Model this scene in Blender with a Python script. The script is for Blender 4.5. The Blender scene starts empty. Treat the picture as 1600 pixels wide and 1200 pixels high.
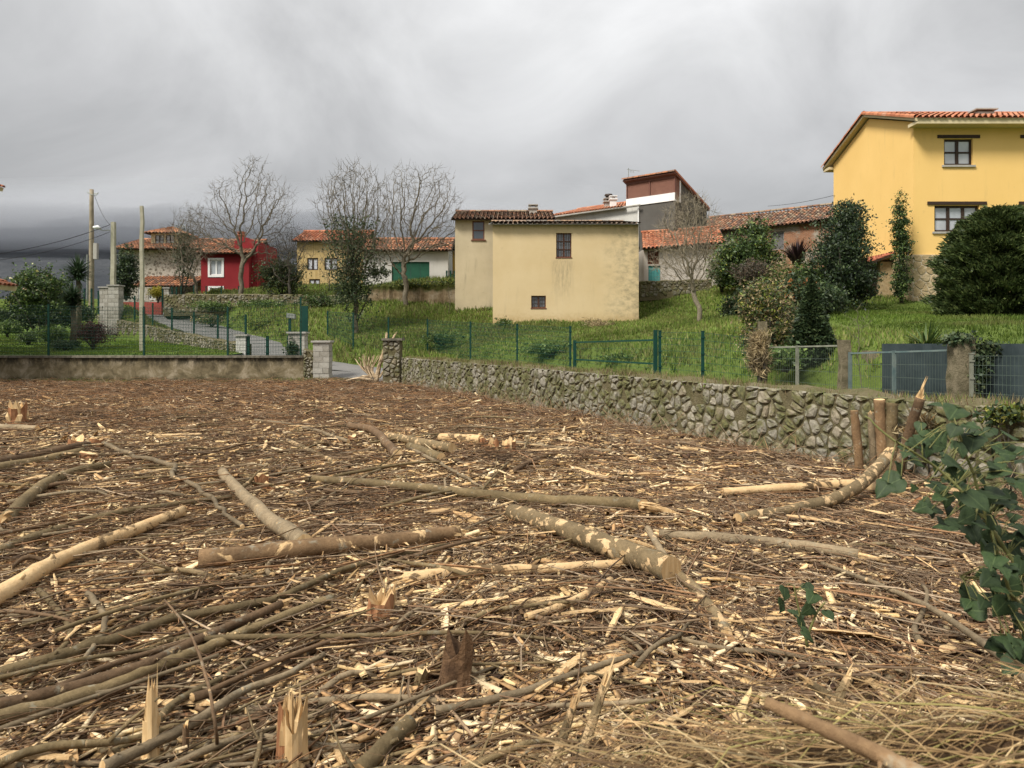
import bpy, math, random
import numpy as np
from mathutils import Vector, Matrix
rad = math.radians
SC = bpy.context.scene
COL = SC.collection

# ------------------------------------------------------------------ camera
F, CZ, HY = 1150.0, 1.75, 525.0          # focal length in photo pixels, eye height, horizon row
cam_d = bpy.data.cameras.new("camera")
cam = bpy.data.objects.new("camera", cam_d); COL.objects.link(cam)
cam.location = (0, 0, CZ); cam.rotation_euler = (rad(90), 0, 0)
cam_d.sensor_width = 36; cam_d.lens = F / 1600 * 36; cam_d.shift_y = -(600 - HY) / 1600
cam_d.clip_start = 0.05; cam_d.clip_end = 20000
cam_d.dof.use_dof = True; cam_d.dof.focus_distance = 9.0; cam_d.dof.aperture_fstop = 7.0
SC.camera = cam

# ------------------------------------------------------------------ world
SUN_EL, SUN_AZ = 50, -132      # azimuth measured from +Y towards +X: behind the camera, to its left
world = bpy.data.worlds.new("World"); SC.world = world; world.use_nodes = True
nt = world.node_tree; nt.nodes.clear()
def wn(t, **k):
    n = nt.nodes.new(t)
    for a, b in k.items(): setattr(n, a, b)
    return n
L = nt.links.new
out = wn('ShaderNodeOutputWorld'); bg = wn('ShaderNodeBackground')
sky = wn('ShaderNodeTexSky', sky_type='NISHITA', sun_disc=False)
sky.sun_elevation = rad(SUN_EL); sky.sun_rotation = rad(SUN_AZ)
tc = wn('ShaderNodeTexCoord'); sep = wn('ShaderNodeSeparateXYZ'); L(tc.outputs['Generated'], sep.inputs[0])
def wm(op, a, b=None, c=None):
    n = wn('ShaderNodeMath', operation=op)
    for i, v in enumerate((a, b, c)):
        if v is None: continue
        if isinstance(v, (int, float)): n.inputs[i].default_value = v
        else: L(v, n.inputs[i])
    return n.outputs[0]
zc = wm('MAXIMUM', sep.outputs[2], 0.0)
n1 = wn('ShaderNodeTexNoise'); n1.inputs['Scale'].default_value = 2.7; n1.inputs['Detail'].default_value = 7; n1.inputs['Roughness'].default_value = 0.53; n1.inputs['Distortion'].default_value = 0.5
smap = wn('ShaderNodeMapping'); smap.inputs['Scale'].default_value = (1, 1, 1.35); smap.inputs['Rotation'].default_value = (.25, .3, .4); L(tc.outputs['Generated'], smap.inputs[0]); L(smap.outputs[0], n1.inputs['Vector'])
mr = wn('ShaderNodeMapRange'); mr.inputs[1].default_value = 0.3; mr.inputs[2].default_value = 0.72; mr.inputs[3].default_value = 0.72; mr.inputs[4].default_value = 1.26
L(n1.outputs['Fac'], mr.inputs[0])
cie = wm('MULTIPLY_ADD', zc, 0.325, 0.11)          # overcast sky: brightest overhead
lum = wm('MULTIPLY', cie, mr.outputs[0])
ccol = wn('ShaderNodeCombineColor'); L(wm('MULTIPLY', lum, 1.0), ccol.inputs[0]); L(wm('MULTIPLY', lum, 1.0), ccol.inputs[1]); L(wm('MULTIPLY', lum, 1.0), ccol.inputs[2])
sk = wn('ShaderNodeMix', data_type='RGBA'); sk.inputs[0].default_value = 0.96
ss = wn('ShaderNodeVectorMath', operation='SCALE'); L(sky.outputs[0], ss.inputs[0]); ss.inputs['Scale'].default_value = 0.06
L(ss.outputs[0], sk.inputs[6]); L(ccol.outputs[0], sk.inputs[7])
L(sk.outputs[2], bg.inputs['Color']); bg.inputs['Strength'].default_value = 1.0
L(bg.outputs[0], out.inputs[0])

sd = bpy.data.lights.new("sun", 'SUN'); sd.energy = 1.5; sd.angle = rad(15); sd.color = (1.0, 0.95, 0.87)
sun = bpy.data.objects.new("sun", sd); COL.objects.link(sun)
to_sun = Vector((math.sin(rad(SUN_AZ)) * math.cos(rad(SUN_EL)), math.cos(rad(SUN_AZ)) * math.cos(rad(SUN_EL)), math.sin(rad(SUN_EL))))
sun.rotation_euler = to_sun.to_track_quat('Z', 'Y').to_euler(); sun.location = (-30, -30, 60)

vs = SC.view_settings
vs.view_transform = 'Standard'; vs.look = 'None'; vs.gamma = 1; vs.use_curve_mapping = False
vs.exposure = 1.74
SC.render.engine = 'CYCLES'
SC.cycles.use_denoising = True
SC.cycles.max_bounces = 8; SC.cycles.diffuse_bounces = 3; SC.cycles.glossy_bounces = 2
SC.cycles.transparent_max_bounces = 6; SC.cycles.volume_bounces = 7
SC.cycles.caustics_reflective = False; SC.cycles.caustics_refractive = False

# ------------------------------------------------------------------ helpers
R = random.Random(11); rng = np.random.default_rng(11)
def P(px, py, Y): return Vector(((px - 800) / F * Y, Y, CZ - (py - HY) / F * Y))
def PX(px, Y): return (px - 800) / F * Y
def PZ(py, Y): return CZ - (py - HY) / F * Y
def G(px, py, z=0.0):
    Y = F * (CZ - z) / (py - HY); return Vector(((px - 800) / F * Y, Y, z))

def link(o, parent=None):
    COL.objects.link(o)
    if parent is not None: o.parent = parent
    return o
def tag(o, label=None, cat=None, group=None, kind=None):
    if label: o['label'] = label
    if cat: o['category'] = cat
    if group: o['group'] = group
    if kind: o['kind'] = kind
    return o
def thing(name, label, cat, loc=(0, 0, 0), group=None):
    o = bpy.data.objects.new(name, None); o.location = loc; o.empty_display_size = 0.2; link(o)
    return tag(o, label, cat, group)
def mesh_np(v, f, cols=None, mats=(), mi=None, smooth=False, name="mesh"):
    """v (N,3); f (M,k) array or list of tuples; cols (M,3)"""
    me = bpy.data.meshes.new(name)
    if isinstance(f, np.ndarray):
        M, k = f.shape
        me.vertices.add(len(v)); me.vertices.foreach_set('co', np.ascontiguousarray(v, dtype=np.float32).ravel())
        me.loops.add(M * k); me.loops.foreach_set('vertex_index', np.ascontiguousarray(f, dtype=np.int32).ravel())
        me.polygons.add(M); me.polygons.foreach_set('loop_start', np.arange(0, M * k, k, dtype=np.int32))
        me.update(calc_edges=True)
    else:
        me.from_pydata([tuple(p) for p in v], [], f); me.update()
    for m in mats: me.materials.append(m)
    n = len(me.polygons)
    if mi is not None: me.polygons.foreach_set('material_index', np.asarray(mi, dtype=np.int32))
    if smooth: me.polygons.foreach_set('use_smooth', np.ones(n, dtype=bool))
    if cols is not None:
        a = me.attributes.new('col', 'FLOAT_COLOR', 'FACE')
        c = np.ones((n, 4), dtype=np.float32); c[:, :3] = cols
        a.data.foreach_set('color', c.ravel())
    return me
class MB:
    def __init__(s): s.v = []; s.f = []; s.m = []; s.c = []
    def add(s, vs, fs, mat=0, col=None):
        b = len(s.v); s.v.extend(vs)
        for q in fs:
            s.f.append(tuple(i + b for i in q)); s.m.append(mat); s.c.append(col or (1, 1, 1))
    def box(s, x0, x1, y0, y1, z0, z1, mat=0, col=None):
        s.add([(x0, y0, z0), (x1, y0, z0), (x1, y1, z0), (x0, y1, z0), (x0, y0, z1), (x1, y0, z1), (x1, y1, z1), (x0, y1, z1)],
              [(0, 3, 2, 1), (4, 5, 6, 7), (0, 1, 5, 4), (1, 2, 6, 5), (2, 3, 7, 6), (3, 0, 4, 7)], mat, col)
    def obox(s, o, u, v, w, mat=0, col=None):
        """corner o, edge vectors u v w"""
        o, u, v, w = Vector(o), Vector(u), Vector(v), Vector(w)
        p = [o, o + u, o + u + v, o + v, o + w, o + u + w, o + u + v + w, o + v + w]
        fs = [(0, 3, 2, 1), (4, 5, 6, 7), (0, 1, 5, 4), (1, 2, 6, 5), (2, 3, 7, 6), (3, 0, 4, 7)]
        if u.cross(v).dot(w) < 0: fs = [q[::-1] for q in fs]
        s.add([tuple(q) for q in p], fs, mat, col)
    def quad(s, a, b, c, d, mat=0, col=None): s.add([tuple(a), tuple(b), tuple(c), tuple(d)], [(0, 1, 2, 3)], mat, col)
    def poly(s, pts, mat=0, col=None): s.add([tuple(p) for p in pts], [tuple(range(len(pts)))], mat, col)
    def tube(s, pts, rs, n=6, mat=0, capmat=None, col=None, jit=0.0, rnd=None):
        pts = [Vector(p) for p in pts]; k = len(pts)
        if not hasattr(rs, '__len__'): rs = [rs] * k
        vs = []; ref = None
        for i, p in enumerate(pts):
            t = (pts[min(i + 1, k - 1)] - pts[max(i - 1, 0)])
            if t.length < 1e-9: t = Vector((0, 0, 1))
            t.normalize()
            if ref is None: ref = t.orthogonal().normalized()
            a = (ref - t * ref.dot(t))
            a = a.normalized() if a.length > 1e-6 else t.orthogonal().normalized()
            ref = a; b = t.cross(a)
            for j in range(n):
                an = 2 * math.pi * j / n; r = rs[i]
                if jit: r *= 1 + (rnd or R).uniform(-jit, jit)
                vs.append(tuple(p + a * (math.cos(an) * r) + b * (math.sin(an) * r)))
        fs = [(i * n + j, i * n + (j + 1) % n, (i + 1) * n + (j + 1) % n, (i + 1) * n + j) for i in range(k - 1) for j in range(n)]
        s.add(vs, fs, mat, col)
        base = len(s.v) - len(vs)
        cm = mat if capmat is None else capmat
        s.f.append(tuple(base + j for j in reversed(range(n)))); s.m.append(cm); s.c.append(col or (1, 1, 1))
        s.f.append(tuple(base + (k - 1) * n + j for j in range(n))); s.m.append(cm); s.c.append(col or (1, 1, 1))
    def mesh(s, mats, smooth=False, loc=None, name="mesh"):
        v = s.v
        if loc is not None: v = [(p[0] - loc[0], p[1] - loc[1], p[2] - loc[2]) for p in v]
        usec = any(c != (1, 1, 1) for c in s.c)
        return mesh_np(v, s.f, np.array(s.c) if usec else None, mats, s.m, smooth, name)
    def build(s, name, mats, parent=None, smooth=False, loc=None, kind=None):
        """loc: world origin of the object; for a child the parent's location is taken off"""
        if not isinstance(mats, (list, tuple)): mats = [mats]
        if loc is None: loc = Vector(parent_loc(parent)) if parent is not None else Vector((0, 0, 0))
        loc = Vector(loc)
        o = bpy.data.objects.new(name, s.mesh(mats, smooth, loc, name))
        o.location = loc - (parent_loc(parent) if parent is not None else Vector((0, 0, 0)))
        link(o, parent)
        if kind: o['kind'] = kind
        return o
def parent_loc(o):
    v = Vector((0, 0, 0))
    while o is not None: v = v + Vector(o.location); o = o.parent
    return v
def np_obj(name, v, f, cols, mats, parent=None, kind=None, smooth=False):
    if parent is not None: v = v - np.array(parent_loc(parent))
    o = bpy.data.objects.new(name, mesh_np(v, f, cols, mats if isinstance(mats, (list, tuple)) else [mats], None, smooth, name)); link(o, parent)
    if kind: o['kind'] = kind
    return o

# ------------------------------------------------------------------ materials
class N:
    def __init__(s, name):
        s.m = bpy.data.materials.new(name); s.m.use_nodes = True; s.t = s.m.node_tree; s.t.nodes.clear()
        s.out = s.n('ShaderNodeOutputMaterial'); s.b = s.n('ShaderNodeBsdfPrincipled'); s.l(s.b.outputs[0], s.out.inputs[0])
        s.co = s.n('ShaderNodeTexCoord').outputs['Object']
    def n(s, t, **k):
        x = s.t.nodes.new(t)
        for a, b in k.items(): setattr(x, a, b)
        return x
    def l(s, a, b): s.t.links.new(a, b)
    def setin(s, inp, v):
        if isinstance(v, bpy.types.NodeSocket): s.l(v, inp)
        elif isinstance(v, (tuple, list)) and len(v) == 3 and inp.type == 'RGBA': inp.default_value = (*v, 1)
        else: inp.default_value = v
    def map(s, sc, vec=None):
        x = s.n('ShaderNodeMapping'); s.l(vec or s.co, x.inputs[0]); x.inputs['Scale'].default_value = sc; return x.outputs[0]
    def noise(s, scale, detail=4, rough=.55, vec=None, dist=0):
        x = s.n('ShaderNodeTexNoise'); x.inputs['Scale'].default_value = scale; x.inputs['Detail'].default_value = detail
        x.inputs['Roughness'].default_value = rough; x.inputs['Distortion'].default_value = dist
        s.l(vec or s.co, x.inputs['Vector']); return x.outputs['Fac']
    def vor(s, scale, vec=None, feature='F1', out='Distance'):
        x = s.n('ShaderNodeTexVoronoi', feature=feature); x.inputs['Scale'].default_value = scale; s.l(vec or s.co, x.inputs['Vector']); return x.outputs[out]
    def ramp(s, fac, stops, mode='LINEAR'):
        x = s.n('ShaderNodeValToRGB'); s.l(fac, x.inputs[0]); cr = x.color_ramp; cr.interpolation = mode
        while len(cr.elements) < len(stops): cr.elements.new(0.5)
        for e, (p, c) in zip(cr.elements, stops):
            e.position = p; e.color = (*c, 1) if len(c) == 3 else c
        return x.outputs[0]
    def step(s, fac, a, b):
        x = s.n('ShaderNodeMapRange', interpolation_type='SMOOTHSTEP'); s.l(fac, x.inputs[0]); x.inputs[1].default_value = a; x.inputs[2].default_value = b; return x.outputs[0]
    def mix(s, fac, a, b, blend='MIX'):
        x = s.n('ShaderNodeMix', data_type='RGBA', blend_type=blend); s.setin(x.inputs[0], fac); s.setin(x.inputs[6], a); s.setin(x.inputs[7], b); return x.outputs[2]
    def math(s, op, a, b=0.0):
        x = s.n('ShaderNodeMath', operation=op); s.setin(x.inputs[0], a); s.setin(x.inputs[1], b); return x.outputs[0]
    def sep(s, vec=None):
        x = s.n('ShaderNodeSeparateXYZ'); s.l(vec or s.co, x.inputs[0]); return x.outputs
    def attr(s, name='col'): return s.n('ShaderNodeAttribute', attribute_name=name).outputs['Color']
    def rand(s): return s.n('ShaderNodeObjectInfo').outputs['Random']
    def bump(s, h, strength=.5, dist=.02):
        x = s.n('ShaderNodeBump'); x.inputs['Strength'].default_value = strength; x.inputs['Distance'].default_value = dist
        s.l(h, x.inputs['Height']); s.l(x.outputs[0], s.b.inputs['Normal'])
    def done(s, col, rough=.85, spec=.3, metal=0):
        s.setin(s.b.inputs['Base Color'], col); s.setin(s.b.inputs['Roughness'], rough); s.b.inputs['Specular IOR Level'].default_value = spec; s.b.inputs['Metallic'].default_value = metal
        return s.m
def dull(name, c1, c2, scale=3, rough=.88, bump=.4, bscale=None, bdist=.01, spec=.25, metal=0, perobj=0.0):
    m = N(name); f = m.noise(scale, 5, .6)
    col = m.ramp(f, [(.3, c1), (.7, c2)])
    if perobj: col = m.mix(1, col, m.ramp(m.rand(), [(0, (1 - perobj,) * 3), (1, (1 + perobj,) * 3)]), 'MULTIPLY')
    if bump: m.bump(m.noise(bscale or scale * 6, 5, .65), bump, bdist)
    return m.done(col, rough, spec, metal)
def bycol(name, scale=30, amt=.35, rough=.85, bump=.3, spec=.2, bdist=.004):
    m = N(name); f = m.noise(scale, 3, .6)
    col = m.mix(1, m.attr(), m.ramp(f, [(.25, (1 - amt,) * 3), (.75, (1 + amt,) * 3)]), 'MULTIPLY')
    if bump: m.bump(f, bump, bdist)
    return m.done(col, rough, spec)
def leafmat(name, rough=.5, spec=.3, trans=.25):
    m = N(name); col = m.attr(); m.done(col, rough, spec)
    if trans:
        t = m.n('ShaderNodeBsdfTranslucent'); m.l(col, t.inputs[0]); x = m.n('ShaderNodeMixShader'); x.inputs[0].default_value = trans
        m.l(m.b.outputs[0], x.inputs[1]); m.l(t.outputs[0], x.inputs[2]); m.l(x.outputs[0], m.out.inputs[0])
    return m.m
M_LEAF = leafmat('leaf'); M_GRASS = leafmat('grass_blade', .6, .2, .3)
M_TILE = bycol('roof_tile', 8, .3, .85, .3)
M_DEBRIS = bycol('debris_wood', 40, .35, .8, .5)
M_GREEN = dull('green_painted_steel', (.006, .038, .028), (.009, .05, .036), 4, .45, 0)
M_GALV = dull('galvanised_steel', (.2, .22, .2), (.3, .31, .27), 6, .6, .1, metal=.3)
M_WOODDARK = dull('dark_stained_wood', (.03, .018, .012), (.05, .03, .02), 8, .6, .2)
M_CONC = dull('concrete', (.3, .285, .25), (.42, .4, .36), 4, .92, .5, 40)
M_WHITE = dull('white_paint', (.72, .72, .7), (.8, .8, .78), 2, .8, .1)
def glass(name, c=(.05, .06, .07), rough=.06):
    m = N(name); f = m.noise(1.2, 2); m.bump(f, .05, .01); return m.done(m.ramp(f, [(.3, c), (.8, tuple(x * 1.8 for x in c))]), rough, .9)
M_GLASS = glass('window_glass'); M_GLASSL = glass('window_glass_curtained', (.3, .32, .34), .12)
# ------------------------------------------------------------------ terrain
def hsh(x, y, s=1.0, seed=0):
    """smooth value noise, numpy"""
    x = np.asarray(x, float) * s + seed * 17.3; y = np.asarray(y, float) * s + seed * 9.1
    xi = np.floor(x); yi = np.floor(y); fx = x - xi; fy = y - yi
    fx = fx * fx * (3 - 2 * fx); fy = fy * fy * (3 - 2 * fy)
    h = lambda a, b: (np.sin(a * 127.1 + b * 311.7) * 43758.5453) % 1.0
    return (h(xi, yi) * (1 - fx) + h(xi + 1, yi) * fx) * (1 - fy) + (h(xi, yi + 1) * (1 - fx) + h(xi + 1, yi + 1) * fx) * fy
def fbm(x, y, s=1.0, o=4, seed=0):
    t = 0; a = .5
    for i in range(o): t = t + a * (hsh(x, y, s * 2 ** i, seed + i) - .5); a *= .5
    return t
def ss(a, b, x):
    t = np.clip((np.asarray(x, float) - a) / (b - a), 0, 1); return t * t * (3 - 2 * t)
WALL_X = lambda Y: 9.35 - .5 * Y            # line of the rubble wall's field face
FENCE_X = lambda Y: 13.82 - .5 * Y          # line of the fence across the lane
FENCE_Z = lambda Y: .42 + (Y - 12) * .0185
ctl = []
for Y in (0, 6, 12, 18, 24, 30, 36): ctl.append((FENCE_X(Y) + .3, Y, FENCE_Z(Y)))
for px, py, Y in [(770, 505, 38), (890, 503, 38), (998, 503, 38), (820, 530, 32), (950, 535, 28), (1040, 470, 42), (1060, 458, 44), (1093, 505, 30),
                  (1150, 500, 28), (1427, 470, 33), (1600, 470, 33), (1340, 475, 34), (1400, 527, 17), (1300, 540, 16.5), (1560, 526, 17), (1250, 500, 27),
                  (555, 523, 40), (632, 480, 46), (690, 479, 46.5), (740, 480, 46), (700, 510, 40), (640, 527, 38), (640, 443, 49), (690, 444, 50),
                  (600, 446, 56), (370, 458, 52), (300, 460, 55), (470, 447, 56), (520, 447, 56), (300, 478, 47.5), (400, 478, 47.5), (500, 480, 47),
                  (540, 545, 36), (500, 525, 38.5), (450, 512, 40), (400, 505, 42.5), (340, 492, 46), (215, 470, 62), (250, 465, 60), (430, 490, 45),
                  (1200, 440, 40), (1250, 430, 45), (1020, 440, 47), (900, 440, 50), (1300, 420, 48), (750, 440, 50), (80, 480, 60), (0, 480, 60)]:
    p = P(px, py, Y); ctl.append(tuple(p))
ctl += [(-60, 60, 4.5), (60, 60, 8), (40, 33, 3.6), (40, 10, 1.5), (-60, 110, 7), (0, 110, 9), (60, 110, 11), (25, 0, .6), (30, 18, 2)]
ctl = np.array(ctl)
def _u(r2): return np.where(r2 > 1e-12, r2 * np.log(np.maximum(r2, 1e-12)), 0) * .5
def _fit():
    n = len(ctl); K = np.zeros((n + 3, n + 3)); d = ctl[:, None, :2] - ctl[None, :, :2]
    K[:n, :n] = _u((d ** 2).sum(-1)) + np.eye(n) * 6.0
    Q = np.c_[np.ones(n), ctl[:, :2]]; K[:n, n:] = Q; K[n:, :n] = Q.T
    return np.linalg.solve(K, np.r_[ctl[:, 2], 0, 0, 0])
TW = _fit()
# lane: along the far side of the rubble wall, past the gap in it, then up to the left
LANE = [(12.2, 0, .3), (10.5, 6, .3), (8.0, 10.5, .3), (5.0, 16.5, .28), (2.0, 22.5, .27), (-1.0, 28, .25), (-4.4, 30.6, .26), (-8.4, 32.0, .58), (-11.6, 34.0, 1.02)]
LANE += [tuple(P(a, b, c)) for a, b, c in [(378, 531, 38), (335, 518, 42), (296, 505, 46), (258, 494, 52), (222, 487, 58), (196, 481, 66), (185, 478, 76)]]
LANE = [np.array(p, float) for p in LANE]
def _catmull(pts, k=6):
    o = []
    for i in range(len(pts) - 1):
        p0, p1, p2, p3 = pts[max(i - 1, 0)], pts[i], pts[i + 1], pts[min(i + 2, len(pts) - 1)]
        for j in range(k):
            t = j / k; o.append(.5 * (2 * p1 + (p2 - p0) * t + (2 * p0 - 5 * p1 + 4 * p2 - p3) * t * t + (3 * p1 - p0 - 3 * p2 + p3) * t ** 3))
    o.append(pts[-1]); return o
LANEC = np.array(_catmull(LANE)); LW = 1.65
def lane_dist(x, y):
    d2 = (x[:, None] - LANEC[None, :, 0]) ** 2 + (y[:, None] - LANEC[None, :, 1]) ** 2
    i = d2.argmin(1); return np.sqrt(d2[np.arange(len(x)), i]), LANEC[i, 2]
# retaining wall on the garden side of the climbing lane
RET = [P(378, 538, 30.6), P(330, 530, 34.0), P(275, 518, 38.5), P(222, 507, 42.5), P(176, 498, 45.5), P(150, 492, 50)]
def garden_side(x, y):
    """1 where the walled garden (left of the retaining wall) is"""
    xs = np.interp(y, [p.y for p in RET] + [75], [p.x for p in RET] + [-46]); return (x < xs) & (y > 28.2) & (y < 75)
def garden_z(x, y): return 1.0 + (y - 28.3) * .028 + ss(-16, -30, x) * (y - 28) * .03
def terr(x, y):
    x = np.atleast_1d(np.asarray(x, float)); y = np.atleast_1d(np.asarray(y, float)); o = np.zeros(len(x))
    for s in range(0, len(x), 20000):
        xs, ys = x[s:s + 20000], y[s:s + 20000]
        cx_ = np.clip(xs, -80, 80); cy_ = np.clip(ys, -20, 130)
        r2 = (cx_[:, None] - ctl[None, :, 0]) ** 2 + (cy_[:, None] - ctl[None, :, 1]) ** 2
        z = _u(r2) @ TW[:len(ctl)] + TW[-3] + TW[-2] * cx_ + TW[-1] * cy_
        z = z + fbm(xs, ys, .5, 3, 5) * .16
        d, lz = lane_dist(xs, ys); w = ss(LW + 1.3, LW + .1, d); z = z * (1 - w) + (lz - .1) * w
        z = np.where(garden_side(xs, ys), garden_z(xs, ys) - .6, z)
        fld = (ys < 28.6) & (xs < WALL_X(ys) + .3)
        z = np.where(fld, -.7, z)
        o[s:s + 20000] = np.clip(z, -1, 14)
    return o
def tz(x, y): return float(terr([x], [y])[0])
def grid_mesh(xs, ys, zf, mats, name, flip=False):
    X, Y = np.meshgrid(xs, ys); Z = zf(X.ravel(), Y.ravel()); v = np.c_[X.ravel(), Y.ravel(), Z]
    a, b = len(xs), len(ys); i = (np.arange(b - 1)[:, None] * a + np.arange(a - 1)[None, :]).ravel()
    return mesh_np(v, np.c_[i, i + 1, i + a + 1, i + a], None, mats, None, True, name)

# materials of the ground
m = N('grass_ground'); f = m.noise(.5, 5, .6); f2 = m.noise(9, 4, .7)
M_TURF = m.done(m.mix(.5, m.ramp(f, [(.3, (.075, .11, .02)), (.55, (.11, .155, .03)), (.75, (.15, .15, .045))]), m.ramp(f2, [(.3, (.03, .045, .012)), (.7, (.1, .13, .03))])), .95, .1); m.bump(f2, .8, .06)
m = N('mown_lawn'); f = m.noise(1.2, 4, .6); f2 = m.noise(25, 4, .7)
M_LAWN = m.done(m.mix(.5, m.ramp(f, [(.3, (.07, .12, .018)), (.7, (.11, .17, .03))]), m.ramp(f2, [(.3, (.06, .1, .015)), (.7, (.13, .18, .04))])), .95, .1); m.bump(f2, .6, .02)
m = N('lane_asphalt'); f = m.noise(.9, 5, .6); f2 = m.noise(60, 3, .7)
M_LANE = m.done(m.mix(.4, m.ramp(f, [(.3, (.11, .107, .1)), (.7, (.18, .172, .16))]), m.ramp(f2, [(.3, (.1, .1, .095)), (.7, (.26, .25, .235))])), .93, .2); m.bump(f2, .4, .006)
m = N('littered_soil'); f = m.noise(1.3, 6, .65); f2 = m.noise(22, 6, .75, dist=.6); f3 = m.noise(70, 4, .7, m.map((1, .25, 1)))
c = m.ramp(f2, [(.28, (.02, .012, .007)), (.5, (.06, .035, .019)), (.66, (.13, .078, .04)), (.8, (.27, .18, .1))])
c = m.mix(.45, c, m.ramp(f3, [(.35, (.04, .024, .014)), (.6, (.15, .09, .045)), (.72, (.3, .2, .11))]))
M_SOIL = m.done(m.mix(.3, c, m.ramp(f, [(.3, (.07, .046, .027)), (.7, (.2, .118, .06))])), .95, .1); m.bump(f2, 1, .05)

xs = np.r_[np.linspace(-400, -66, 12), np.arange(-60, 46, .6), np.linspace(52, 400, 12)]; ys = np.r_[-60, -30, -14, np.arange(-8, 84, .6), np.linspace(90, 150, 10), np.linspace(170, 420, 8)]
o = bpy.data.objects.new('ground', grid_mesh(xs, ys, terr, [M_TURF], 'ground')); link(o); tag(o, 'rough green grassy hillside below the houses', 'ground', kind='structure')
# clearing: the field of felled wood
def field_z(x, y):
    return .03 + fbm(x, y, .7, 3, 2) * .2 * ss(1, 4, y) + fbm(x, y, 4, 3, 3) * .05
yy = np.r_[np.arange(-8, 2, .5), 2 * (28.25 / 2) ** np.linspace(0, 1, 150)]
xx = np.linspace(0, 1, 170)
XX = np.array([np.interp(xx, [0, .12, 1], [-34, -min(24, 1.0 * max(y, 3) + 2), min(WALL_X(y) + .12, 9)]) for y in yy]); YY = np.repeat(yy[:, None], len(xx), 1)
v = np.c_[XX.ravel(), YY.ravel(), field_z(XX.ravel(), YY.ravel())]; a, b = len(xx), len(yy)
i = (np.arange(b - 1)[:, None] * a + np.arange(a - 1)[None, :]).ravel()
o = bpy.data.objects.new('clearing', mesh_np(v, np.c_[i, i + 1, i + a + 1, i + a], None, [M_SOIL], None, True, 'clearing')); link(o); tag(o, 'brown littered soil of the cleared field', 'ground', kind='structure')
# garden lawn
xs = np.linspace(0, 1, 50); ys = np.linspace(28.35, 74, 60)
XX = np.array([np.linspace(-46, float(np.interp(y, [p.y for p in RET] + [75], [p.x for p in RET] + [-46])) + .15, 50) for y in ys]); YY = np.repeat(ys[:, None], 50, 1)
v = np.c_[XX.ravel(), YY.ravel(), garden_z(XX.ravel(), YY.ravel())]; i = (np.arange(59)[:, None] * 50 + np.arange(49)[None, :]).ravel()
o = bpy.data.objects.new('garden_lawn', mesh_np(v, np.c_[i, i + 1, i + 51, i + 50], None, [M_LAWN], None, True, 'lawn')); link(o); tag(o, 'bright mown lawn of the garden behind the concrete wall', 'lawn', kind='structure')
# lane ribbon
mb = MB(); T = np.gradient(LANEC, axis=0); T[:, 2] = 0; T /= np.linalg.norm(T, axis=1)[:, None]; NR = np.c_[T[:, 1], -T[:, 0], T[:, 2] * 0]
K = 7; vs_ = []
for q in range(len(LANEC)):
    for k in range(K):
        s_ = (k / (K - 1) * 2 - 1); w_ = LW * (1 + .06 * math.sin(q * 1.7 + k))
        p = LANEC[q] + NR[q] * s_ * w_; vs_.append((p[0], p[1], p[2] - .05 * s_ * s_))
mb.add(vs_, [(q * K + k, q * K + k + 1, (q + 1) * K + k + 1, (q + 1) * K + k) for q in range(len(LANEC) - 1) for k in range(K - 1)])
o = mb.build('lane', M_LANE, smooth=True); tag(o, 'narrow grey asphalt lane climbing past the walls', 'lane', kind='structure')
# mouth of the gap: worn earth between clearing and lane
mb = MB(); mb.add([(-7.4, 28.35, .1), (-5.0, 27.6, .06), (-3.6, 27.4, .1), (-2.6, 29.0, .25), (-5.2, 30.6, .285), (-7.9, 31.2, .5)], [(0, 1, 2, 3, 4, 5)]); o = mb.build('path', M_LANE); tag(o, 'asphalt apron joining clearing and lane', 'path', kind='structure')

# mountain
m = N('wooded_mountain'); f = m.noise(.05, 8, .7); f2 = m.noise(.006, 4, .6)
M_MTN = m.done(m.mix(.5, m.ramp(f, [(.3, (.03, .035, .042)), (.55, (.055, .06, .068)), (.72, (.12, .12, .125))]), m.ramp(f2, [(.35, (.035, .04, .047)), (.65, (.085, .09, .095))])), .95, .05); m.bump(f, 1, 6)
def mtn(x, y):
    dirp = x / np.maximum(y, 1); k = 1 - .62 * ss(-.30, .15, dirp)
    z = np.interp(y, [240, 420, 900, 1100], [16, 46, 128, 158]) * k + fbm(x, y, .006, 4, 8) * 24 * ss(240, 600, y) + fbm(x, y, .04, 3, 9) * 6
    return np.where(y < 260, 6 + (z - 6) * ss(130, 260, y), z)
us = np.linspace(-1.25, 1.25, 150); ys = np.r_[120, 160, 200, np.linspace(240, 1100, 90)]
XX = np.array([us * (y + 60) for y in ys]); YY = np.repeat(ys[:, None], 150, 1)
v = np.c_[XX.ravel(), YY.ravel(), mtn(XX.ravel(), YY.ravel())]; i = (np.arange(len(ys) - 1)[:, None] * 150 + np.arange(149)[None, :]).ravel()
o = bpy.data.objects.new('hills', mesh_np(v, np.c_[i, i + 1, i + 151, i + 150], None, [M_MTN], None, True, 'hills')); link(o); tag(o, 'dark wooded mountain slope rising into low cloud', 'mountain', kind='structure')

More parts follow.
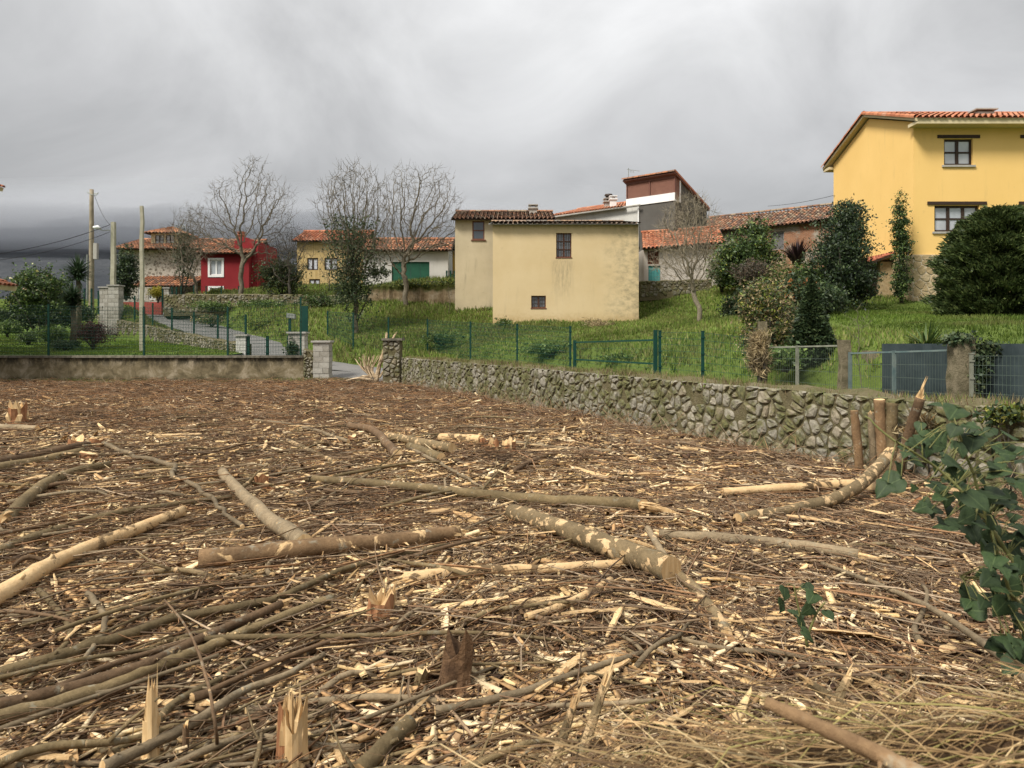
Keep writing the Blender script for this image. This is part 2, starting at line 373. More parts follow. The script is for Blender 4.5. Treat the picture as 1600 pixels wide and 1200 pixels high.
# ------------------------------------------------------------------ rubble walls
def clip_poly(poly, px, py, nx, ny):
    o = []; n = len(poly)
    for i in range(n):
        a, b = poly[i], poly[(i + 1) % n]
        da = (a[0] - px) * nx + (a[1] - py) * ny; db = (b[0] - px) * nx + (b[1] - py) * ny
        if da <= 0: o.append(a)
        if (da < 0 < db) or (db < 0 < da):
            t = da / (da - db); o.append((a[0] + (b[0] - a[0]) * t, a[1] + (b[1] - a[1]) * t))
    return o
def voronoi(pts, bounds):
    pts = np.array(pts); res = []
    for i, p in enumerate(pts):
        poly = [(bounds[0], bounds[2]), (bounds[1], bounds[2]), (bounds[1], bounds[3]), (bounds[0], bounds[3])]
        d = ((pts - p) ** 2).sum(1)
        for j in np.argsort(d)[1:18]:
            q = pts[j]; poly = clip_poly(poly, (p[0] + q[0]) / 2, (p[1] + q[1]) / 2, q[0] - p[0], q[1] - p[1])
            if len(poly) < 3: break
        res.append(poly)
    return res
def jgrid(w, h, du, dv, jit=.42, rnd=R):
    nu, nv = max(1, round(w / du)), max(1, round(h / dv)); o = []
    for j in range(nv):
        for i in range(nu):
            o.append(((i + .5 + rnd.uniform(-jit, jit) + (.5 if j % 2 else 0) * .6) * w / nu, (j + .5 + rnd.uniform(-jit, jit)) * h / nv))
    return o
def stone_mesh(poly, gap, depth, bulge, rnd, inset=.72):
    """a wall stone from a polygon in (u,v): rings going outward along w; returns verts (u,v,w) and faces"""
    cx_ = sum(p[0] for p in poly) / len(poly); cy_ = sum(p[1] for p in poly) / len(poly)
    pts = []
    for i, p in enumerate(poly):                                   # soften corners
        q = poly[(i + 1) % len(poly)]
        if math.hypot(q[0] - p[0], q[1] - p[1]) > .06: pts += [(p[0] * .8 + q[0] * .2, p[1] * .8 + q[1] * .2), (p[0] * .2 + q[0] * .8, p[1] * .2 + q[1] * .8)]
        else: pts.append(((p[0] + q[0]) / 2, (p[1] + q[1]) / 2))
    n = len(pts)
    if n < 3: return None
    rr = [math.hypot(p[0] - cx_, p[1] - cy_) for p in pts]
    vs_ = []
    for sh, w in ((1, -depth), (1, bulge * .35), (inset + rnd.uniform(-.1, .1), bulge)):
        for p, r in zip(pts, rr):
            k = max(.2, (r - gap) / max(r, 1e-4)) * sh; vs_.append((cx_ + (p[0] - cx_) * k, cy_ + (p[1] - cy_) * k, w + (rnd.uniform(-.012, .012) if w == bulge else 0)))
    vs_.append((cx_, cy_, bulge * rnd.uniform(.9, 1.25)))
    fs = [(k * n + i, k * n + (i + 1) % n, (k + 1) * n + (i + 1) % n, (k + 1) * n + i) for k in range(2) for i in range(n)] + [(2 * n + i, 2 * n + (i + 1) % n, 3 * n) for i in range(n)]
    return vs_, fs, (cx_, cy_)
def stone_mat(name, stops, moss=.5, mscale=2.2):
    m = N(name); geo = m.n('ShaderNodeNewGeometry').outputs['Position']
    f = m.noise(14, 5, .65); c = m.mix(.55, m.ramp(m.rand(), stops), m.ramp(f, [(.25, (.08, .075, .06)), (.75, (.38, .36, .3))]))
    g = m.noise(mscale, 5, .7, geo); k = m.step(g, .62 - moss * .25, .74 - moss * .2)
    c = m.mix(m.math('MULTIPLY', k, .8), c, m.ramp(m.noise(20, 3, .6, geo), [(.3, (.035, .042, .008)), (.7, (.13, .125, .03))]))
    m.bump(f, .7, .02); return m.done(c, .92, .2)
ST_GREY = [(0, (.15, .13, .095)), (.35, (.24, .21, .155)), (.7, (.36, .32, .24)), (1, (.3, .22, .12))]
M_STONE = stone_mat('mossy_wall_stone', ST_GREY, .85)
m = N('mossy_mortar'); f = m.noise(3, 5, .7); f2 = m.noise(24, 5, .7)
M_MORTAR = m.done(m.mix(.5, m.ramp(f, [(.3, (.2, .17, .115)), (.5, (.12, .105, .045)), (.7, (.07, .08, .02))]), m.ramp(f2, [(.3, (.06, .048, .03)), (.7, (.2, .17, .11))])), .97, .1); m.bump(f2, 1, .03)
def rubble_wall(name, label, p0, p1, h0, h1, du, dv, indiv=0, z0=None, z1=None, thick=.45, stone=None, rnd=R, group=None, lim=.85, bulge=.05, topz=None, cat='wall', gap=.022, jit=.45):
    """upright wall from p0 to p1 (xy at the visible face's foot); the visible face looks to the left of p0->p1 seen from above is -n"""
    p0 = Vector(p0); p1 = Vector(p1); U = Vector((p1.x - p0.x, p1.y - p0.y, 0)); Ln = U.length; U.normalize()
    Nn = Vector((U.y, -U.x, 0))                                     # outward
    if Nn.dot(Vector((0, 0, 0)) - (p0 + p1) / 2) < 0: Nn = -Nn       # faces the open side
    stone = stone or M_STONE
    w = thing(name, label, cat, (p0 + p1) / 2 * 1.0 - Vector((0, 0, 0)), group); base = Vector(w.location)
    zt = lambda u: (p0.z + h0) * (1 - u / Ln) + (p1.z + h1) * (u / Ln)
    zb = lambda u: p0.z * (1 - u / Ln) + p1.z * (u / Ln)
    core = MB(); nseg = max(2, int(Ln / .5)); A = []
    for k in range(nseg + 1):
        u = Ln * k / nseg; j = rnd.uniform(-.05, .06); f = p0 + U * u; f.z = 0
        for q, z in ((f, zb(u) - .3), (f, zt(u) + j - .05), (f - Nn * thick * .5, zt(u) + j + .02), (f - Nn * thick, zt(u) + j - .04), (f - Nn * thick, zb(u) - .5)): A.append((q.x, q.y, z))
    core.add(A, [(k * 5 + i, (k + 1) * 5 + i, (k + 1) * 5 + i + 1, k * 5 + i + 1) for k in range(nseg) for i in range(4)] + [(0, 1, 2, 3, 4), tuple(nseg * 5 + i for i in (4, 3, 2, 1, 0))])
    core.build('core', M_MORTAR, w, smooth=False)
    hm = max(h0, h1)
    cells = voronoi(jgrid(Ln, hm + .1, du, dv, jit, rnd), (0, Ln, -.1, hm))
    items = []
    for poly in cells:
        if len(poly) < 3: continue
        s_ = stone_mesh(poly, gap, .08, bulge * rnd.uniform(.5, 1.4), rnd)
        if not s_: continue
        vs_, fs, (cu, cv_) = s_
        if rnd.random() > lim: continue
        hh = lambda u: (zt(u) - zb(u)) / hm
        wv = []
        for (u, v_, d) in vs_:
            q = p0 + U * u + Nn * d; wv.append((q.x, q.y, zb(u) + v_ * hh(u)))
        cc = p0 + U * cu; cc.z = zb(cu) + cv_ * hh(cu)
        items.append((-(Vector((cc.x, cc.y, 0)).length), cc, wv, fs))
    items.sort(key=lambda t: -t[0]); rest = MB()
    for i, (d, cc, wv, fs) in enumerate(items):
        if i < indiv:
            mb = MB(); mb.add(wv, fs); mb.build('stone', stone, w, smooth=False, loc=cc)
        else: rest.add(wv, fs)
    if rest.v: rest.build('small_stones', stone, w, kind='stuff')
    return w
# long rubble wall at the right of the clearing
rubble_wall('stone_wall', 'long mossy rubble stone wall bordering the cleared field beside the lane', (WALL_X(5.2), 5.2, 0), (WALL_X(26.7), 26.7, 0), .98, .98, .2, .155, 300, rnd=random.Random(3), lim=.97, bulge=.032, gap=.02, jit=.58)
# end pillar of that wall at the gap
pw = P(611, 600, 26.9)
def pillar_blocks(name, label, x0, x1, y0, y1, z0, z1, mat, course=.2, cap=True, capmat=None, cat='pillar', lean=0, group=None):
    t = thing(name, label, cat, ((x0 + x1) / 2, (y0 + y1) / 2, z0), group); k = 0; z = z0 - .15; rr = random.Random(int(x0 * 91))
    while z < z1 - .01:
        zt_ = min(z + course, z1); mb = MB(); j = rr.uniform(-.008, .008)
        xm = x0 + (x1 - x0) * (.38 if k % 2 else .62)
        for a_, b_ in ((x0, xm), (xm, x1)):
            mb = MB(); g = .006; mb.box(a_ + g + j, b_ - g + j, y0 + j, y1 + j, z + g, zt_ - g); mb.build('block', mat, t, loc=((a_ + b_) / 2, y0, z))
        z = zt_; k += 1
    mb = MB(); mb.box(x0 + .02, x1 - .02, y0 + .02, y1 - .02, z0 - .2, z1 - .01); mb.build('joint_mortar', M_CONC, t)
    if cap: mb = MB(); mb.box(x0 - .06, x1 + .06, y0 - .06, y1 + .06, z1, z1 + .07); mb.build('cap', capmat or M_CONC, t)
    return t
m = N('weathered_block'); f = m.noise(5, 5, .65); c = m.mix(.5, m.ramp(m.rand(), [(0, (.24, .22, .18)), (.5, (.38, .36, .31)), (1, (.47, .45, .4))]), m.ramp(f, [(.3, (.14, .13, .1)), (.7, (.5, .48, .42))])); m.bump(m.noise(60, 4, .7), .5, .006)
M_BLOCK = m.done(c, .93, .2)
M_BLOCKD = dull('dark_mossy_block', (.07, .065, .045), (.2, .18, .14), 6, .95, .6, perobj=.3)
pillar_blocks('gate_pillar', 'grey concrete block gate pillar beside the field gap', PX(492, 28.3), PX(517, 28.3), 28.0, 28.55, .05, PZ(535, 28.2), M_BLOCK, .21)
rubble_wall('gate_pillar', 'rough dark stone gate pillar at the end of the rubble wall', (PX(598, 26.6), 26.6, 0), (PX(625, 26.6), 26.6, 0), PZ(532, 26.6), PZ(531, 26.6), .19, .16, 60, rnd=random.Random(77), thick=.6, cat='pillar', bulge=.04)
mb = MB(); mb.box(PX(596, 26.5), PX(628, 26.5), 26.5, 27.25, PZ(532, 26.6), PZ(528.5, 26.6)); pc_ = mb.build('cap', M_BLOCKD, [q for q in bpy.data.objects if q.name.startswith('gate_pillar')][-1])
rubble_wall('stone_wall', 'short stub of rubble wall between concrete wall and block pillar', (PX(474, 28.1), 28.1, 0), (PX(491, 28.1), 28.1, 0), 1.25, 1.1, .16, .14, 40, rnd=random.Random(5), thick=.4)
# rendered concrete wall of the garden
m = N('stained_render'); f = m.noise(1.9, 8, .72, dist=.6); z = m.sep()[2]; st = m.noise(3.2, 6, .75, m.map((1, 1, .45)))
c = m.ramp(f, [(.34, (.075, .06, .035)), (.5, (.18, .145, .085)), (.64, (.31, .26, .18))])
c = m.mix(m.math('MULTIPLY', m.step(st, .38, .58), m.step(z, .45, .85)), c, (.05, .043, .028))
c = m.mix(m.math('MULTIPLY', m.step(st, .4, .6), m.step(z, .3, .05)), c, (.035, .035, .015)); m.bump(m.noise(18, 6, .7), .6, .02)
M_RENDER = m.done(c, .95, .15)
cw = thing('garden_wall', 'low stained concrete wall with coping along the garden', 'wall', (PX(200, 28.1), 28.1, 0))
mb = MB(); x0, x1 = -21.6, PX(474, 28.1); n = 60
for k in range(n):
    a_, b_ = x0 + (x1 - x0) * k / n, x0 + (x1 - x0) * (k + 1) / n
    mb.quad((a_, 28.1 + .012 * math.sin(k * 2.1), -.3), (b_, 28.1 + .012 * math.sin((k + 1) * 2.1), -.3), (b_, 28.13, PZ(559, 28.1)), (a_, 28.13, PZ(559, 28.1)))
mb.quad((x0, 28.3, -.3), (x0, 28.1, -.3), (x0, 28.13, PZ(559, 28.1)), (x0, 28.3, PZ(559, 28.1))); mb.quad((x1, 28.1, -.3), (x1, 28.3, -.3), (x1, 28.3, PZ(559, 28.1)), (x1, 28.13, PZ(559, 28.1)))
mb.quad((x1, 28.35, -.3), (x0, 28.35, -.3), (x0, 28.35, .95), (x1, 28.35, .95)); mb.build('wall', M_RENDER, cw)
mb = MB(); k = 0; a_ = x0
while a_ < x1:
    b_ = min(a_ + 2.4, x1); mb = MB(); mb.box(a_ + .01, b_ - .01, 28.05, 28.4, PZ(559, 28.1) - .001, PZ(555.5, 28.1)); mb.build('coping', M_BLOCKD, cw, loc=(a_, 28.2, .9)); a_ = b_
# retaining wall of the lane
for k in range(len(RET) - 1):
    p, q = RET[k], RET[k + 1]; gz = lambda r: float(garden_z(np.array([r.x - 1]), np.array([r.y]))[0]) - .2
    a_, b_ = Vector((p.x, p.y, gz(p))), Vector((q.x, q.y, gz(q)))
    if k == 0:
        rw = rubble_wall('retaining_wall', 'grey rubble retaining wall holding the climbing lane above the garden', a_, b_, p.z - a_.z, q.z - b_.z, .17, .14, 0, rnd=random.Random(20 + k), thick=.4, bulge=.04)
    else:
        r2 = rubble_wall('retaining_wall', 'x', a_, b_, p.z - a_.z, q.z - b_.z, .19, .15, 0, rnd=random.Random(20 + k), thick=.4, bulge=.04)
        for c_ in list(r2.children):
            off = parent_loc(c_) - parent_loc(rw); c_.parent = rw; c_.location = off
            c_.name = 'wall_section' if c_.name.startswith('core') else 'small_stones'
        bpy.data.objects.remove(r2)

# ------------------------------------------------------------------ fences
def wires(mb, p, q, zb0, zb1, zt0, zt1, dx=.05, dz=.2, r=.0028, top=True):
    """welded wire between two points: vertical and horizontal rods"""
    p = Vector(p); q = Vector(q); Ln = (q - p).length; n = max(2, int(Ln / dx))
    for i in range(n + 1):
        t = i / n; c = p.lerp(q, t); a_ = zb0 + (zb1 - zb0) * t; b_ = zt0 + (zt1 - zt0) * t
        mb.tube([(c.x, c.y, a_), (c.x, c.y, b_)], r, 3)
    hh = min(zt0 - zb0, zt1 - zb1); k = max(1, int(hh / dz))
    for j in range(k + 1):
        s_ = j / k; mb.tube([(p.x, p.y, zb0 + (zt0 - zb0) * s_), (q.x, q.y, zb1 + (zt1 - zb1) * s_)], r * 1.3, 3)
def post_fence(name, label, posts, r=.03, zb=0, mat=None, wire=None, dx=.05, dz=.2, skip=(), wr=.0028):
    """posts: list of (x,y,zbase,ztop)"""
    t = thing(name, label, 'fence', (posts[0][0], posts[0][1], posts[0][2]))
    for (x, y, a_, b_) in posts:
        mb = MB(); mb.box(x - r, x + r, y - r, y + r, a_ - .25, b_ + .03); mb.box(x - r * 1.25, x + r * 1.25, y - r * 1.25, y + r * 1.25, b_ + .03, b_ + .05)
        for zz in (.3, .6, .9): mb.box(x - r * 1.5, x + r * 1.5, y - r * 1.5, y, a_ + (b_ - a_) * zz, a_ + (b_ - a_) * zz + .03)
        mb.build('post', mat or M_GREEN, t, loc=(x, y, a_))
    for i in range(len(posts) - 1):
        if i in skip: continue
        p, q = posts[i], posts[i + 1]; mb = MB(); wires(mb, p[:2] + (0,), q[:2] + (0,), p[2] + .05, q[2] + .05, p[3], q[3], dx, dz, wr); mb.build('wire_mesh', wire or mat or M_GREEN, t, kind='stuff')
    return t
# fence on the concrete wall
zt_ = PZ(481, 28.2); zw = PZ(556, 28.2)
post_fence('garden_fence', 'tall green wire mesh fence on top of the concrete wall', [(PX(a, 28.2), 28.2, zw, zt_ + b) for a, b in ((-75, .1), (76, .08), (225, .0), (356, 0), (470, .35))], .028, dx=.06, dz=.12, wr=.005)
# fence across the lane, at the foot of the slope
def fpost(px, ytop):
    k = (px - 800) / F; Y = 13.82 / (k + .5); return (PX(px, Y), Y, FENCE_Z(Y) - .05, PZ(ytop, Y))
row = [(PX(a, Y), Y, tz(PX(a, Y), Y) - .05, PZ(b, Y)) for a, b, Y in ((512, 487, 39), (552, 490, 36), (607, 497, 35.6))] + [fpost(px, yt) for px, yt in ((668, 500), (735, 504), (808, 508), (891, 512))]
post_fence('field_fence', 'dark green mesh fence running along the foot of the grassy slope', row, .034, dx=.06, dz=.15, wr=.004)
row2 = [fpost(1031, 519), fpost(1098, 520), fpost(1186, 530)]
post_fence('field_fence', 'dark green mesh fence between the green gate and the overgrown post', row2, .034, dx=.06, dz=.15, wr=.0035)
g0, g1 = fpost(898, 534), fpost(1024, 530)
gt = thing('field_gate', 'low dark green mesh gate with square frame in the slope fence', 'gate', (g0[0], g0[1], g0[2]))
def rail(mb, p, q, z0_, z1_, r=.03): mb.tube([(p[0], p[1], z0_), (q[0], q[1], z1_)], r, 4)
for g, nm in ((g0, 'post'), (g1, 'post')):
    mb = MB(); mb.box(g[0] - .05, g[0] + .05, g[1] - .05, g[1] + .05, g[2] - .2, g[3] + (.25 if g is g1 else .05)); mb.build(nm, M_GREEN, gt)
mb = MB()
for zz in (.98, .42, .05): rail(mb, g0, g1, g0[2] + (g0[3] - g0[2]) * zz, g1[2] + (g1[3] - g1[2]) * zz, .032)
mb.build('rail', M_GREEN, gt)
mb = MB(); wires(mb, g0[:2] + (0,), g1[:2] + (0,), g0[2] + .1, g1[2] + .1, g0[3], g1[3], .06, .2); mb.build('wire_mesh', M_GREEN, gt, kind='stuff')
# galvanised panels and gate, old posts, dark screen
M_OLDPOST = dull('weathered_post', (.06, .055, .025), (.24, .2, .13), 5, .95, .8, 30, .03)
def old_post(px, Y, ytop, w_, label, lean=0):
    x = PX(px, Y); t = MB(); h = PZ(ytop, Y); pts = []; n = 7; rr = random.Random(px)
    for k in range(n + 1):
        z = .1 + (h - .1) * k / n; a_ = w_ * (1 + rr.uniform(-.12, .12)); pts.append((x + rr.uniform(-.015, .015) + lean * k / n, Y, z, a_))
    vs_ = []
    for (cx_, cy_, z, a_) in pts: vs_ += [(cx_ - a_, cy_ - a_, z), (cx_ + a_, cy_ - a_ * .9, z), (cx_ + a_ * .95, cy_ + a_, z), (cx_ - a_, cy_ + a_, z)]
    t.add(vs_, [(4 * k + i, 4 * k + (i + 1) % 4, 4 * k + 4 + (i + 1) % 4, 4 * k + 4 + i) for k in range(n) for i in range(4)] + [tuple(4 * n + i for i in range(4))])
    o = t.build('fence_post', M_OLDPOST, loc=(x, Y, .3)); tag(o, label, 'post'); return o
old_post(1192, fpost(1192, 500)[1] - .05, 502, .075, 'weathered post wrapped in dry straw at the mesh panel')
old_post(1319, fpost(1319, 530)[1], 531, .09, 'grey weathered post between mesh panel and grey gate')
old_post(1503, fpost(1503, 527)[1], 527, .15, 'thick old rotting gate post holding ivy')
old_post(1362, 16.6, 548, .16, 'broad lichened post standing behind the grey gate')
def framed_panel(name, label, a_, b_, ya, yb, mids, cat, low=None, mat=None):
    p, q = fpost(a_, ya), fpost(b_, yb); p = (p[0], p[1] - .06, .55, p[3]); q = (q[0], q[1] - .06, .5, q[3])
    t = thing(name, label, cat, (p[0], p[1], p[2])); mb = MB()
    rail(mb, p, q, p[3], q[3], .022); rail(mb, p, q, p[2], q[2], .022)
    if low: rail(mb, p, q, p[2] + low, q[2] + low, .025)
    mb.build('rail', mat or M_GALVG, t)
    for s_ in [0, 1] + mids:
        x = p[0] + (q[0] - p[0]) * s_; y = p[1] + (q[1] - p[1]) * s_; mb = MB(); mb.box(x - .028, x + .028, y - .03, y + .026, .2, p[3] + (q[3] - p[3]) * s_ + .025); mb.build('upright', mat or M_GALVG, t)
    mb = MB(); wires(mb, p[:2] + (0,), q[:2] + (0,), p[2], q[2], p[3], q[3], .05, .2, .003); mb.build('wire_mesh', M_MESH, t, kind='stuff'); return t
M_MESH = dull('dull_green_wire', (.04, .06, .045), (.07, .09, .07), 5, .6, 0)
M_GALVG = dull('lichened_grey_steel', (.13, .14, .1), (.24, .24, .19), 6, .7, .2)
framed_panel('wire_fence', 'framed grey wire panel in front of the small dark conifer', 1193, 1314, 543, 540, [.45], 'fence')
M_GATEPAINT = dull('faded_blue_steel', (.07, .11, .11), (.15, .18, .16), 5, .6, .2)
framed_panel('mesh_gate', 'faded blue grey mesh gate between the old posts', 1326, 1490, 552, 547, [.45], 'gate', .14, M_GATEPAINT)
m = N('screen_fabric'); x = m.noise(3, 4, .6); w_ = m.noise(90, 2, .5, m.map((1, 1, .05)))
m.bump(w_, .4, .01); M_SCREEN = m.done(m.ramp(x, [(.3, (.018, .028, .03)), (.7, (.035, .05, .052))]), .7, .3)
def screen(name, label, a_, b_, dY):
    mb = MB(); n = 24; F1 = []; k0, k1 = (a_ - 800) / F, (b_ - 800) / F; Ya = 14.2 / (k0 + .5) + dY; Yb = 14.2 / (k1 + .5) + dY; xa, xb = k0 * Ya, k1 * Yb
    vs_ = []
    for i in range(n + 1):
        t = i / n; x = xa + (xb - xa) * t; y = Ya + (Yb - Ya) * t; y += .03 * math.sin(i * 1.3); top = PZ(537 + (b_ > 1590) * 12 * t * 0, y) - .0
        vs_ += [(x, y, .3), (x, y, top), (x + .02, y + .04, top), (x + .02, y + .04, .3)]
    mb.add(vs_, [(4 * i + k, 4 * i + 4 + k, 4 * i + 4 + (k + 1) % 4, 4 * i + (k + 1) % 4) for i in range(n) for k in range(4)] + [(0, 1, 2, 3), tuple(4 * n + i for i in (3, 2, 1, 0))])
    o = mb.build(name, M_SCREEN, loc=(xa, Ya, .3)); tag(o, label, 'screen'); return o
screen('privacy_screen', 'dark grey green privacy screen stretched behind the grey gate', 1378, 1500, .35)
screen('privacy_screen', 'dark privacy screen running on beyond the ivy covered post', 1512, 1740, .1)
p_, q_ = fpost(1512, 556), fpost(1740, 556)
post_fence('mesh_fence', 'thin wire fence in front of the dark screen past the thick post', [(p_[0], p_[1] - .1, .45, p_[3]), (fpost(1625, 556)[0], fpost(1625, 556)[1] - .1, .45, fpost(1625, 556)[3]), (q_[0], q_[1] - .1, .45, q_[3])], .025, mat=M_GALVG, wire=M_MESH, dx=.06, dz=.15)
# fence on the retaining wall
ps = []
for px, yb, yt, Y in ((378, 537, 493, 31), (335, 532, 493, 33.6), (298, 524, 489, 36.6), (264, 517, 482, 39.3), (234, 510, 475, 41.5), (206, 505, 463, 43.5), (181, 500, 463, 45.2)):
    ps.append((PX(px, Y) + .12, Y + .1, PZ(yb, Y) - .1, PZ(yt, Y)))
post_fence('lane_fence', 'dark mesh fence with leaning posts on the retaining wall', ps, .035, dx=.07, dz=.15)
ps = [(PX(a, 48), 48, PZ(485, 48), PZ(b, 48)) for a, b in ((132, 452), (143, 452), (154, 456))]
post_fence('lane_fence', 'short green fence left of the tall concrete pillars', ps, .04, dx=.08, dz=.15)
# pillars on the lane
pillar_blocks('block_pillar', 'tall pale concrete pillar at the lane bend, tiled cap', PX(158, 45.8), PX(171, 45.8), 45.6, 46.1, 1.2, PZ(450, 45.8), M_BLOCK, .25)
pillar_blocks('block_pillar', 'wider pale concrete pillar below the lamp pole', PX(171.5, 45.2), PX(188, 45.2), 45.0, 45.6, 1.2, PZ(447, 45.2), M_BLOCK, .25)
pillar_blocks('gate_pillar', 'white block pillar at the left of the low mesh gate', PX(371, 30.6), PX(387, 30.6), 30.4, 30.8, .7, PZ(525, 30.5), dull('whitewashed_block', (.45, .44, .4), (.62, .6, .56), 5, .9, .4), .2)
pillar_blocks('gate_pillar', 'ivy grown pale pillar at the right of the low mesh gate', PX(452, 30.6), PX(478, 30.6), 30.4, 30.9, .5, PZ(521, 30.5), M_BLOCK, .2)
ps = [(PX(a, 30.5), 30.5, PZ(562, 30.5), PZ(527, 30.5)) for a in (388, 418, 451)]
t = post_fence('low_gate', 'low green mesh gate between two pale pillars', ps, .05, dx=.06, dz=.12); t['category'] = 'gate'
# upper retaining walls on the slope
rubble_wall('terrace_wall', 'low stone wall below the red house and bare trees', P(256, 487, 48.5), P(470, 482, 47.5), 1.15, .9, .24, .18, 0, rnd=random.Random(41), thick=.5, lim=.75)
rubble_wall('terrace_wall', 'overgrown stone wall end beside the ivy clad tree', P(471, 483, 47.4), P(574, 482, 47), .85, .9, .24, .18, 0, rnd=random.Random(42), thick=.5, lim=.7)
M_MOSSWALL = N('mossy_rendered_wall'); m = M_MOSSWALL; f = m.noise(1.5, 6, .7); z = m.sep()[2]; c = m.ramp(f, [(.3, (.1, .07, .035)), (.5, (.2, .15, .09)), (.7, (.33, .28, .2))])
c = m.mix(m.step(m.math('ADD', z, m.math('MULTIPLY', m.noise(3, 4), .7)), 1.25, 1.6), c, (.045, .05, .012)); m.bump(m.noise(12, 5, .7), .8, .05); M_MOSSWALL = m.done(c, .95, .1)
a_, b_ = P(574, 480, 46.8), P(772, 480, 46.4); mb = MB(); n = 40; vs_ = []
for k in range(n + 1):
    t = k / n; p = a_.lerp(b_, t); zt2 = PZ(445 - 4 * t + R.uniform(-1.2, 1.2), 46.6); dy = R.uniform(-.06, .06)
    vs_ += [(p.x, p.y + dy, p.z - .6), (p.x, p.y + dy, zt2 - .12), (p.x, p.y + .12, zt2), (p.x, p.y + .5, zt2), (p.x, p.y + .5, p.z - .6)]
mb.add(vs_, [(5 * k + i, 5 * k + 5 + i, 5 * k + 6 + i, 5 * k + 1 + i) for k in range(n) for i in range(4)] + [(0, 1, 2, 3, 4), tuple(5 * n + i for i in (4, 3, 2, 1, 0))])
o = mb.build('terrace_wall', M_MOSSWALL, loc=(a_.x, a_.y, a_.z)); tag(o, 'brown rendered retaining wall topped with moss left of the cream house', 'wall')
# ------------------------------------------------------------------ houses
TILE_NEW = [(.41, .155, .078), (.46, .19, .1), (.34, .12, .062), (.44, .22, .135)]
TILE_OLD = [(.2, .11, .07), (.28, .15, .09), (.15, .1, .075), (.25, .19, .13), (.33, .17, .1)]
TILE_MIX = [(.33, .145, .075), (.24, .12, .072), (.4, .19, .1), (.19, .115, .078)]
def tile_roof(parent, name, O, U, V, lu, lv, pal, slabmat, pitch=.23, course=.42, r=.1, rnd=R, slab=.09, ridge=True, sag=0.0):
    O, U, V = Vector(O), Vector(U).normalized(), Vector(V).normalized(); Nn = U.cross(V).normalized()
    if Nn.z < 0: Nn = -Nn
    sb = MB(); sb.obox(O - Nn * (slab + sag), U * lu, V * lv, Nn * slab); ro = sb.build(name, slabmat, parent)
    mb = MB(); nu = int(lu / pitch); nv = max(1, math.ceil(lv / course))
    fs = [(k, k + 1, 6 + k, 5 + k) for k in range(4)]
    for i in range(nu + 1):
        cu = min((i + .5) * lu / max(1, nu), lu)
        if i == nu: continue
        for j in range(nv):
            v0 = j * course - (.07 if j == 0 else 0); v1 = min((j + 1) * course + .05, lv); c = rnd.choice(pal); q = rnd.uniform(.75, 1.2); c = tuple(x * q for x in c)
            du = rnd.uniform(-.012, .012); vs_ = []; sg = -sag * math.sin(math.pi * cu / lu)
            for vv, rr, h in ((v0 + rnd.uniform(-.02, .02), r, .035), (v1, r * .85, .005)):
                for k in range(5):
                    an = math.pi * k / 4; p = O + U * (cu + du + math.cos(an) * rr) + V * vv + Nn * (h + sg + math.sin(an) * rr * .8); vs_.append(tuple(p))
            mb.add(vs_, fs, 0, c)
            # trough tile between the barrels
            a_ = O + U * (cu + r * .7) + V * v0 + Nn * (.012 + sg); b_ = O + U * (cu + pitch - r * .7) + V * v0 + Nn * (.012 + sg)
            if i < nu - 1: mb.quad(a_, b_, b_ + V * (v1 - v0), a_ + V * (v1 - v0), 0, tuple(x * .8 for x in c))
    mb.build('tiles', M_TILE, ro, kind='stuff')
    if ridge:
        mb = MB(); n = max(1, int(lu / .4))
        for i in range(n):
            p = O + V * lv + U * (lu * i / n) + Nn * .03; c = rnd.choice(pal); vs_ = []
            W = V.copy(); W.z = 0; W.normalize()
            for e in (-.02, lu / n + .04):
                for k in range(5): an = math.pi * k / 4; q = p + U * e + W * (math.cos(an) * .13) + Vector((0, 0, 1)) * (math.sin(an) * .12); vs_.append(tuple(q))
            mb.add(vs_, fs, 0, c)
        mb.build('ridge_tiles', M_TILE, ro, kind='stuff')
    return ro
def wall_open(mb, O, U, Nn, w, h, ops=(), rev=.16, mat=0, z0=0.0):
    """rectangle in plane O + U*u + Z*z with openings (u0,u1,z0,z1); reveals go inward"""
    O, U, Nn = Vector(O), Vector(U), Vector(Nn); Z = Vector((0, 0, 1))
    us = sorted({0, w, *[a for o_ in ops for a in o_[:2]]}); zs = sorted({z0, h, *[a for o_ in ops for a in o_[2:4]]})
    flip = U.cross(Z).dot(Nn) < 0
    def q(*p): mb.quad(*(p[::-1] if flip else p), mat)
    pt = lambda u, z, d=0: O + U * u + Z * z - Nn * d
    for i in range(len(us) - 1):
        for j in range(len(zs) - 1):
            cu, cz_ = (us[i] + us[i + 1]) / 2, (zs[j] + zs[j + 1]) / 2
            if any(o_[0] < cu < o_[1] and o_[2] < cz_ < o_[3] for o_ in ops): continue
            q(pt(us[i], zs[j]), pt(us[i + 1], zs[j]), pt(us[i + 1], zs[j + 1]), pt(us[i], zs[j + 1]))
    for (a, b, c, d) in [o_[:4] for o_ in ops]:
        q(pt(a, c), pt(b, c), pt(b, c, rev), pt(a, c, rev)); q(pt(b, d), pt(a, d), pt(a, d, rev), pt(b, d, rev))
        q(pt(a, d), pt(a, c), pt(a, c, rev), pt(a, d, rev)); q(pt(b, c), pt(b, d), pt(b, d, rev), pt(b, c, rev))
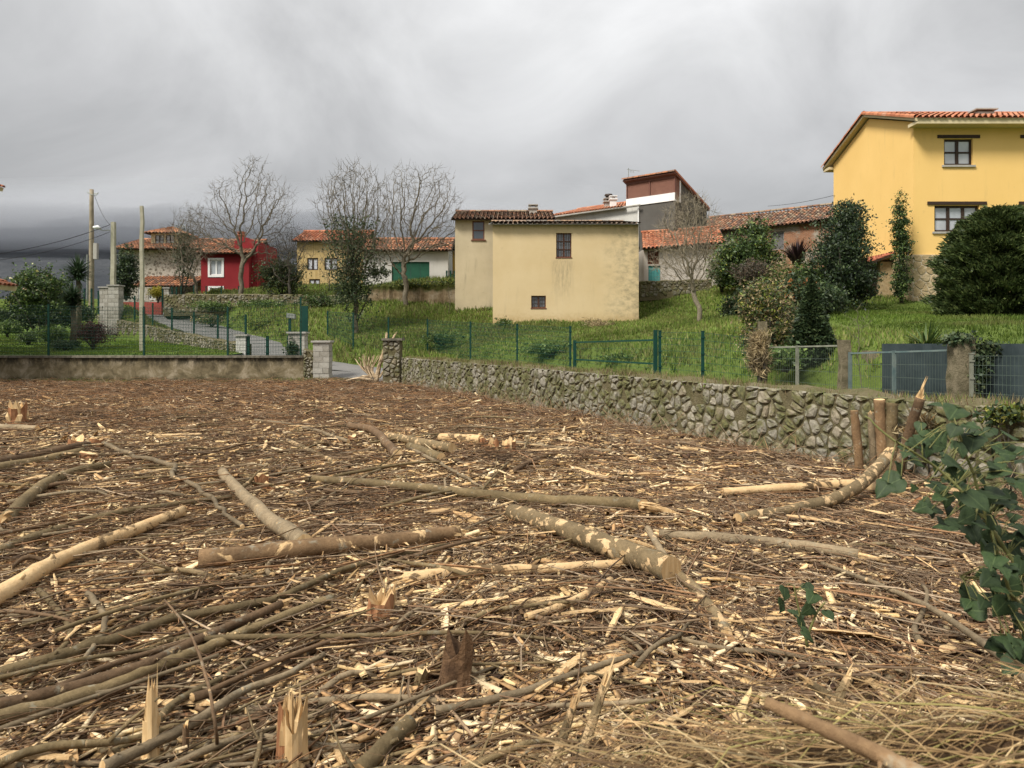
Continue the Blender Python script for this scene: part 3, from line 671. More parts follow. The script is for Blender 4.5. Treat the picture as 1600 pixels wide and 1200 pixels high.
def window(parent, O, U, Nn, u0, u1, z0, z1, rec=.12, nx=2, ny=1, fr=.06, fmat=None, gmat=None, name='window', label=None):
    O, U, Nn = Vector(O), Vector(U), Vector(Nn); Z = Vector((0, 0, 1)); B = lambda mb, a, b, c, d, d0, d1: mb.obox(O + U * a + Z * c - Nn * d1, U * (b - a), Z * (d - c), Nn * (d1 - d0))
    mb = MB(); d0, d1 = rec - .03, rec + .03
    B(mb, u0, u1, z0, z0 + fr, d0, d1); B(mb, u0, u1, z1 - fr, z1, d0, d1); B(mb, u0, u0 + fr, z0 + fr, z1 - fr, d0, d1); B(mb, u1 - fr, u1, z0 + fr, z1 - fr, d0, d1)
    for i in range(1, nx): c = u0 + (u1 - u0) * i / nx; B(mb, c - fr * .75, c + fr * .75, z0 + fr, z1 - fr, d0 - .004, d1)
    for j in range(1, ny): c = z0 + (z1 - z0) * j / ny; B(mb, u0 + fr, u1 - fr, c - fr * .4, c + fr * .4, d0 + .006, d1)
    w = mb.build(name, fmat or M_WOODDARK, parent)
    if label: w['label'] = label
    for i in range(nx):
        mb = MB(); a, b = u0 + (u1 - u0) * i / nx + fr * .5, u0 + (u1 - u0) * (i + 1) / nx - fr * .5
        mb.obox(O + U * a + Z * (z0 + fr * .5) - Nn * (rec + .02), U * (b - a), Z * (z1 - z0 - fr), Nn * .012); mb.build('pane', gmat or M_GLASS, w)
    return w
XU, XN = Vector((1, 0, 0)), Vector((0, -1, 0)); YU, YN = Vector((0, 1, 0)), Vector((-1, 0, 0))
def plaster(name, c1, c2, grime=(.2, .18, .14), gr=.3, scale=.7, moss_z=None, streak=.35):
    m = N(name); f = m.noise(scale, 6, .6); c = m.ramp(f, [(.3, c1), (.7, c2)])
    s_ = m.noise(1.6, 6, .7, m.map((1.6, 1.6, .22))); c = m.mix(m.math('MULTIPLY', m.step(s_, .54, .8), streak), c, grime)
    b = m.noise(3.2, 6, .72); c = m.mix(m.math('MULTIPLY', m.step(b, .58, .78), gr), c, grime)
    m.bump(m.noise(28, 5, .7), .35, .012); return m, c
def simple(name, *a, **k): m, c = plaster(name, *a, **k); return m.done(c, .92, .2)

# ---- yellow house
M_YEL = simple('yellow_paint', (.76, .5, .17), (.82, .55, .2), (.46, .31, .12), .38, .4, streak=.38)
M_CREAMF = dull('cream_fascia', (.55, .46, .28), (.62, .52, .33), 2, .85, .1)
y0, x0, zb, ze, yr, zr, y1 = 33.0, 18.0, 3.35, 11.35, 37.1, 12.8, 41.2; x1 = 32.0
H = thing('yellow_house', 'tall bright yellow house with tiled roof and stone base', 'house', (x0, y0, zb))
ops = []; lw = []
for k in (0, 1, 2):
    ops += [(19.37 - x0 + 3.72 * k, 20.66 - x0 + 3.72 * k, PZ(258, y0), PZ(217, y0)), (18.94 - x0 + 4.1 * k, 20.95 - x0 + 4.1 * k, PZ(362, y0), PZ(321, y0))]
mb = MB(); wall_open(mb, (x0, y0, 0), XU, XN, x1 - x0, ze, ops, .2, 0, zb - .6)
wall_open(mb, (x0, y0, 0), YU, YN, y1 - y0, ze, [], .2, 0, zb - .6)
mb.poly([(x0, y0, ze), (x0, yr, zr - .1), (x0, y1, ze)][::-1]); mb.poly([(x1, y0, zb), (x1, y1, zb), (x1, y1, ze), (x1, yr, zr - .1), (x1, y0, ze)]); mb.quad((x1, y1, zb), (x0, y1, zb), (x0, y1, ze), (x1, y1, ze))
mb.build('wall', M_YEL, H)
for i, o_ in enumerate(ops):
    w = window(H, (x0, y0, 0), XU, XN, *o_, rec=.14, nx=2 if i % 2 == 0 else 3, ny=2, fr=.09, gmat=M_GLASSL)
    a, b, c, d = o_; mb = MB(); e = .3 if i % 2 == 0 else .32
    mb.box(x0 + a - e, x0 + b + e, y0 - .05, y0 + .1, d + .03, d + .17); mb.build('lintel', M_WOODDARK, H)
    mb = MB(); mb.box(x0 + a - .1, x0 + b + .1, y0 - .07, y0 + .12, c - .09, c - .002); mb.build('sill', M_CONC, H)
# stone base: flagstones
m = N('sandstone_flag'); f = m.noise(9, 5, .65); c = m.mix(.5, m.ramp(m.rand(), [(0, (.3, .22, .11)), (.5, (.4, .3, .16)), (1, (.47, .38, .24))]), m.ramp(f, [(.3, (.24, .17, .08)), (.7, (.52, .42, .27))])); m.bump(f, .5, .02); M_FLAG = m.done(c, .9, .2)
M_POINT = dull('pale_pointing', (.45, .38, .26), (.55, .48, .36), 6, .95, .3)
zs = PZ(398, y0)
mb = MB(); mb.box(x0 - .05, 27, y0 - .05, y0 - .002, zb - .6, zs); mb.box(x0 - .05, x0 - .002, y0 - .002, y1, zb - .6, zs); mb.build('plinth', M_POINT, H)
rr = random.Random(8)
for (O_, U_, N_, w_, du) in (((x0 - .05, y0 - .05, zb - .3), XU, XN, 6.4, .36), ((x0 - .05, y0 - .05, zb - .3), YU, YN, 8.2, .5)):
    O_ = Vector(O_)
    for poly in voronoi(jgrid(w_, zs - zb + .3, du, .3, .4, rr), (0, w_, 0, zs - zb + .3)):
        if len(poly) < 3: continue
        s_ = stone_mesh(poly, .022, .03, .03, rr, .9)
        if not s_: continue
        b_ = MB(); b_.add([tuple(O_ + U_ * u + Vector((0, 0, v_)) + N_ * d) for u, v_, d in s_[0]], s_[1] if U_ is XU else [q[::-1] for q in s_[1]]); cc = O_ + U_ * s_[2][0] + Vector((0, 0, s_[2][1])); b_.build('stone', M_FLAG, H, loc=cc)
# roof
ov = .75; sl = (zr - ze) / (yr - y0); fz = ze - sl * ov * .6
V1 = Vector((0, yr - (y0 - ov), zr - fz)); V2 = Vector((0, yr - (y1 + ov), zr - fz))
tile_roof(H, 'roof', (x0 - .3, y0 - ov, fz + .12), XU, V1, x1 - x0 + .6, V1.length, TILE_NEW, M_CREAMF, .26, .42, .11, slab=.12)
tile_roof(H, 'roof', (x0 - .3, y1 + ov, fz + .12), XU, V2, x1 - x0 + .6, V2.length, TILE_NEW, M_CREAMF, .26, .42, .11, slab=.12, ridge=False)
mb = MB(); mb.box(x0 - .25, x1, y0 - ov + .02, y0 - .002, fz - .12, fz + .02); mb.box(x0 - .25, x1, y1 + .002, y1 + ov, fz - .12, fz + .02); mb.build('soffit', M_CREAMF, H)
mb = MB()                                                            # verge tiles on the gable
for V_, O_ in ((V1, Vector((x0 - .38, y0 - ov, fz + .14))), (V2, Vector((x0 - .38, y1 + ov, fz + .14)))):
    n = int(V_.length / .4)
    for k in range(n):
        a, b = O_ + V_ * (k / n), O_ + V_ * ((k + 1.12) / n); c = R.choice(TILE_NEW); vs_ = []
        for p, r_ in ((a, .13), (b, .115)):
            for j in range(6): an = math.pi * (j / 5 * 1.25 - .1); vs_.append((p.x + .1 - math.cos(an) * r_, p.y, p.z + math.sin(an) * r_ + .02))
        mb.add(vs_, [(j, j + 1, 7 + j, 6 + j) for j in range(5)], 0, c)
mb.build('verge_tiles', M_TILE, H, kind='stuff')
mb = MB(); mb.obox((x0 - .28, y0 - ov, fz - .02), (.06, 0, 0), V1, (0, 0, .16)); mb.obox((x0 - .28, y1 + ov, fz - .02), (.06, 0, 0), V2, (0, 0, .16)); mb.build('bargeboard', M_CREAMF, H)
p = P(1540, 180, 35.2); mb = MB(); mb.box(p.x - .5, p.x + .3, 35, 35.5, p.z - .5, p.z + .12); mb.box(p.x - .62, p.x + .42, 34.9, 35.6, p.z + .2, p.z + .26); mb.box(p.x - .5, p.x - .42, 35.2, 35.3, p.z + .12, p.z + .2); mb.box(p.x + .2, p.x + .28, 35.2, 35.3, p.z + .12, p.z + .2); mb.build('chimney', M_CONC, H)
# side porch
mb = MB(); mb.box(17.35, 17.94, 34.7, 36.8, zb - .4, 5.25); mb.build('porch_wall', M_FLAG, H)
mb = MB(); mb.box(16.75, 17.34, 35.0, 35.1, zb - .3, 5.1); mb.build('porch_door', M_WOODDARK, H)
tile_roof(H, 'porch_roof', (16.6, 36.9, 5.15), (0, -1, 0), Vector((1.35, 0, .5)), 2.5, 1.42, [(.3, .1, .06), (.36, .12, .07)], M_WOODDARK, .25, .4, .1, ridge=False)

# ---- cream house in the middle
m, c = plaster('cream_render', (.56, .43, .235), (.63, .5, .295), (.38, .31, .2), .35, .5, streak=.3)
xz = m.sep(); bn = m.noise(1.4, 6, .7); bn2 = m.noise(6, 6, .7)
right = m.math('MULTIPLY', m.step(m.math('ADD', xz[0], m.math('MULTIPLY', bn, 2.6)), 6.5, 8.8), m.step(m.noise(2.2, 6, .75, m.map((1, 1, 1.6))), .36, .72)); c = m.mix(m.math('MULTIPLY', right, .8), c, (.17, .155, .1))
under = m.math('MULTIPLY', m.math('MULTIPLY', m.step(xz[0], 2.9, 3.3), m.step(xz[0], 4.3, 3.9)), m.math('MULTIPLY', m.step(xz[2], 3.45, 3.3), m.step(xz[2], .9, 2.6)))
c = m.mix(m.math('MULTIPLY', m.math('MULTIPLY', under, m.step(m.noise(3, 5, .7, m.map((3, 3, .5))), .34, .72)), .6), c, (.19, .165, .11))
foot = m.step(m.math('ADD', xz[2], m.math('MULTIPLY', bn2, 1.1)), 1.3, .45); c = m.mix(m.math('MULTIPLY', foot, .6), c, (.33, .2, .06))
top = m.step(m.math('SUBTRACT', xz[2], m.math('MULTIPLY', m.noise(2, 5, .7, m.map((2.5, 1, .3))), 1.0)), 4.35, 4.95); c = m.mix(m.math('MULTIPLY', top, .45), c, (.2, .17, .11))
M_CREAM = m.done(c, .93, .15)
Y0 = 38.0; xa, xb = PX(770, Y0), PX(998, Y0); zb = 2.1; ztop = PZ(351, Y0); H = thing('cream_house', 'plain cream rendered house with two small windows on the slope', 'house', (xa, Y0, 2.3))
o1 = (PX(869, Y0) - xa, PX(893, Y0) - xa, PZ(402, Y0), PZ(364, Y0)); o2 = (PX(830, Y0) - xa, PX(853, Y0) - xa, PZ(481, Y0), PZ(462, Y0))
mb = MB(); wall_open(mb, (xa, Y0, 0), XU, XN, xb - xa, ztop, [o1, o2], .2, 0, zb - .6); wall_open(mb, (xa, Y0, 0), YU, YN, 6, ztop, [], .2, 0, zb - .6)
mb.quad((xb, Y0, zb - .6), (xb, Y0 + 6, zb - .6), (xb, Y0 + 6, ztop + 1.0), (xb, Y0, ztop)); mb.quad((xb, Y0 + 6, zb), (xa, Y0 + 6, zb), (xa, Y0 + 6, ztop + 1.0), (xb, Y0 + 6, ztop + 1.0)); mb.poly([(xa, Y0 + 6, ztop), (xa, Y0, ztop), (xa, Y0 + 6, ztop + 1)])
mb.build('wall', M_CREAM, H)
M_RUSTF = dull('reddish_window_wood', (.12, .05, .03), (.18, .08, .05), 8, .8, .2)
for o_, ny in ((o1, 3), (o2, 1)):
    w = window(H, (xa, Y0, 0), XU, XN, *o_, rec=.15, nx=2, ny=ny, fr=.055, fmat=M_RUSTF, gmat=glass('dusty_glass', (.1, .11, .12), .2))
    a, b, c_, d = o_; n = 6 if ny == 3 else 4
    for k in range(1, n): mb = MB(); u = xa + a + (b - a) * k / n; mb.box(u - .012, u + .012, Y0 + .02, Y0 + .045, c_, d); mb.build('bar', M_WOODDARK, w)
    for k in (.33, .66): mb = MB(); z_ = c_ + (d - c_) * k; mb.box(xa + a, xa + b, Y0 + .045, Y0 + .06, z_ - .012, z_ + .012); mb.build('bar', M_WOODDARK, w)
    mb = MB(); mb.box(xa + a - .03, xa + b + .03, Y0 - .025, Y0 + .08, c_ - .05, c_ - .003); mb.build('sill', M_RUSTF, H)
TILE_GREY = [(.2, .17, .14), (.26, .19, .14), (.16, .14, .12), (.3, .2, .13)]
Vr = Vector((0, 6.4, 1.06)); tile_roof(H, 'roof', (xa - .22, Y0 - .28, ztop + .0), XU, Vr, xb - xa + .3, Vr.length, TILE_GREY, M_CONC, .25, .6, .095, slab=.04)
# ---- annex behind, left
M_ANNEX = simple('old_cream_render', (.44, .37, .24), (.54, .46, .31), (.2, .17, .12), .5, .6, streak=.5)
Y0 = 45.0; xa, xb = PX(711, Y0), PX(868, Y0); ztop = PZ(344, Y0); H = thing('annex_house', 'older pale house with one dark window behind the cream house', 'house', (xa, Y0, 4.5))
o1 = (PX(738, Y0) - xa, PX(757, Y0) - xa, PZ(374.5, Y0), PZ(345.5, Y0))
mb = MB(); wall_open(mb, (xa, Y0, 0), XU, XN, xb - xa, ztop, [o1], .15, 0, 2.5); wall_open(mb, (xa, Y0, 0), YU, YN, 7, ztop, [], .15, 0, 2.5); mb.quad((xb, Y0, 2.5), (xb, Y0 + 7, 2.5), (xb, Y0 + 7, ztop), (xb, Y0, ztop)); mb.poly([(xa, Y0 + 7, ztop), (xa, Y0 + 3.5, ztop + .95), (xa, Y0, ztop)][::-1]); mb.poly([(xb, Y0, ztop), (xb, Y0 + 3.5, ztop + .95), (xb, Y0 + 7, ztop)]); mb.build('wall', M_ANNEX, H)
window(H, (xa, Y0, 0), XU, XN, *o1, rec=.06, nx=1, ny=2, fr=.07, fmat=M_RUSTF, gmat=M_GLASS)
mb = MB(); mb.box(xa + o1[0] - .08, xa + o1[1] + .08, Y0 - .06, Y0 + .05, o1[2] - .07, o1[2] - .002); mb.build('sill', M_RUSTF, H)
Vr = Vector((0, 3.9, 1.06)); tile_roof(H, 'roof', (xa - .2, Y0 - .4, ztop + .02), XU, Vr, xb - xa + .2, Vr.length, TILE_OLD, M_WOODDARK, .25, .45, .11); tile_roof(H, 'roof', (xa - .2, Y0 + 7.4, ztop + .02), XU, Vector((0, -3.9, 1.06)), xb - xa + .2, Vr.length, TILE_OLD, M_WOODDARK, .25, .45, .11, ridge=False)
def chimney(parent, px, Y, yt, ybm, w, mat, capmat=None, pot=False):
    a = P(px, ybm, Y); b = P(px, yt, Y); mb = MB(); mb.box(a.x - w, a.x + w, Y - w, Y + w, a.z - .6, b.z - .16); mb.box(a.x - w * 1.35, a.x + w * 1.35, Y - w * 1.35, Y + w * 1.35, b.z - .16, b.z - .08)
    for q in (-1, 1): mb.box(a.x + q * w * .8 - .05, a.x + q * w * .8 + .05, Y - w, Y + w, b.z - .08, b.z + .06)
    mb.box(a.x - w * 1.3, a.x + w * 1.3, Y - w * 1.3, Y + w * 1.3, b.z + .06, b.z + .12); c = mb.build('chimney', mat, parent)
    if pot: mb = MB(); mb.tube([(a.x, Y, b.z + .12), (a.x, Y, b.z + .3)], .2, 8); mb.tube([(a.x, Y, b.z + .3), (a.x, Y, b.z + .42)], [.3, .26], 8); mb.build('cowl', M_WOODDARK, c)
chimney(H, 833, 47.6, 323, 333, .24, M_CONC)

# ---- stepped house with the brown shuttered loggia
M_DARKW = simple('blackened_render', (.075, .07, .062), (.125, .118, .105), (.035, .033, .03), .5, .5, streak=.6)
M_GREYW = simple('streaked_white_render', (.42, .41, .38), (.55, .54, .5), (.14, .13, .11), .4, .8, streak=.7)
M_SHUT = N('brown_shutter'); m = M_SHUT; wv = m.n('ShaderNodeTexWave', wave_type='BANDS', bands_direction='Z'); wv.inputs['Scale'].default_value = 6; m.l(m.co, wv.inputs[0]); m.bump(wv.outputs['Fac'], .6, .03); M_SHUT = m.done(m.mix(.3, (.2, .09, .06), m.ramp(m.noise(3), [(.3, (.15, .065, .045)), (.7, (.25, .12, .08))])), .6, .3)
C0 = P(1055, 312, 46); U1 = Vector((-.754, .657, 0)); S1 = Vector((.657, .754, 0)); Nf = Vector((-.657, -.754, 0)); Ns = Vector((.754, -.657, 0)); Z = Vector((0, 0, 1))
H = thing('loggia_house', 'dark stepped house with brown shuttered loggia and white parapet', 'house', (C0.x, C0.y, 4.5)); B0 = Vector((C0.x, C0.y, 0))
zA, zB, zC = 10.22, 10.72, 11.9                                      # wall top, parapet top, roof edge
LL = 3.55
mb = MB(); wall_open(mb, B0, U1, Nf, LL - .9, zA, [], .1, 0, 3); wall_open(mb, B0, S1, Ns, 4.3, zA, [], .1, 0, 3)
mb.poly([B0 + S1 * .62 + Z * zA, B0 + S1 * 4.3 + Z * zA, B0 + S1 * 4.3 + Z * 10.3, B0 + S1 * .62 + Z * (zC - .12)]); mb.build('wall', M_DARKW, H)
mb = MB(); wall_open(mb, B0 + U1 * (LL - .9), U1, Nf, 7.6, zA - .05, [], .1, 0, 3); mb.quad(B0 + U1 * 10.2 + Z * 3, B0 + U1 * 10.2 + S1 * 5 + Z * 3, B0 + U1 * 10.2 + S1 * 5 + Z * zA, B0 + U1 * 10.2 + Z * zA); mb.build('wing_wall', M_GREYW, H)
mb = MB(); mb.obox(B0 + Nf * .06 - Ns * 0 + Z * (zA + .002), U1 * LL, -Nf * .2, Z * (zB - zA)); mb.obox(B0 + U1 * LL + Z * (zA + .002), S1 * 3, -U1 * .12, Z * (zB - zA)); mb.build('parapet', M_WHITE, H)
for k, (a, b) in enumerate(((.05, LL * .49), (LL * .51, LL - .1))):
    mb = MB(); mb.obox(B0 + U1 * a + Z * zB + Nf * .0, U1 * (b - a), -Nf * .06, Z * (zC - zB - .22)); mb.build('shutter', M_SHUT, H)
M_BROWN = dull('brown_frame', (.13, .055, .04), (.18, .08, .055), 5, .6, .1)
mb = MB()
for u in (0, LL * .5, LL - .06): mb.obox(B0 + U1 * (u - .01) + Nf * .03 + Z * zB, U1 * .08, -Nf * .12, Z * (zC - zB - .2))
mb.obox(B0 + Nf * .04 + Z * (zC - .24), U1 * LL, -Nf * .14, Z * .14); mb.obox(B0 + Ns * .02 + Z * (zC - .24), S1 * .62, -Ns * .1, Z * .12); mb.build('loggia_frame', M_BROWN, H)
mb = MB(); mb.obox(B0 + S1 * .02 + Z * (zA + .1), S1 * .52, -Ns * .06, Z * (zC - zA - .35)); mb.build('shutter', M_SHUT, H)
mb = MB(); mb.obox(B0 + S1 * .54 + Ns * .05 + Z * (zA - .05), S1 * .1, -Ns * .1, Z * (zC - zA - .1)); mb.obox(B0 + S1 * .0 + Ns * .05 + Z * (zA - .04), S1 * .54, -Ns * .1, Z * .08); mb.build('white_post', M_WHITE, H)
Vd = S1 * 4.7 + Z * -1.75; Or = B0 - S1 * .25 - U1 * .12 + Z * (zC + .06); Ob = Or + Vd
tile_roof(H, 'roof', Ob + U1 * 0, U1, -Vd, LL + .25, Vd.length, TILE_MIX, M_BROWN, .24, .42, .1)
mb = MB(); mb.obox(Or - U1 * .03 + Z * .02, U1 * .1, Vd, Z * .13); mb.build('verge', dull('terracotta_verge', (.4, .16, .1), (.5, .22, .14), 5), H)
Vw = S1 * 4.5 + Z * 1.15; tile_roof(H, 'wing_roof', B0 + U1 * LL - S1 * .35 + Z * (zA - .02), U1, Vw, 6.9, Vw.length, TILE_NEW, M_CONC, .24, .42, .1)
mb = MB(); mb.tube([B0 + U1 * (LL - 1.2) - S1 * .3 + Z * (zA - .04), B0 + U1 * 10.2 - S1 * .42 + Z * (zA - .1)], .06, 6); mb.build('gutter', M_CONC, H)
mb = MB(); mb.tube([B0 + U1 * (LL - .95) - S1 * .08 + Z * (zA - .1), B0 + U1 * (LL - .95) - S1 * .08 + Z * 7.5], .05, 6); mb.build('downpipe', M_WHITE, H)
chimney(H, 958, 49.6, 309, 325, .2, M_WHITE); chimney(H, 951, 51, 313, 321, .28, M_CONC, pot=True)
p = P(982, 285, 48.3); mb = MB(); mb.tube([(p.x, p.y, p.z - .8), (p.x, p.y, p.z + .95)], .022, 5); 
for k in range(4): mb.tube([(p.x + .1 * k, p.y, p.z + .85 - .02 * k), (p.x + .12 * k, p.y, p.z + .68 - .02 * k)], .016, 4)
mb.tube([(p.x - .1, p.y, p.z + .86), (p.x + .75, p.y, p.z + .74)], .014, 4); o = mb.build('tv_antenna', M_GALV, loc=(p.x, p.y, p.z)); tag(o, 'thin rooftop television antenna beside the brown loggia', 'antenna')

# ---- long brick barn
m = N('old_brick'); br = m.n('ShaderNodeTexBrick'); br.inputs['Scale'].default_value = 3.2; mp = m.n('ShaderNodeMapping'); mp.inputs['Rotation'].default_value = (rad(90), 0, 0); m.l(m.co, mp.inputs[0]); m.l(mp.outputs[0], br.inputs['Vector'])
for i, c_ in enumerate(((.3, .14, .075, 1), (.22, .1, .055, 1), (.28, .22, .16, 1))): br.inputs[1 + i].default_value = c_
c = m.mix(m.step(m.noise(.7, 5, .7), .47, .58), br.outputs[0], m.ramp(m.noise(5, 5, .7), [(.3, (.17, .14, .1)), (.7, (.4, .36, .3))])); m.bump(m.noise(12, 5, .7), .6, .03); M_BRICK = m.done(c, .95, .15)
A_ = Vector((PX(1325, 45.5), 45.5, 0)); E_ = Vector((PX(1085, 52), 52, 0)); U2 = (E_ - A_).normalized(); N2 = Vector((U2.y, -U2.x, 0)); N2 = N2 if N2.y < 0 else -N2; LB = (E_ - A_).length
H = thing('brick_barn', 'long old brick and rubble barn with sagging tiled roof', 'barn', (A_.x, A_.y, 5)); hz = PZ(340, 46)
pos = lambda px: ((lambda k: (A_.x - k * A_.y) / (k * U2.y - U2.x))((px - 800) / F))
uo = sorted((pos(1205), pos(1225))); op = (uo[0], uo[1], hz - 1.75, hz - .55)
mb = MB(); wall_open(mb, A_, U2, N2, LB, hz, [op], .2, 0, 3); mb.quad(E_ + Z * 3, E_ - N2 * 6 + Z * 3, E_ - N2 * 6 + Z * hz, E_ + Z * hz); mb.poly([E_ + Z * hz, E_ - N2 * 6 + Z * hz, E_ - N2 * 3 + Z * (hz + 1.3)]); mb.build('wall', M_BRICK, H)
window(H, A_, U2, N2, *op, rec=.12, nx=1, ny=1, fr=.08, fmat=dull('grey_boards', (.16, .15, .14), (.24, .22, .2), 6), gmat=dull('grey_board_infill', (.1, .1, .1), (.16, .15, .15), 9), name='hatch')
Vb = -N2 * 3.4 + Z * 1.42; tile_roof(H, 'roof', A_ + N2 * .4 + Z * (hz - .1) - U2 * .3, U2, Vb, LB + .5, Vb.length, TILE_OLD, M_WOODDARK, .25, .45, .11, sag=.1)
# ---- small lean-to with teal door
M_LIME = simple('limewash', (.42, .38, .33), (.56, .52, .46), (.2, .17, .13), .6, 1.2, streak=.4)
Y0 = 43.5; xa, xb = PX(1006, Y0), PX(1128, Y0); H = thing('lean_to', 'little whitewashed lean-to with orange tiles and teal door', 'shed', (xa, Y0, 4.5)); ht = PZ(389, Y0)
od = (PX(1013, Y0) - xa, PX(1032, Y0) - xa, PZ(446, Y0), PZ(415, Y0)); ow = (PX(1012, Y0) - xa, PX(1030, Y0) - xa, PZ(413, Y0), PZ(392, Y0))
mb = MB(); wall_open(mb, (xa, Y0, 0), XU, XN, xb - xa, ht, [od, ow], .2, 0, 3); wall_open(mb, (xa, Y0, 0), YU, YN, 3, ht, [], .2, 0, 3); mb.quad((xb, Y0, 3), (xb, Y0 + 3, 3), (xb, Y0 + 3, ht), (xb, Y0, ht)); mb.build('wall', M_LIME, H)
M_TEAL = dull('teal_paint', (.06, .25, .24), (.1, .33, .31), 6, .7, .2)
mb = MB(); mb.box(xa + od[0], xa + od[1], Y0 + .1, Y0 + .15, od[2], od[3]); d_ = mb.build('door', M_TEAL, H)
for k in range(4): mb = MB(); u = xa + od[0] + (od[1] - od[0]) * (k + .5) / 4; mb.box(u - .07, u + .07, Y0 + .07, Y0 + .099, od[2], od[3] - .06); mb.build('board', M_TEAL, d_)
for k in range(6): mb = MB(); u = xa + ow[0] + (ow[1] - ow[0]) * (k + .5) / 6; mb.box(u - .035, u + .035, Y0 + .03, Y0 + .07, ow[2], ow[3]); mb.build('slat', M_RUSTF, H)
mb = MB(); mb.box(xa + ow[0], xa + ow[1], Y0 + .15, Y0 + .18, ow[2], ow[3]); mb.build('window_void', M_WOODDARK, H)
Vl = Vector((.5, 3.2, 1.35)); tile_roof(H, 'roof', (xa - .15, Y0 - .35, ht - .02), Vector((1, 0, .075)), Vl, xb - xa + .3, Vl.length, TILE_NEW, M_WOODDARK, .24, .42, .1)
rubble_wall('low_wall', 'low dark stone wall in front of the lean-to', P(1000, 462, 42.3), P(1112, 456, 42.3), .85, .7, .25, .18, 0, rnd=random.Random(51), thick=.35)

# ---- yellow plank house, left of the ivy tree
m = N('yellow_boards'); wv = m.noise(14, 3, .6, m.map((1, 1, .02))); M_YB = m.done(m.mix(.6, m.ramp(m.noise(.8, 5), [(.3, (.46, .33, .14)), (.7, (.56, .42, .2))]), m.ramp(wv, [(.35, (.33, .22, .08)), (.65, (.58, .44, .22))])), .85, .2); m.bump(wv, .5, .03)
def block_house(name, label, pxa, pxb, Y0, dep, ybase, ytop, wmat, wins=(), rise=1.4, pal=TILE_MIX, cat='house', ov=.4, back=True, doors=(), wfr=None, wgl=None, two=True, sid=True):
    xa, xb = PX(pxa, Y0), PX(pxb, Y0); z0_, z1_ = PZ(ybase, Y0), PZ(ytop, Y0); H = thing(name, label, cat, (xa, Y0, z0_))
    ops = [(PX(a, Y0) - xa, PX(b, Y0) - xa, PZ(d, Y0), PZ(c, Y0)) for a, b, c, d in [w[:4] for w in wins]] + [(PX(a, Y0) - xa, PX(b, Y0) - xa, PZ(d, Y0), PZ(c, Y0)) for a, b, c, d in doors]
    mb = MB(); wall_open(mb, (xa, Y0, 0), XU, XN, xb - xa, z1_, ops, .15, 0, z0_ - 1.0); wall_open(mb, (xa, Y0, 0), YU, YN, dep, z1_, [], .1, 0, z0_ - 1); mb.quad((xb, Y0, z0_ - 1), (xb, Y0 + dep, z0_ - 1), (xb, Y0 + dep, z1_), (xb, Y0, z1_))
    if two:
        mb.poly([(xa, Y0, z1_), (xa, Y0 + dep / 2, z1_ + rise * .86), (xa, Y0 + dep, z1_)][::-1]); mb.poly([(xb, Y0, z1_), (xb, Y0 + dep / 2, z1_ + rise * .86), (xb, Y0 + dep, z1_)])
    mb.build('wall', wmat, H)
    for o_ in ops[:len(wins)]: window(H, (xa, Y0, 0), XU, XN, *o_, rec=.08, nx=2, ny=1, fr=.08, fmat=wfr or M_WHITE, gmat=wgl or M_GLASS)
    hd = dep / 2 if two else dep; Vr = Vector((0, hd + ov, rise)); tile_roof(H, 'roof', (xa - .3, Y0 - ov, z1_ + .04), XU, Vr, xb - xa + .6, Vr.length, pal, M_WOODDARK, .25, .45, .11)
    if two: tile_roof(H, 'roof', (xa - .3, Y0 + dep + ov, z1_ + .04), XU, Vector((0, -hd - ov, rise)), xb - xa + .6, Vr.length, pal, M_WOODDARK, .25, .45, .11, ridge=False)
    return H, xa, ops
M_SHUTW = dull('pale_roller_shutter', (.45, .46, .5), (.55, .56, .6), 3, .7, .2)
block_house('timber_house', 'yellow boarded house with pale roller shutters behind the bare trees', 464, 566, 56, 6, 447, 378, M_YB, [(480, 497, 403, 422), (507, 527, 403, 422), (483, 500, 436, 445), (540, 556, 403, 422)], 1.15, TILE_NEW, wfr=M_WOODDARK, wgl=M_SHUTW)
M_GARAGE = dull('green_garage_door', (.012, .07, .04), (.02, .095, .055), 2, .6, .15)
H, xa, ops = block_house('garage_building', 'long low white building with wide dark green doors', 568, 700, 52, 5, 447, 393, simple('grey_white_render', (.46, .44, .4), (.58, .56, .52), (.25, .22, .18), .3, .8), [], 1.15, TILE_MIX, doors=[(612, 671, 409, 447)], cat='building')
a, b, c_, d = ops[0]
for k in range(4): mb = MB(); w_ = (b - a) / 4; mb.box(xa + a + w_ * k + .01, xa + a + w_ * (k + 1) - .01, 52.09, 52.14, c_, d); mb.build('door', M_GARAGE, H)
H, xa, ops = block_house('yellow_annex', 'narrow ochre house sliver with balcony rail beside the old pale house', 696, 712, 56, 5, 442, 392, simple('ochre_paint', (.5, .3, .06), (.58, .36, .09)), [], .7, TILE_OLD, two=False)
ps = [(PX(a, 51.5), 51.5, PZ(446, 51.5), PZ(424, 51.5)) for a in (698, 704, 710)]; t = post_fence('balcony_gate', 'blue green railing gate in front of the ochre wall', ps, .05, dx=.12, dz=.6, mat=M_GREEN, wr=.012); t['category'] = 'gate'
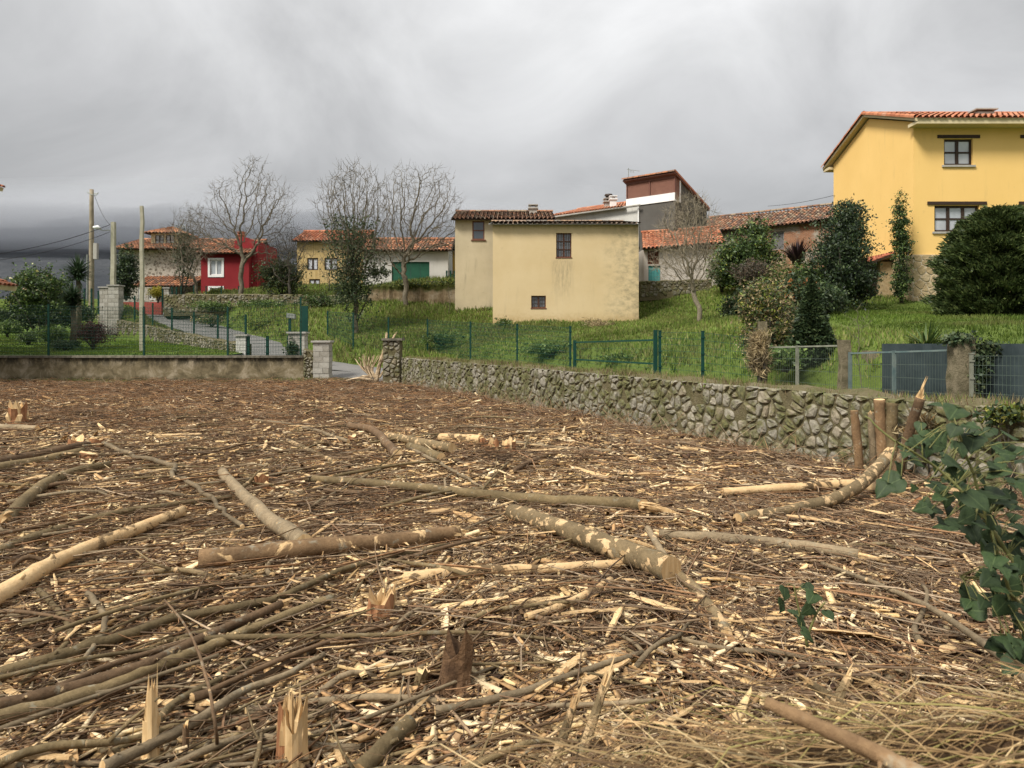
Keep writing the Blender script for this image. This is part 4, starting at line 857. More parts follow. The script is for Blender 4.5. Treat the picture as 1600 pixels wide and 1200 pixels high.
# ---- red house
M_RED = simple('crimson_paint', (.2, .018, .022), (.25, .026, .03), (.12, .02, .022), .25, .6, streak=.25)
H, xa, ops = block_house('red_house', 'crimson painted house with white framed windows', 314, 389, 55, 6, 461, 397, M_RED, [(328, 347, 406, 430), (328, 347, 450, 461)], 1.35, TILE_MIX, wgl=M_GLASSL)
for a, b, c_, d in ops:                                              # white surrounds
    mb = MB(); e = .14
    for q in ((a - e, a, c_ - e, d + e), (b, b + e, c_ - e, d + e), (a, b, d, d + e), (a, b, c_ - e, c_)): mb.box(xa + q[0], xa + q[1], 54.96, 54.998, q[2], q[3])
    mb.build('window_surround', M_WHITE, H)
mb = MB(); x_ = PX(367, 55.6), PX(404, 55.6); z_ = PZ(461, 55.6), PZ(378, 55.6), PZ(371, 55.6); mb.box(x_[0], x_[1], 55.5, 60, z_[0] - 1, z_[1]); mb.add([(x_[0], 55.5, z_[1]), (x_[1], 55.5, z_[1]), (x_[1] - .9, 55.5, z_[2]), (x_[0] + .5, 55.5, z_[2]), (x_[0], 60, z_[1]), (x_[1], 60, z_[1]), (x_[1] - .9, 60, z_[2]), (x_[0] + .5, 60, z_[2])], [(0, 1, 2, 3), (1, 5, 6, 2), (3, 2, 6, 7), (0, 3, 7, 4)]); mb.build('rear_block', M_RED, H)
chimney(H, 377, 57, 365, 375, .22, dull('brick_chimney', (.3, .12, .07), (.4, .18, .1), 9))
block_house('blue_cottage', 'small pale blue cottage with white window beside the red house', 391, 412, 57, 4, 457, 428, simple('pale_blue_paint', (.34, .4, .48), (.42, .48, .55)), [(397, 406, 432, 444)], .9, TILE_NEW)
# ---- stone house with lookout dormer
M_RUB = N('rubble_masonry'); m = M_RUB; vd = m.vor(5, feature='DISTANCE_TO_EDGE'); vc = m.vor(5, out='Color'); c = m.mix(m.step(vd, .02, .12), (.42, .39, .33), m.ramp(vc, [(.2, (.16, .14, .11)), (.5, (.3, .27, .22)), (.8, (.42, .39, .33))])); m.bump(vd, .6, .05); M_RUB = m.done(c, .95, .15)
H, xa, ops = block_house('stone_house', 'pale rubble stone house with tiled roof and lookout dormer', 186, 314, 61, 8, 468, 391, M_RUB, [(216, 226, 450, 468), (232, 243, 450, 468)], 1.35, TILE_MIX, ov=.8)
dz0, dz1 = PZ(386, 62.5), PZ(365, 62.5); da, db = PX(236, 62.5), PX(279, 62.5)
mb = MB(); op = [(.35, 1.1, dz0 + .15, dz1 - .1), (1.25, 2.0, dz0 + .15, dz1 - .1)]; wall_open(mb, (da, 62.5, 0), XU, XN, db - da, dz1, op, .1, 0, dz0 - 1); wall_open(mb, (da, 62.5, 0), YU, YN, 2.2, dz1, [], .1, 0, dz0 - 1); mb.quad((db, 62.5, dz0 - 1), (db, 64.7, dz0 - 1), (db, 64.7, dz1), (db, 62.5, dz1)); dm = mb.build('dormer', M_CREAMF, H)
for o_ in op: window(dm, (da, 62.5, 0), XU, XN, *o_, rec=.05, nx=2, ny=2, fr=.06, fmat=M_WOODDARK, gmat=M_GLASSL)
ap = Vector(((da + db) / 2 + .15, 63.6, PZ(353, 63))); e = .55; cs = [(da - e, 62.5 - e, dz1), (db + e, 62.5 - e, dz1), (db + e, 64.7 + e, dz1), (da - e, 64.7 + e, dz1)]
mb = MB(); rr = random.Random(4); mb.poly(cs[::-1], 0, (.05, .03, .02))
for k in range(4):
    a, b = Vector(cs[k]), Vector(cs[(k + 1) % 4]); n = 12
    for i in range(n):
        for j in range(5):
            t0, t1, s0, s1 = i / n, (i + 1) / n, j / 5, (j + 1.1) / 5; q = lambda t, s_: a.lerp(b, t).lerp(ap, min(s_, 1)); c_ = rr.choice(TILE_MIX); up = Vector((0, 0, .1)); m_ = (t0 + t1) / 2
            mb.add([tuple(q(t0, s0)), tuple(q(m_, s0) + up), tuple(q(t1, s0)), tuple(q(t1, s1)), tuple(q(m_, s1) + up * .6), tuple(q(t0, s1))], [(0, 1, 4, 5), (1, 2, 3, 4)], 0, c_)
mb.build('dormer_roof', M_TILE, H)
Vr = Vector((0, 2.6, 1.0)); tile_roof(H, 'porch_roof', (PX(206, 58.6), 58.6, PZ(447, 58.6)), XU, Vr, PX(300, 58.6) - PX(206, 58.6), Vr.length, TILE_MIX, M_WOODDARK, .25, .45, .11)
mb = MB(); mb.box(PX(189, 53.5), PX(253, 53.5), 53.4, 53.65, 2.6, PZ(472, 53.5)); o = mb.build('red_wall', simple('faded_red_paint', (.3, .06, .05), (.38, .09, .07)), loc=(PX(220, 53.5), 53.5, 3)); tag(o, 'low red painted wall along the upper lane', 'wall')
pillar_blocks('block_pillar', 'small pale gate pillar beside the yellow bush', PX(258, 51), PX(266, 51), 50.8, 51.2, 3.2, PZ(451, 51), M_BLOCK, .25)
ps = [(PX(a, 50.9), 50.9, PZ(474, 50.9), PZ(449, 50.9)) for a in (254, 261, 269, 276)]; post_fence('garden_gate', 'little green mesh gate beside the small pale pillar', ps, .04, dx=.08, dz=.2)['category'] = 'gate'
for px_, n_ in ((285, 0),):
    ps = [(PX(a, 49.4), 49.4, PZ(466, 49.4), PZ(447 + (a % 3), 49.4)) for a in (283, 303, 322, 346, 373)]; post_fence('house_fence', 'dark wire fence above the stone wall by the red house', ps, .03, dx=.12, dz=.2)
# ---- house at the left edge: only its eaves reach the frame
M_EDGE = simple('edge_cream', (.5, .44, .3), (.58, .52, .38)); H = thing('corner_house', 'cream house at the garden edge whose tiled eaves reach into view', 'house', (-26, 26, .2))
mb = MB(); mb.box(-32, -22.6, 22, 30.4, .0, 8.0); mb.build('wall', M_EDGE, H); mb = MB(); mb.box(-32, -22.3, 20.5, 21.99, .0, 4.2); mb.build('porch_wall', M_EDGE, H)
Vk = Vector((-5, 0, 1.9)); tile_roof(H, 'roof', (PX(6, 31), 31, PZ(294, 31)), (0, -1, 0), Vk, 9.6, Vk.length, TILE_NEW, M_CREAMF, .25, .42, .11, slab=.16)
Vk = Vector((-3, 0, 1.1)); tile_roof(H, 'porch_roof', (PX(27, 30.7), 30.7, PZ(448, 30.7)), (0, -1, 0), Vk, 9.8, Vk.length, TILE_NEW, M_CREAMF, .25, .42, .11, slab=.2, ridge=False)
# ---- poles and wires
def pole(name, label, px, Y, ytop, zbot, r0, r1, mat, cat='pole', square=False):
    x = PX(px, Y); zt_ = PZ(ytop, Y); t = thing(name, label, cat, (x, Y, zbot)); rr = random.Random(px); n = 10; pts = [(x + rr.uniform(-.02, .02), Y, zbot - .3 + (zt_ - zbot + .3) * k / n) for k in range(n + 1)]
    mb = MB(); mb.tube(pts, [r0 + (r1 - r0) * k / n for k in range(n + 1)], 4 if square else 9); mb.build('shaft', mat, t, smooth=not square); return t, x, zt_
M_POLEW = dull('weathered_pole_wood', (.2, .165, .11), (.33, .28, .2), 4, .9, .5, 20); M_POLEC = dull('lichened_concrete', (.27, .26, .18), (.4, .38, .29), 4, .92, .5)
t, x, z = pole('utility_pole', 'tall weathered wooden utility pole behind the garden', 143, 50, 296, 1.5, .2, .13, M_POLEW)
mb = MB(); mb.tube([(x - .25, 50, z - .25), (x + .45, 50, z - .3)], .03, 5); mb.tube([(x - .22, 49.85, z - .18), (x + .1, 49.8, z - .4), (x + .42, 49.85, z - .42), (x + .46, 50, z - .2)], .025, 5); mb.build('bracket', M_GALV, t)
mb = MB(); mb.box(x + .16, x + .4, 49.9, 50.15, PZ(405, 50), PZ(380, 50)); mb.build('junction_box', M_CONC, t); mb = MB(); mb.tube([(x - .2, 49.85, PZ(470, 50)), (x - .2, 49.85, PZ(398, 50))], .05, 6); mb.build('conduit', M_GALV, t)
PT1 = Vector((x, 50, z - .3))
t, x, z = pole('lamp_pole', 'concrete pole with street lamp rising behind the block pillars', 177, 47, 347, 2.2, .2, .16, M_POLEC, square=True)
mb = MB(); mb.tube([(x - .1, 46.8, z - .55), (x - .45, 46.6, z - .6), (x - .6, 46.5, z - .5)], .03, 6); mb.build('lamp_arm', M_GALV, t)
mb = MB(); mb.tube([(x - .52, 46.5, z - .52), (x - .7, 46.45, z - .4), (x - .95, 46.4, z - .42)], [.07, .13, .06], 8); mb.build('lamp_head', M_WHITE, t, smooth=True); PT2 = Vector((x - .1, 46.8, z - .2))
pole('concrete_post', 'bare lichened concrete post standing in the garden lawn', 222, 31.5, 322, 1.0, .115, .085, M_POLEC, 'post', True)
M_CABLE = dull('black_cable', (.012, .012, .014), (.02, .02, .022), 3, .6, 0)
def cable(label, a, b, sag, r=.018):
    a, b = Vector(a), Vector(b); mb = MB(); mb.tube([a.lerp(b, k / 16) - Vector((0, 0, sag * 4 * (k / 16) * (1 - k / 16))) for k in range(17)], r, 4); o = mb.build('cable', M_CABLE, loc=a); tag(o, label, 'cable')
cable('slack black cable from the wooden pole to the lamp pole', PT1 + Vector((.2, 0, -.1)), PT2, .25)
cable('upper black cable running left from the lamp pole', PT2, P(-60, 404, 36), .3, .022); cable('lower black cable running left from the lamp pole', PT2 - Vector((0, 0, .45)), P(-60, 412, 36), .35, .016)
cable('faint cable running left from the wooden pole', PT1 - Vector((0, 0, 4.4)), P(-80, 478, 44), .3, .014); cable('thin cable from the brick barn to the yellow house', P(1200, 322, 49), P(1304, 305, 41), .1, .014)
# floodlight post and green sheet panel by the low gate
p = P(453, 520, 33); mb = MB(); mb.box(p.x - .05, p.x + .05, 32.95, 33.05, .4, PZ(498, 33)); t = thing('floodlight', 'small grey floodlight on a short dark post by the lane', 'lamp', (p.x, 33, .5)); mb.build('post', M_GREEN, t)
mb = MB(); a_ = P(455, 493, 33); mb.obox(a_ + Vector((-.2, -.1, -.08)), (.38, 0, -.06), (0, .2, -.04), (.03, 0, .2)); mb.build('lamp_head', M_GALV, t)
mb = MB(); mb.box(PX(470, 34), PX(481, 34), 34, 34.06, .5, PZ(478, 34)); t = mb.build('sheet_panel', M_GREEN, loc=(PX(475, 34), 34, .5)); tag(t, 'upright dark green sheet panel beside the lane', 'panel')
# ------------------------------------------------------------------ vegetation
M_BARK = dull('lichened_bark', (.085, .07, .047), (.18, .155, .11), 6, .95, .6, 25, .02)
M_BARKD = dull('dark_bark', (.05, .042, .032), (.1, .088, .07), 6, .95, .6, 25, .02)
def colonize(base, trunk_pts, ells, n_att, step, infl, kill, rnd, iters=140, jitter=.25, up=.12):
    """space colonisation: returns nodes, parents"""
    att = []
    for c, r, w in ells:
        k = int(n_att * w); d = rnd.normal(size=(k, 3)); d /= np.linalg.norm(d, axis=1)[:, None]; att.append(np.array(c) + d * np.array(r) * (rnd.random(k)[:, None] ** .42))
    att = np.concatenate(att); nodes = [np.array(p, float) for p in trunk_pts]; par = [-1] + list(range(len(trunk_pts) - 1))
    nd = np.array(nodes); D = np.full(len(att), 1e9); I = np.zeros(len(att), int)
    def upd(s):
        nonlocal D, I
        dd = np.linalg.norm(att[:, None] - nd[None, s:], axis=2); j = dd.argmin(1); m_ = dd[np.arange(len(att)), j]; b = m_ < D; D[b] = m_[b]; I[b] = j[b] + s
    upd(0)
    for it in range(iters):
        if not len(att): break
        act = D < infl
        if not act.any():
            act = D <= D.min() + 1e-6
        new = []; np_ = []
        for n_ in np.unique(I[act]):
            q = att[act & (I == n_)] - nd[n_]; q /= np.linalg.norm(q, axis=1)[:, None] + 1e-9; d = q.mean(0) + rnd.normal(size=3) * jitter * .5 + np.array([0, 0, up]); l = np.linalg.norm(d)
            if l < 1e-6: continue
            new.append(nd[n_] + d / l * step); np_.append(int(n_))
        if not new: break
        s = len(nd); nd = np.concatenate([nd, np.array(new)]); par += np_; upd(s)
        keep = D > kill; att = att[keep]; D = D[keep]; I = I[keep]
    return nd, np.array(par)
def skin_tree(nd, par, tip, expo, maxr, trunk_n=0, sides=(7, 5, 3)):
    n = len(nd); cnt = np.zeros(n); ch = [[] for _ in range(n)]
    for i in range(n):
        if par[i] >= 0: ch[par[i]].append(i)
    for i in range(n - 1, -1, -1):
        cnt[i] = max(1, sum(cnt[c] for c in ch[i])) if ch[i] else 1
    rad_ = tip * cnt ** expo; rad_ *= min(1, maxr / rad_[0]) if rad_[0] > maxr else 1
    rad_ = np.maximum(rad_, tip * .8); T_, B_ = MB(), MB(); used = set()
    starts = [0]
    while starts:
        s = starts.pop(); chain = [par[s], s] if par[s] >= 0 else [s]; c = s
        while ch[c]:
            k = max(ch[c], key=lambda q: cnt[q])
            for o_ in ch[c]:
                if o_ != k: starts.append(o_)
            chain.append(k); c = k
        if len(chain) < 2: continue
        rs = [rad_[i] for i in chain]
        if par[chain[0]] >= 0 or chain[0] != 0: rs[0] = rs[1]
        rs[-1] *= .5; big = max(rs)
        (T_ if s == 0 else B_).tube([nd[i] for i in chain], rs, sides[0] if big > .05 else sides[1] if big > .02 else sides[2], jit=.08 if big > .05 else 0)
    tips = [i for i in range(n) if not ch[i]]
    return T_, B_, tips, rad_
def twigs(mb, nd, par, tips, rnd, k, ln, r, up=.3, spread=.7):
    for i in tips:
        d0 = nd[i] - nd[par[i]] if par[i] >= 0 else np.array([0, 0, 1.]); d0 = d0 / (np.linalg.norm(d0) + 1e-9)
        for _ in range(k):
            d = d0 + rnd.normal(size=3) * spread + np.array([0, 0, up]); d /= np.linalg.norm(d); l = ln * rnd.uniform(.5, 1.3); p = nd[i]; q = p + d * l * .5 + rnd.normal(size=3) * l * .06; e = q + (d + np.array([0, 0, up * .6])) / np.linalg.norm(d + np.array([0, 0, up * .6])) * l * .5
            mb.tube([p, q, e], [r, r * .8, r * .4], 3)
def bare_tree(label, px, pyb, Y, H, ells, seed, trunk_h=1.6, maxr=.2, tip=.011, expo=.47, n_att=1100, step=.24, infl=1.6, kill=.42, k=3, tl=.55, jitter=.35, fork=None, mat=None, group='bare winter trees on the slope', up=.1, lean=0, tw=.008, name='bare_tree'):
    rn = np.random.default_rng(seed); b = P(px, pyb, Y); b.z = min(b.z, tz(b.x, b.y)) - .05; n = max(3, int(trunk_h / step)); tp = [np.array([b.x + lean * i / n + .05 * math.sin(i * 1.3 + seed), b.y + .04 * math.cos(i * 1.1), b.z + trunk_h * i / n]) for i in range(n + 1)]
    E = [((PX(cx_, Y), Y + dy, PZ(cy_, Y)), (rx / F * Y, ry, rz / F * Y), w) for cx_, cy_, rx, rz, ry, dy, w in ells]
    nd, par = colonize(b, tp, E, n_att, step, infl, kill, rn, jitter=jitter, up=up)
    T_, B_, tips, rr = skin_tree(nd, par, tip, expo, maxr); t = thing(name, label, 'tree', b, group)
    T_.build('trunk', mat or M_BARK, t, smooth=True); twigs(B_, nd, par, tips, rn, k, tl, tw); B_.build('crown', mat or M_BARK, t); return t, nd, par, tips
def leaves(c, size, rn, pal, aspect=.5, up=0.0, dirs=None, sj=.35):
    """rhombic folded leaves at centres c (N,3): returns v, f, cols"""
    n = len(c); d = rn.normal(size=(n, 3)) if dirs is None else dirs + rn.normal(size=(n, 3)) * .35; d[:, 2] += up; d /= np.linalg.norm(d, axis=1)[:, None]
    w = np.cross(d, rn.normal(size=(n, 3))); w /= np.linalg.norm(w, axis=1)[:, None] + 1e-9; s = size * (1 + rn.uniform(-sj, sj, n))[:, None]
    nn = np.cross(d, w); v = np.stack([c - d * s * .5, c + w * s * aspect * .5 + nn * s * .08, c + d * s * .5, c - w * s * aspect * .5 + nn * s * .08], 1).reshape(-1, 3)
    f = np.arange(4 * n).reshape(n, 4); pal = np.array(pal); cols = pal[rn.integers(0, len(pal), n)] * rn.uniform(.9, 1.75, n)[:, None]; return v, f, cols
def clump_pts(rn, center, radii, nclump, per, csize, shell=.45, flat=0):
    radii = np.array(radii) * .95
    d = rn.normal(size=(nclump, 3)); d /= np.linalg.norm(d, axis=1)[:, None]; cc = d * (rn.random((nclump, 1)) ** shell) * (1 + .22 * rn.normal(size=(nclump, 1)).clip(-1, 1.6))
    if flat: cc[:, 2] = np.abs(cc[:, 2])
    cc = np.array(center) + cc * np.array(radii); sz = csize * rn.uniform(.6, 1.3, (nclump, 1, 1)); return (cc[:, None] + rn.normal(size=(nclump, per, 3)) * sz * np.array([1, 1, .7])).reshape(-1, 3)
DKGREEN = [(.025, .042, .017), (.038, .06, .022), (.017, .03, .015), (.055, .075, .03)]
MIDGREEN = [(.07, .115, .026), (.05, .085, .02), (.11, .15, .04), (.035, .06, .018)]
YELGREEN = [(.1, .13, .025), (.15, .16, .03), (.06, .09, .02), (.19, .18, .04)]
IVYC = [(.03, .05, .022), (.05, .07, .028), (.075, .09, .04), (.02, .034, .016)]
DRY = [(.17, .13, .07), (.25, .19, .1), (.12, .09, .05), (.3, .24, .13)]
def shrub(name, label, px, pyb, Y, parts, pal, size, seed, cat='shrub', stem=None, group=None, aspect=.5, up=0, extra=None, dy=0, zfix=None, stemr=.05):
    """parts: list of (px, py, rx_px, rz_px, ry_m, nclump, per, csize, shell)"""
    rn = np.random.default_rng(seed); b = P(px, pyb, Y)
    if zfix is not None: b.z = zfix
    t = thing(name, label, cat, b, group); pts = np.concatenate([clump_pts(rn, (PX(a, Y), Y + dy, PZ(c, Y)), (rx / F * Y, ry, rz / F * Y), nc, per, cs, sh) for a, c, rx, rz, ry, nc, per, cs, sh in parts])
    sh_ = []
    for a, c, rx, rz, ry, nc, per, cs, sh in parts:
        k = max(6, nc // 3); d = rn.normal(size=(k, 3)); d /= np.linalg.norm(d, axis=1)[:, None]; tt = np.linspace(.75, 1, 9)[None, :] + rn.uniform(.02, .42, (k, 1)) * np.linspace(0, 1, 9)[None, :]
        sh_.append((np.array([PX(a, Y), Y + dy, PZ(c, Y)]) + (d[:, None] * tt[:, :, None] + np.array([0, 0, .12]) * (tt[:, :, None] - .75)) * np.array([rx / F * Y, ry, rz / F * Y]) + rn.normal(size=(k, 9, 3)) * size * .35).reshape(-1, 3))
    pts = np.concatenate([pts] + sh_)
    pts = pts[pts[:, 2] > b.z - .05]
    v, f, col = leaves(pts, size, rn, pal, aspect, up, sj=.5); col = col * (.65 + .8 * hsh(pts[:, 0] * 2.3 + pts[:, 2] * 1.3, pts[:, 1] * 2 + pts[:, 2] * 2.1, 1.4, 6))[:, None]
    if extra is not None:
        ep, es, en = extra; q = pts[rn.choice(len(pts), en, replace=False)]; v2, f2, c2 = leaves(q, es, rn, ep, .8, up); v = np.concatenate([v, v2]); f = np.concatenate([f, f2 + len(pts) * 4]); col = np.concatenate([col, c2])
    np_obj('foliage', v, f, col, M_LEAF, t, None)
    mb = MB(); top = Vector((PX(parts[0][0], Y), Y + dy, PZ(parts[0][1], Y)))
    for k in range(stem or 4):
        e = Vector(pts[rn.integers(len(pts))]); s_ = Vector(b) + Vector((rn.uniform(-.06, .06), rn.uniform(-.06, .06), -.15)); m_ = s_.lerp(e, .5) + Vector((0, 0, .15)); mb.tube([s_, m_, e], [stemr, stemr * .7, stemr * .25], 5)
    mb.build('stems', M_BARKD, t, smooth=True); return t
# ---- bare trees
# ells: (cx, cy, rx_px, rz_px, ry_m, dy, weight)
bare_tree('large bare walnut like tree forking low before the red house', 377, 466, 49, 9, [(322, 362, 40, 40, 2.0, 0, .2), (352, 318, 30, 42, 1.6, 0, .16), (395, 300, 30, 62, 1.8, .3, .24), (428, 325, 34, 48, 1.8, 0, .22), (380, 365, 50, 40, 2.0, 0, .1), (445, 385, 28, 34, 1.2, 0, .08)], 3, 2.1, .2, .010, .46, 2300, kill=.3, k=3, tl=.5, jitter=.5, infl=2.2)
bare_tree('slender bare tree with lichened trunk beside the stone house', 309, 462, 50.5, 8, [(300, 370, 34, 55, 1.8, 0, .6), (268, 385, 32, 38, 1.5, 0, .4)], 4, 1.4, .15, .009, .45, 1500, kill=.3, jitter=.5, infl=2)
bare_tree('small dark bare tree growing beside the round evergreen bush', 452, 468, 49, 6, [(450, 395, 42, 48, 1.8, 0, 1)], 5, 1.1, .15, .009, .45, 1300, kill=.3, mat=M_BARKD, jitter=.45, infl=2)
t4, nd4, par4, tips4 = bare_tree('tall bare tree with trunk thickly wrapped in ivy', 556, 524, 40, 11, [(553, 330, 58, 72, 2.0, 0, .7), (550, 400, 52, 45, 1.6, 0, .3)], 6, 2.6, .16, .009, .44, 2600, .24, 1.5, .27, 4, .6, .25, up=.42)
bare_tree('spreading bare tree with pale trunk above the mossy wall', 634, 482, 46, 9.5, [(632, 312, 36, 55, 2.0, 0, .28), (678, 310, 40, 50, 2.0, 0, .25), (655, 355, 66, 42, 2.4, 0, .25), (615, 390, 44, 34, 1.8, 0, .1), (708, 362, 28, 44, 1.2, 0, .12)], 7, 2.0, .2, .010, .46, 2600, kill=.3, jitter=.5, infl=2.2)
t6, nd6, par6, tips6 = bare_tree('small bare fruit tree with forked pale trunk right of the cream house', 1094, 507, 30, 5.5, [(1076, 365, 50, 62, 1.3, 0, .62), (1058, 412, 40, 32, 1.0, 0, .25), (1100, 415, 22, 45, .6, 0, .13)], 8, .35, .13, .0065, .45, 2800, .15, 1.9, .16, 5, .36, .45, mat=dull('pale_bark', (.15, .125, .085), (.28, .24, .17), 7, .95, .6, 25, .02), tw=.005)
bare_tree('thin leafless sapling standing before the brown terrace wall', 703, 492, 44.5, 2.4, [(702, 455, 10, 26, .4, 0, 1)], 9, .5, .03, .007, .4, 60, .2, 1.0, .3, 2, .3, mat=M_BARKD)
bare_tree('thin leafless sapling rising behind the blue grey gate', 1348, 562, 15.6, 1.5, [(1340, 512, 22, 34, .4, 0, 1)], 10, .3, .018, .003, .4, 120, .1, .8, .14, 2, .22, tw=.0025, mat=M_BARK)
bare_tree('low leafless shrub in front of the yellow boarded house', 515, 448, 52, 2.5, [(515, 420, 20, 24, .8, 0, 1)], 12, .2, .05, .01, .42, 160, .2, 1.2, .3, 3, .4, mat=M_BARKD)
# ivy on trees
def ivy_on(tree, nd, zlo, zhi, rmax, n, seed, Y, pxlo, pxhi, pal=IVYC, size=.11):
    rn = np.random.default_rng(seed); m_ = (nd[:, 2] > zlo) & (nd[:, 2] < zhi) & (nd[:, 0] > PX(pxlo, Y)) & (nd[:, 0] < PX(pxhi, Y)); c = nd[m_]
    pts = c[rn.integers(0, len(c), n)] + rn.normal(size=(n, 3)) * rmax; v, f, col = leaves(pts, size, rn, pal, .85); np_obj('ivy', v, f, col, M_LEAF, tree)
ivy_on(t4, nd4, PZ(470, 40), PZ(345, 40), .2, 3300, 31, 40, 515, 590)
ivy_on(t4, nd4, PZ(490, 40), PZ(435, 40), .5, 2000, 32, 40, 500, 610)
shrub('ivy_mass', 'shaggy ivy thicket wrapped round the trunk of the tall bare tree', 556, 500, 40, [(548, 455, 32, 34, 1.0, 60, 34, .15, .5), (590, 425, 24, 14, .6, 24, 28, .12, .5), (558, 400, 18, 40, .6, 30, 24, .14, .5)], IVYC + [(.07, .08, .035)], .12, 33)
rn = np.random.default_rng(5)
# ---- garden at the left
shrub('camellia_tree', 'rounded camellia tree dotted with pale flowers in the garden', 62, 532, 41, [(62, 455, 44, 38, 1.6, 210, 40, .2, .5), (35, 470, 20, 25, .8, 40, 30, .2, .5)], MIDGREEN + DKGREEN, .16, 41, 'tree', extra=([(.55, .5, .3), (.5, .45, .15), (.6, .42, .3)], .15, 260))
def yucca(label, px, pyh, pyb, Y, hr, seed, n=330):
    rn = np.random.default_rng(seed); b = P(px, pyb, Y); h = P(px, pyh, Y); t = thing('yucca', label, 'yucca', b, 'yuccas in the garden'); mb = MB(); mb.tube([b - Vector((0, 0, .2)), b.lerp(h, .5) + Vector((.04, 0, 0)), h], [.16, .12, .1], 8, jit=.08); mb.build('trunk', M_BARK, t, smooth=True); vs_ = []; fs = []; cs = []
    for i in range(n):
        d = rn.normal(size=3); d[2] = abs(d[2]) * 1.1 - .55 + .3; d /= np.linalg.norm(d); l = hr * rn.uniform(.75, 1.1); s = np.cross(d, [0, 0, 1.]); s /= np.linalg.norm(s) + 1e-9; p = np.array(h) + np.array([0, 0, rn.uniform(-.25, .35)]); w = .035; dr = np.array([0, 0, -.10 * l]); k = len(vs_)
        vs_ += [p - s * w * .5, p + s * w * .5, p + d * l * .5 + s * w, p + d * l * .5 - s * w, p + d * l + dr]; fs += [(k, k + 1, k + 2), (k, k + 2, k + 3), (k + 3, k + 2, k + 4)]; c = rn.choice(4); q = rn.uniform(.7, 1.3); cs += [tuple(np.array(([.035, .065, .03], [.05, .09, .04], [.025, .045, .02], [.07, .1, .05])[c]) * q)] * 3
    np_obj('leaves', np.array(vs_), np.array(fs), np.array(cs), M_LEAF, t); return t
yucca('taller yucca with a spiky head beside the wooden pole', 122, 432, 520, 37, .95, 1, 420)
yucca('shorter yucca with bare stem in the lawn', 114, 474, 535, 34, .85, 2, 420)
REDB = [(.05, .016, .018), (.075, .025, .025), (.035, .014, .015), (.1, .04, .035)]
shrub('red_bush', 'rounded dark red barberry bush in the garden lawn', 147, 541, 33, [(147, 521, 26, 18, .75, 130, 40, .1, .5)], REDB, .07, 43, 'bush')
shrub('clipped_bush', 'flat dark clipped bush in front of the garden fence post', 101, 546, 32, [(101, 539, 24, 7, .6, 90, 36, .08, .5)], DKGREEN, .06, 44, 'bush')
shrub('clipped_bush', 'small square dark hedge bush in the lawn', 46, 535, 35.5, [(46, 526, 15, 8, .5, 70, 36, .08, .5)], DKGREEN + MIDGREEN, .07, 45, 'bush')
shrub('agapanthus_clump', 'clump of strappy green leaves between the garden bushes', 83, 534, 35, [(83, 522, 20, 9, .6, 60, 30, .14, .6)], MIDGREEN, .34, 46, 'plant', aspect=.12, up=.4)
shrub('agapanthus_clump', 'strappy plant at the garden edge under the eaves', 12, 522, 38, [(12, 512, 18, 8, .6, 50, 30, .14, .6)], MIDGREEN, .3, 47, 'plant', aspect=.12, up=.4)
shrub('garden_hedge', 'dark back hedge closing the garden behind the camellia', 60, 520, 44, [(40, 498, 75, 16, .6, 200, 34, .2, .5), (120, 492, 26, 16, .6, 80, 30, .2, .5)], DKGREEN, .16, 48, 'hedge')
shrub('holly_tree', 'dark evergreen holly beside the lamp pole', 197, 466, 50, [(197, 428, 17, 36, .8, 170, 30, .2, .5), (192, 455, 12, 16, .6, 40, 26, .18, .5)], DKGREEN + [(.03, .04, .03)], .15, 49, 'tree')
shrub('yellow_bush', 'bright yellow green shrub behind the low red wall', 246, 470, 52, [(246, 456, 10, 9, .45, 70, 30, .1, .5)], [(.4, .33, .04), (.3, .27, .03), (.5, .42, .08), (.2, .2, .03)], .1, 50, 'bush')
shrub('round_evergreen', 'broad round evergreen bush between red and yellow houses', 440, 462, 50, [(441, 432, 34, 30, 1.3, 230, 34, .2, .5)], DKGREEN + [(.07, .08, .03), (.09, .08, .035)], .14, 51, 'bush')
shrub('golden_bush', 'small yellow green mound beneath the red house window', 342, 463, 53, [(341, 457, 15, 7, .5, 60, 30, .1, .5)], YELGREEN, .1, 52, 'bush')
shrub('ivy_bush', 'dark tangled ivy thicket in front of the stone house', 285, 462, 51.5, [(287, 400, 16, 50, .8, 100, 26, .22, .5)], IVYC + [(.08, .07, .045), (.1, .09, .06)], .12, 53, 'bush')
for i, (a, b, Y, rx, rz, pl, lb) in enumerate([(330, 478, 47.6, 36, 7, MIDGREEN, 'low green ground cover on the stone wall by the red house'), (410, 476, 47.2, 40, 8, MIDGREEN, 'low green growth spilling over the stone wall under the bare trees'), (500, 470, 46.6, 40, 12, MIDGREEN + DKGREEN, 'mounded ivy over the stone wall left of the ivy clad tree'), (420, 505, 42.8, 45, 7, YELGREEN + MIDGREEN, 'bright weeds along the upper bank of the lane'), (330, 500, 44.5, 30, 6, MIDGREEN + DRY, 'straggling weeds on the lane bank below the stone wall'), (720, 442, 46.9, 46, 4, DKGREEN + YELGREEN, 'moss and ivy fringe capping the brown terrace wall'), (640, 444, 46.8, 40, 4, DKGREEN + YELGREEN, 'dark ivy fringe on the left end of the brown terrace wall')]):
    shrub('bank_weeds', lb, a, b + rz, Y, [(a, b, rx, rz, .5, int(rx * 2.2), 26, .13, .6)], pl, .1, 60 + i, 'plants')
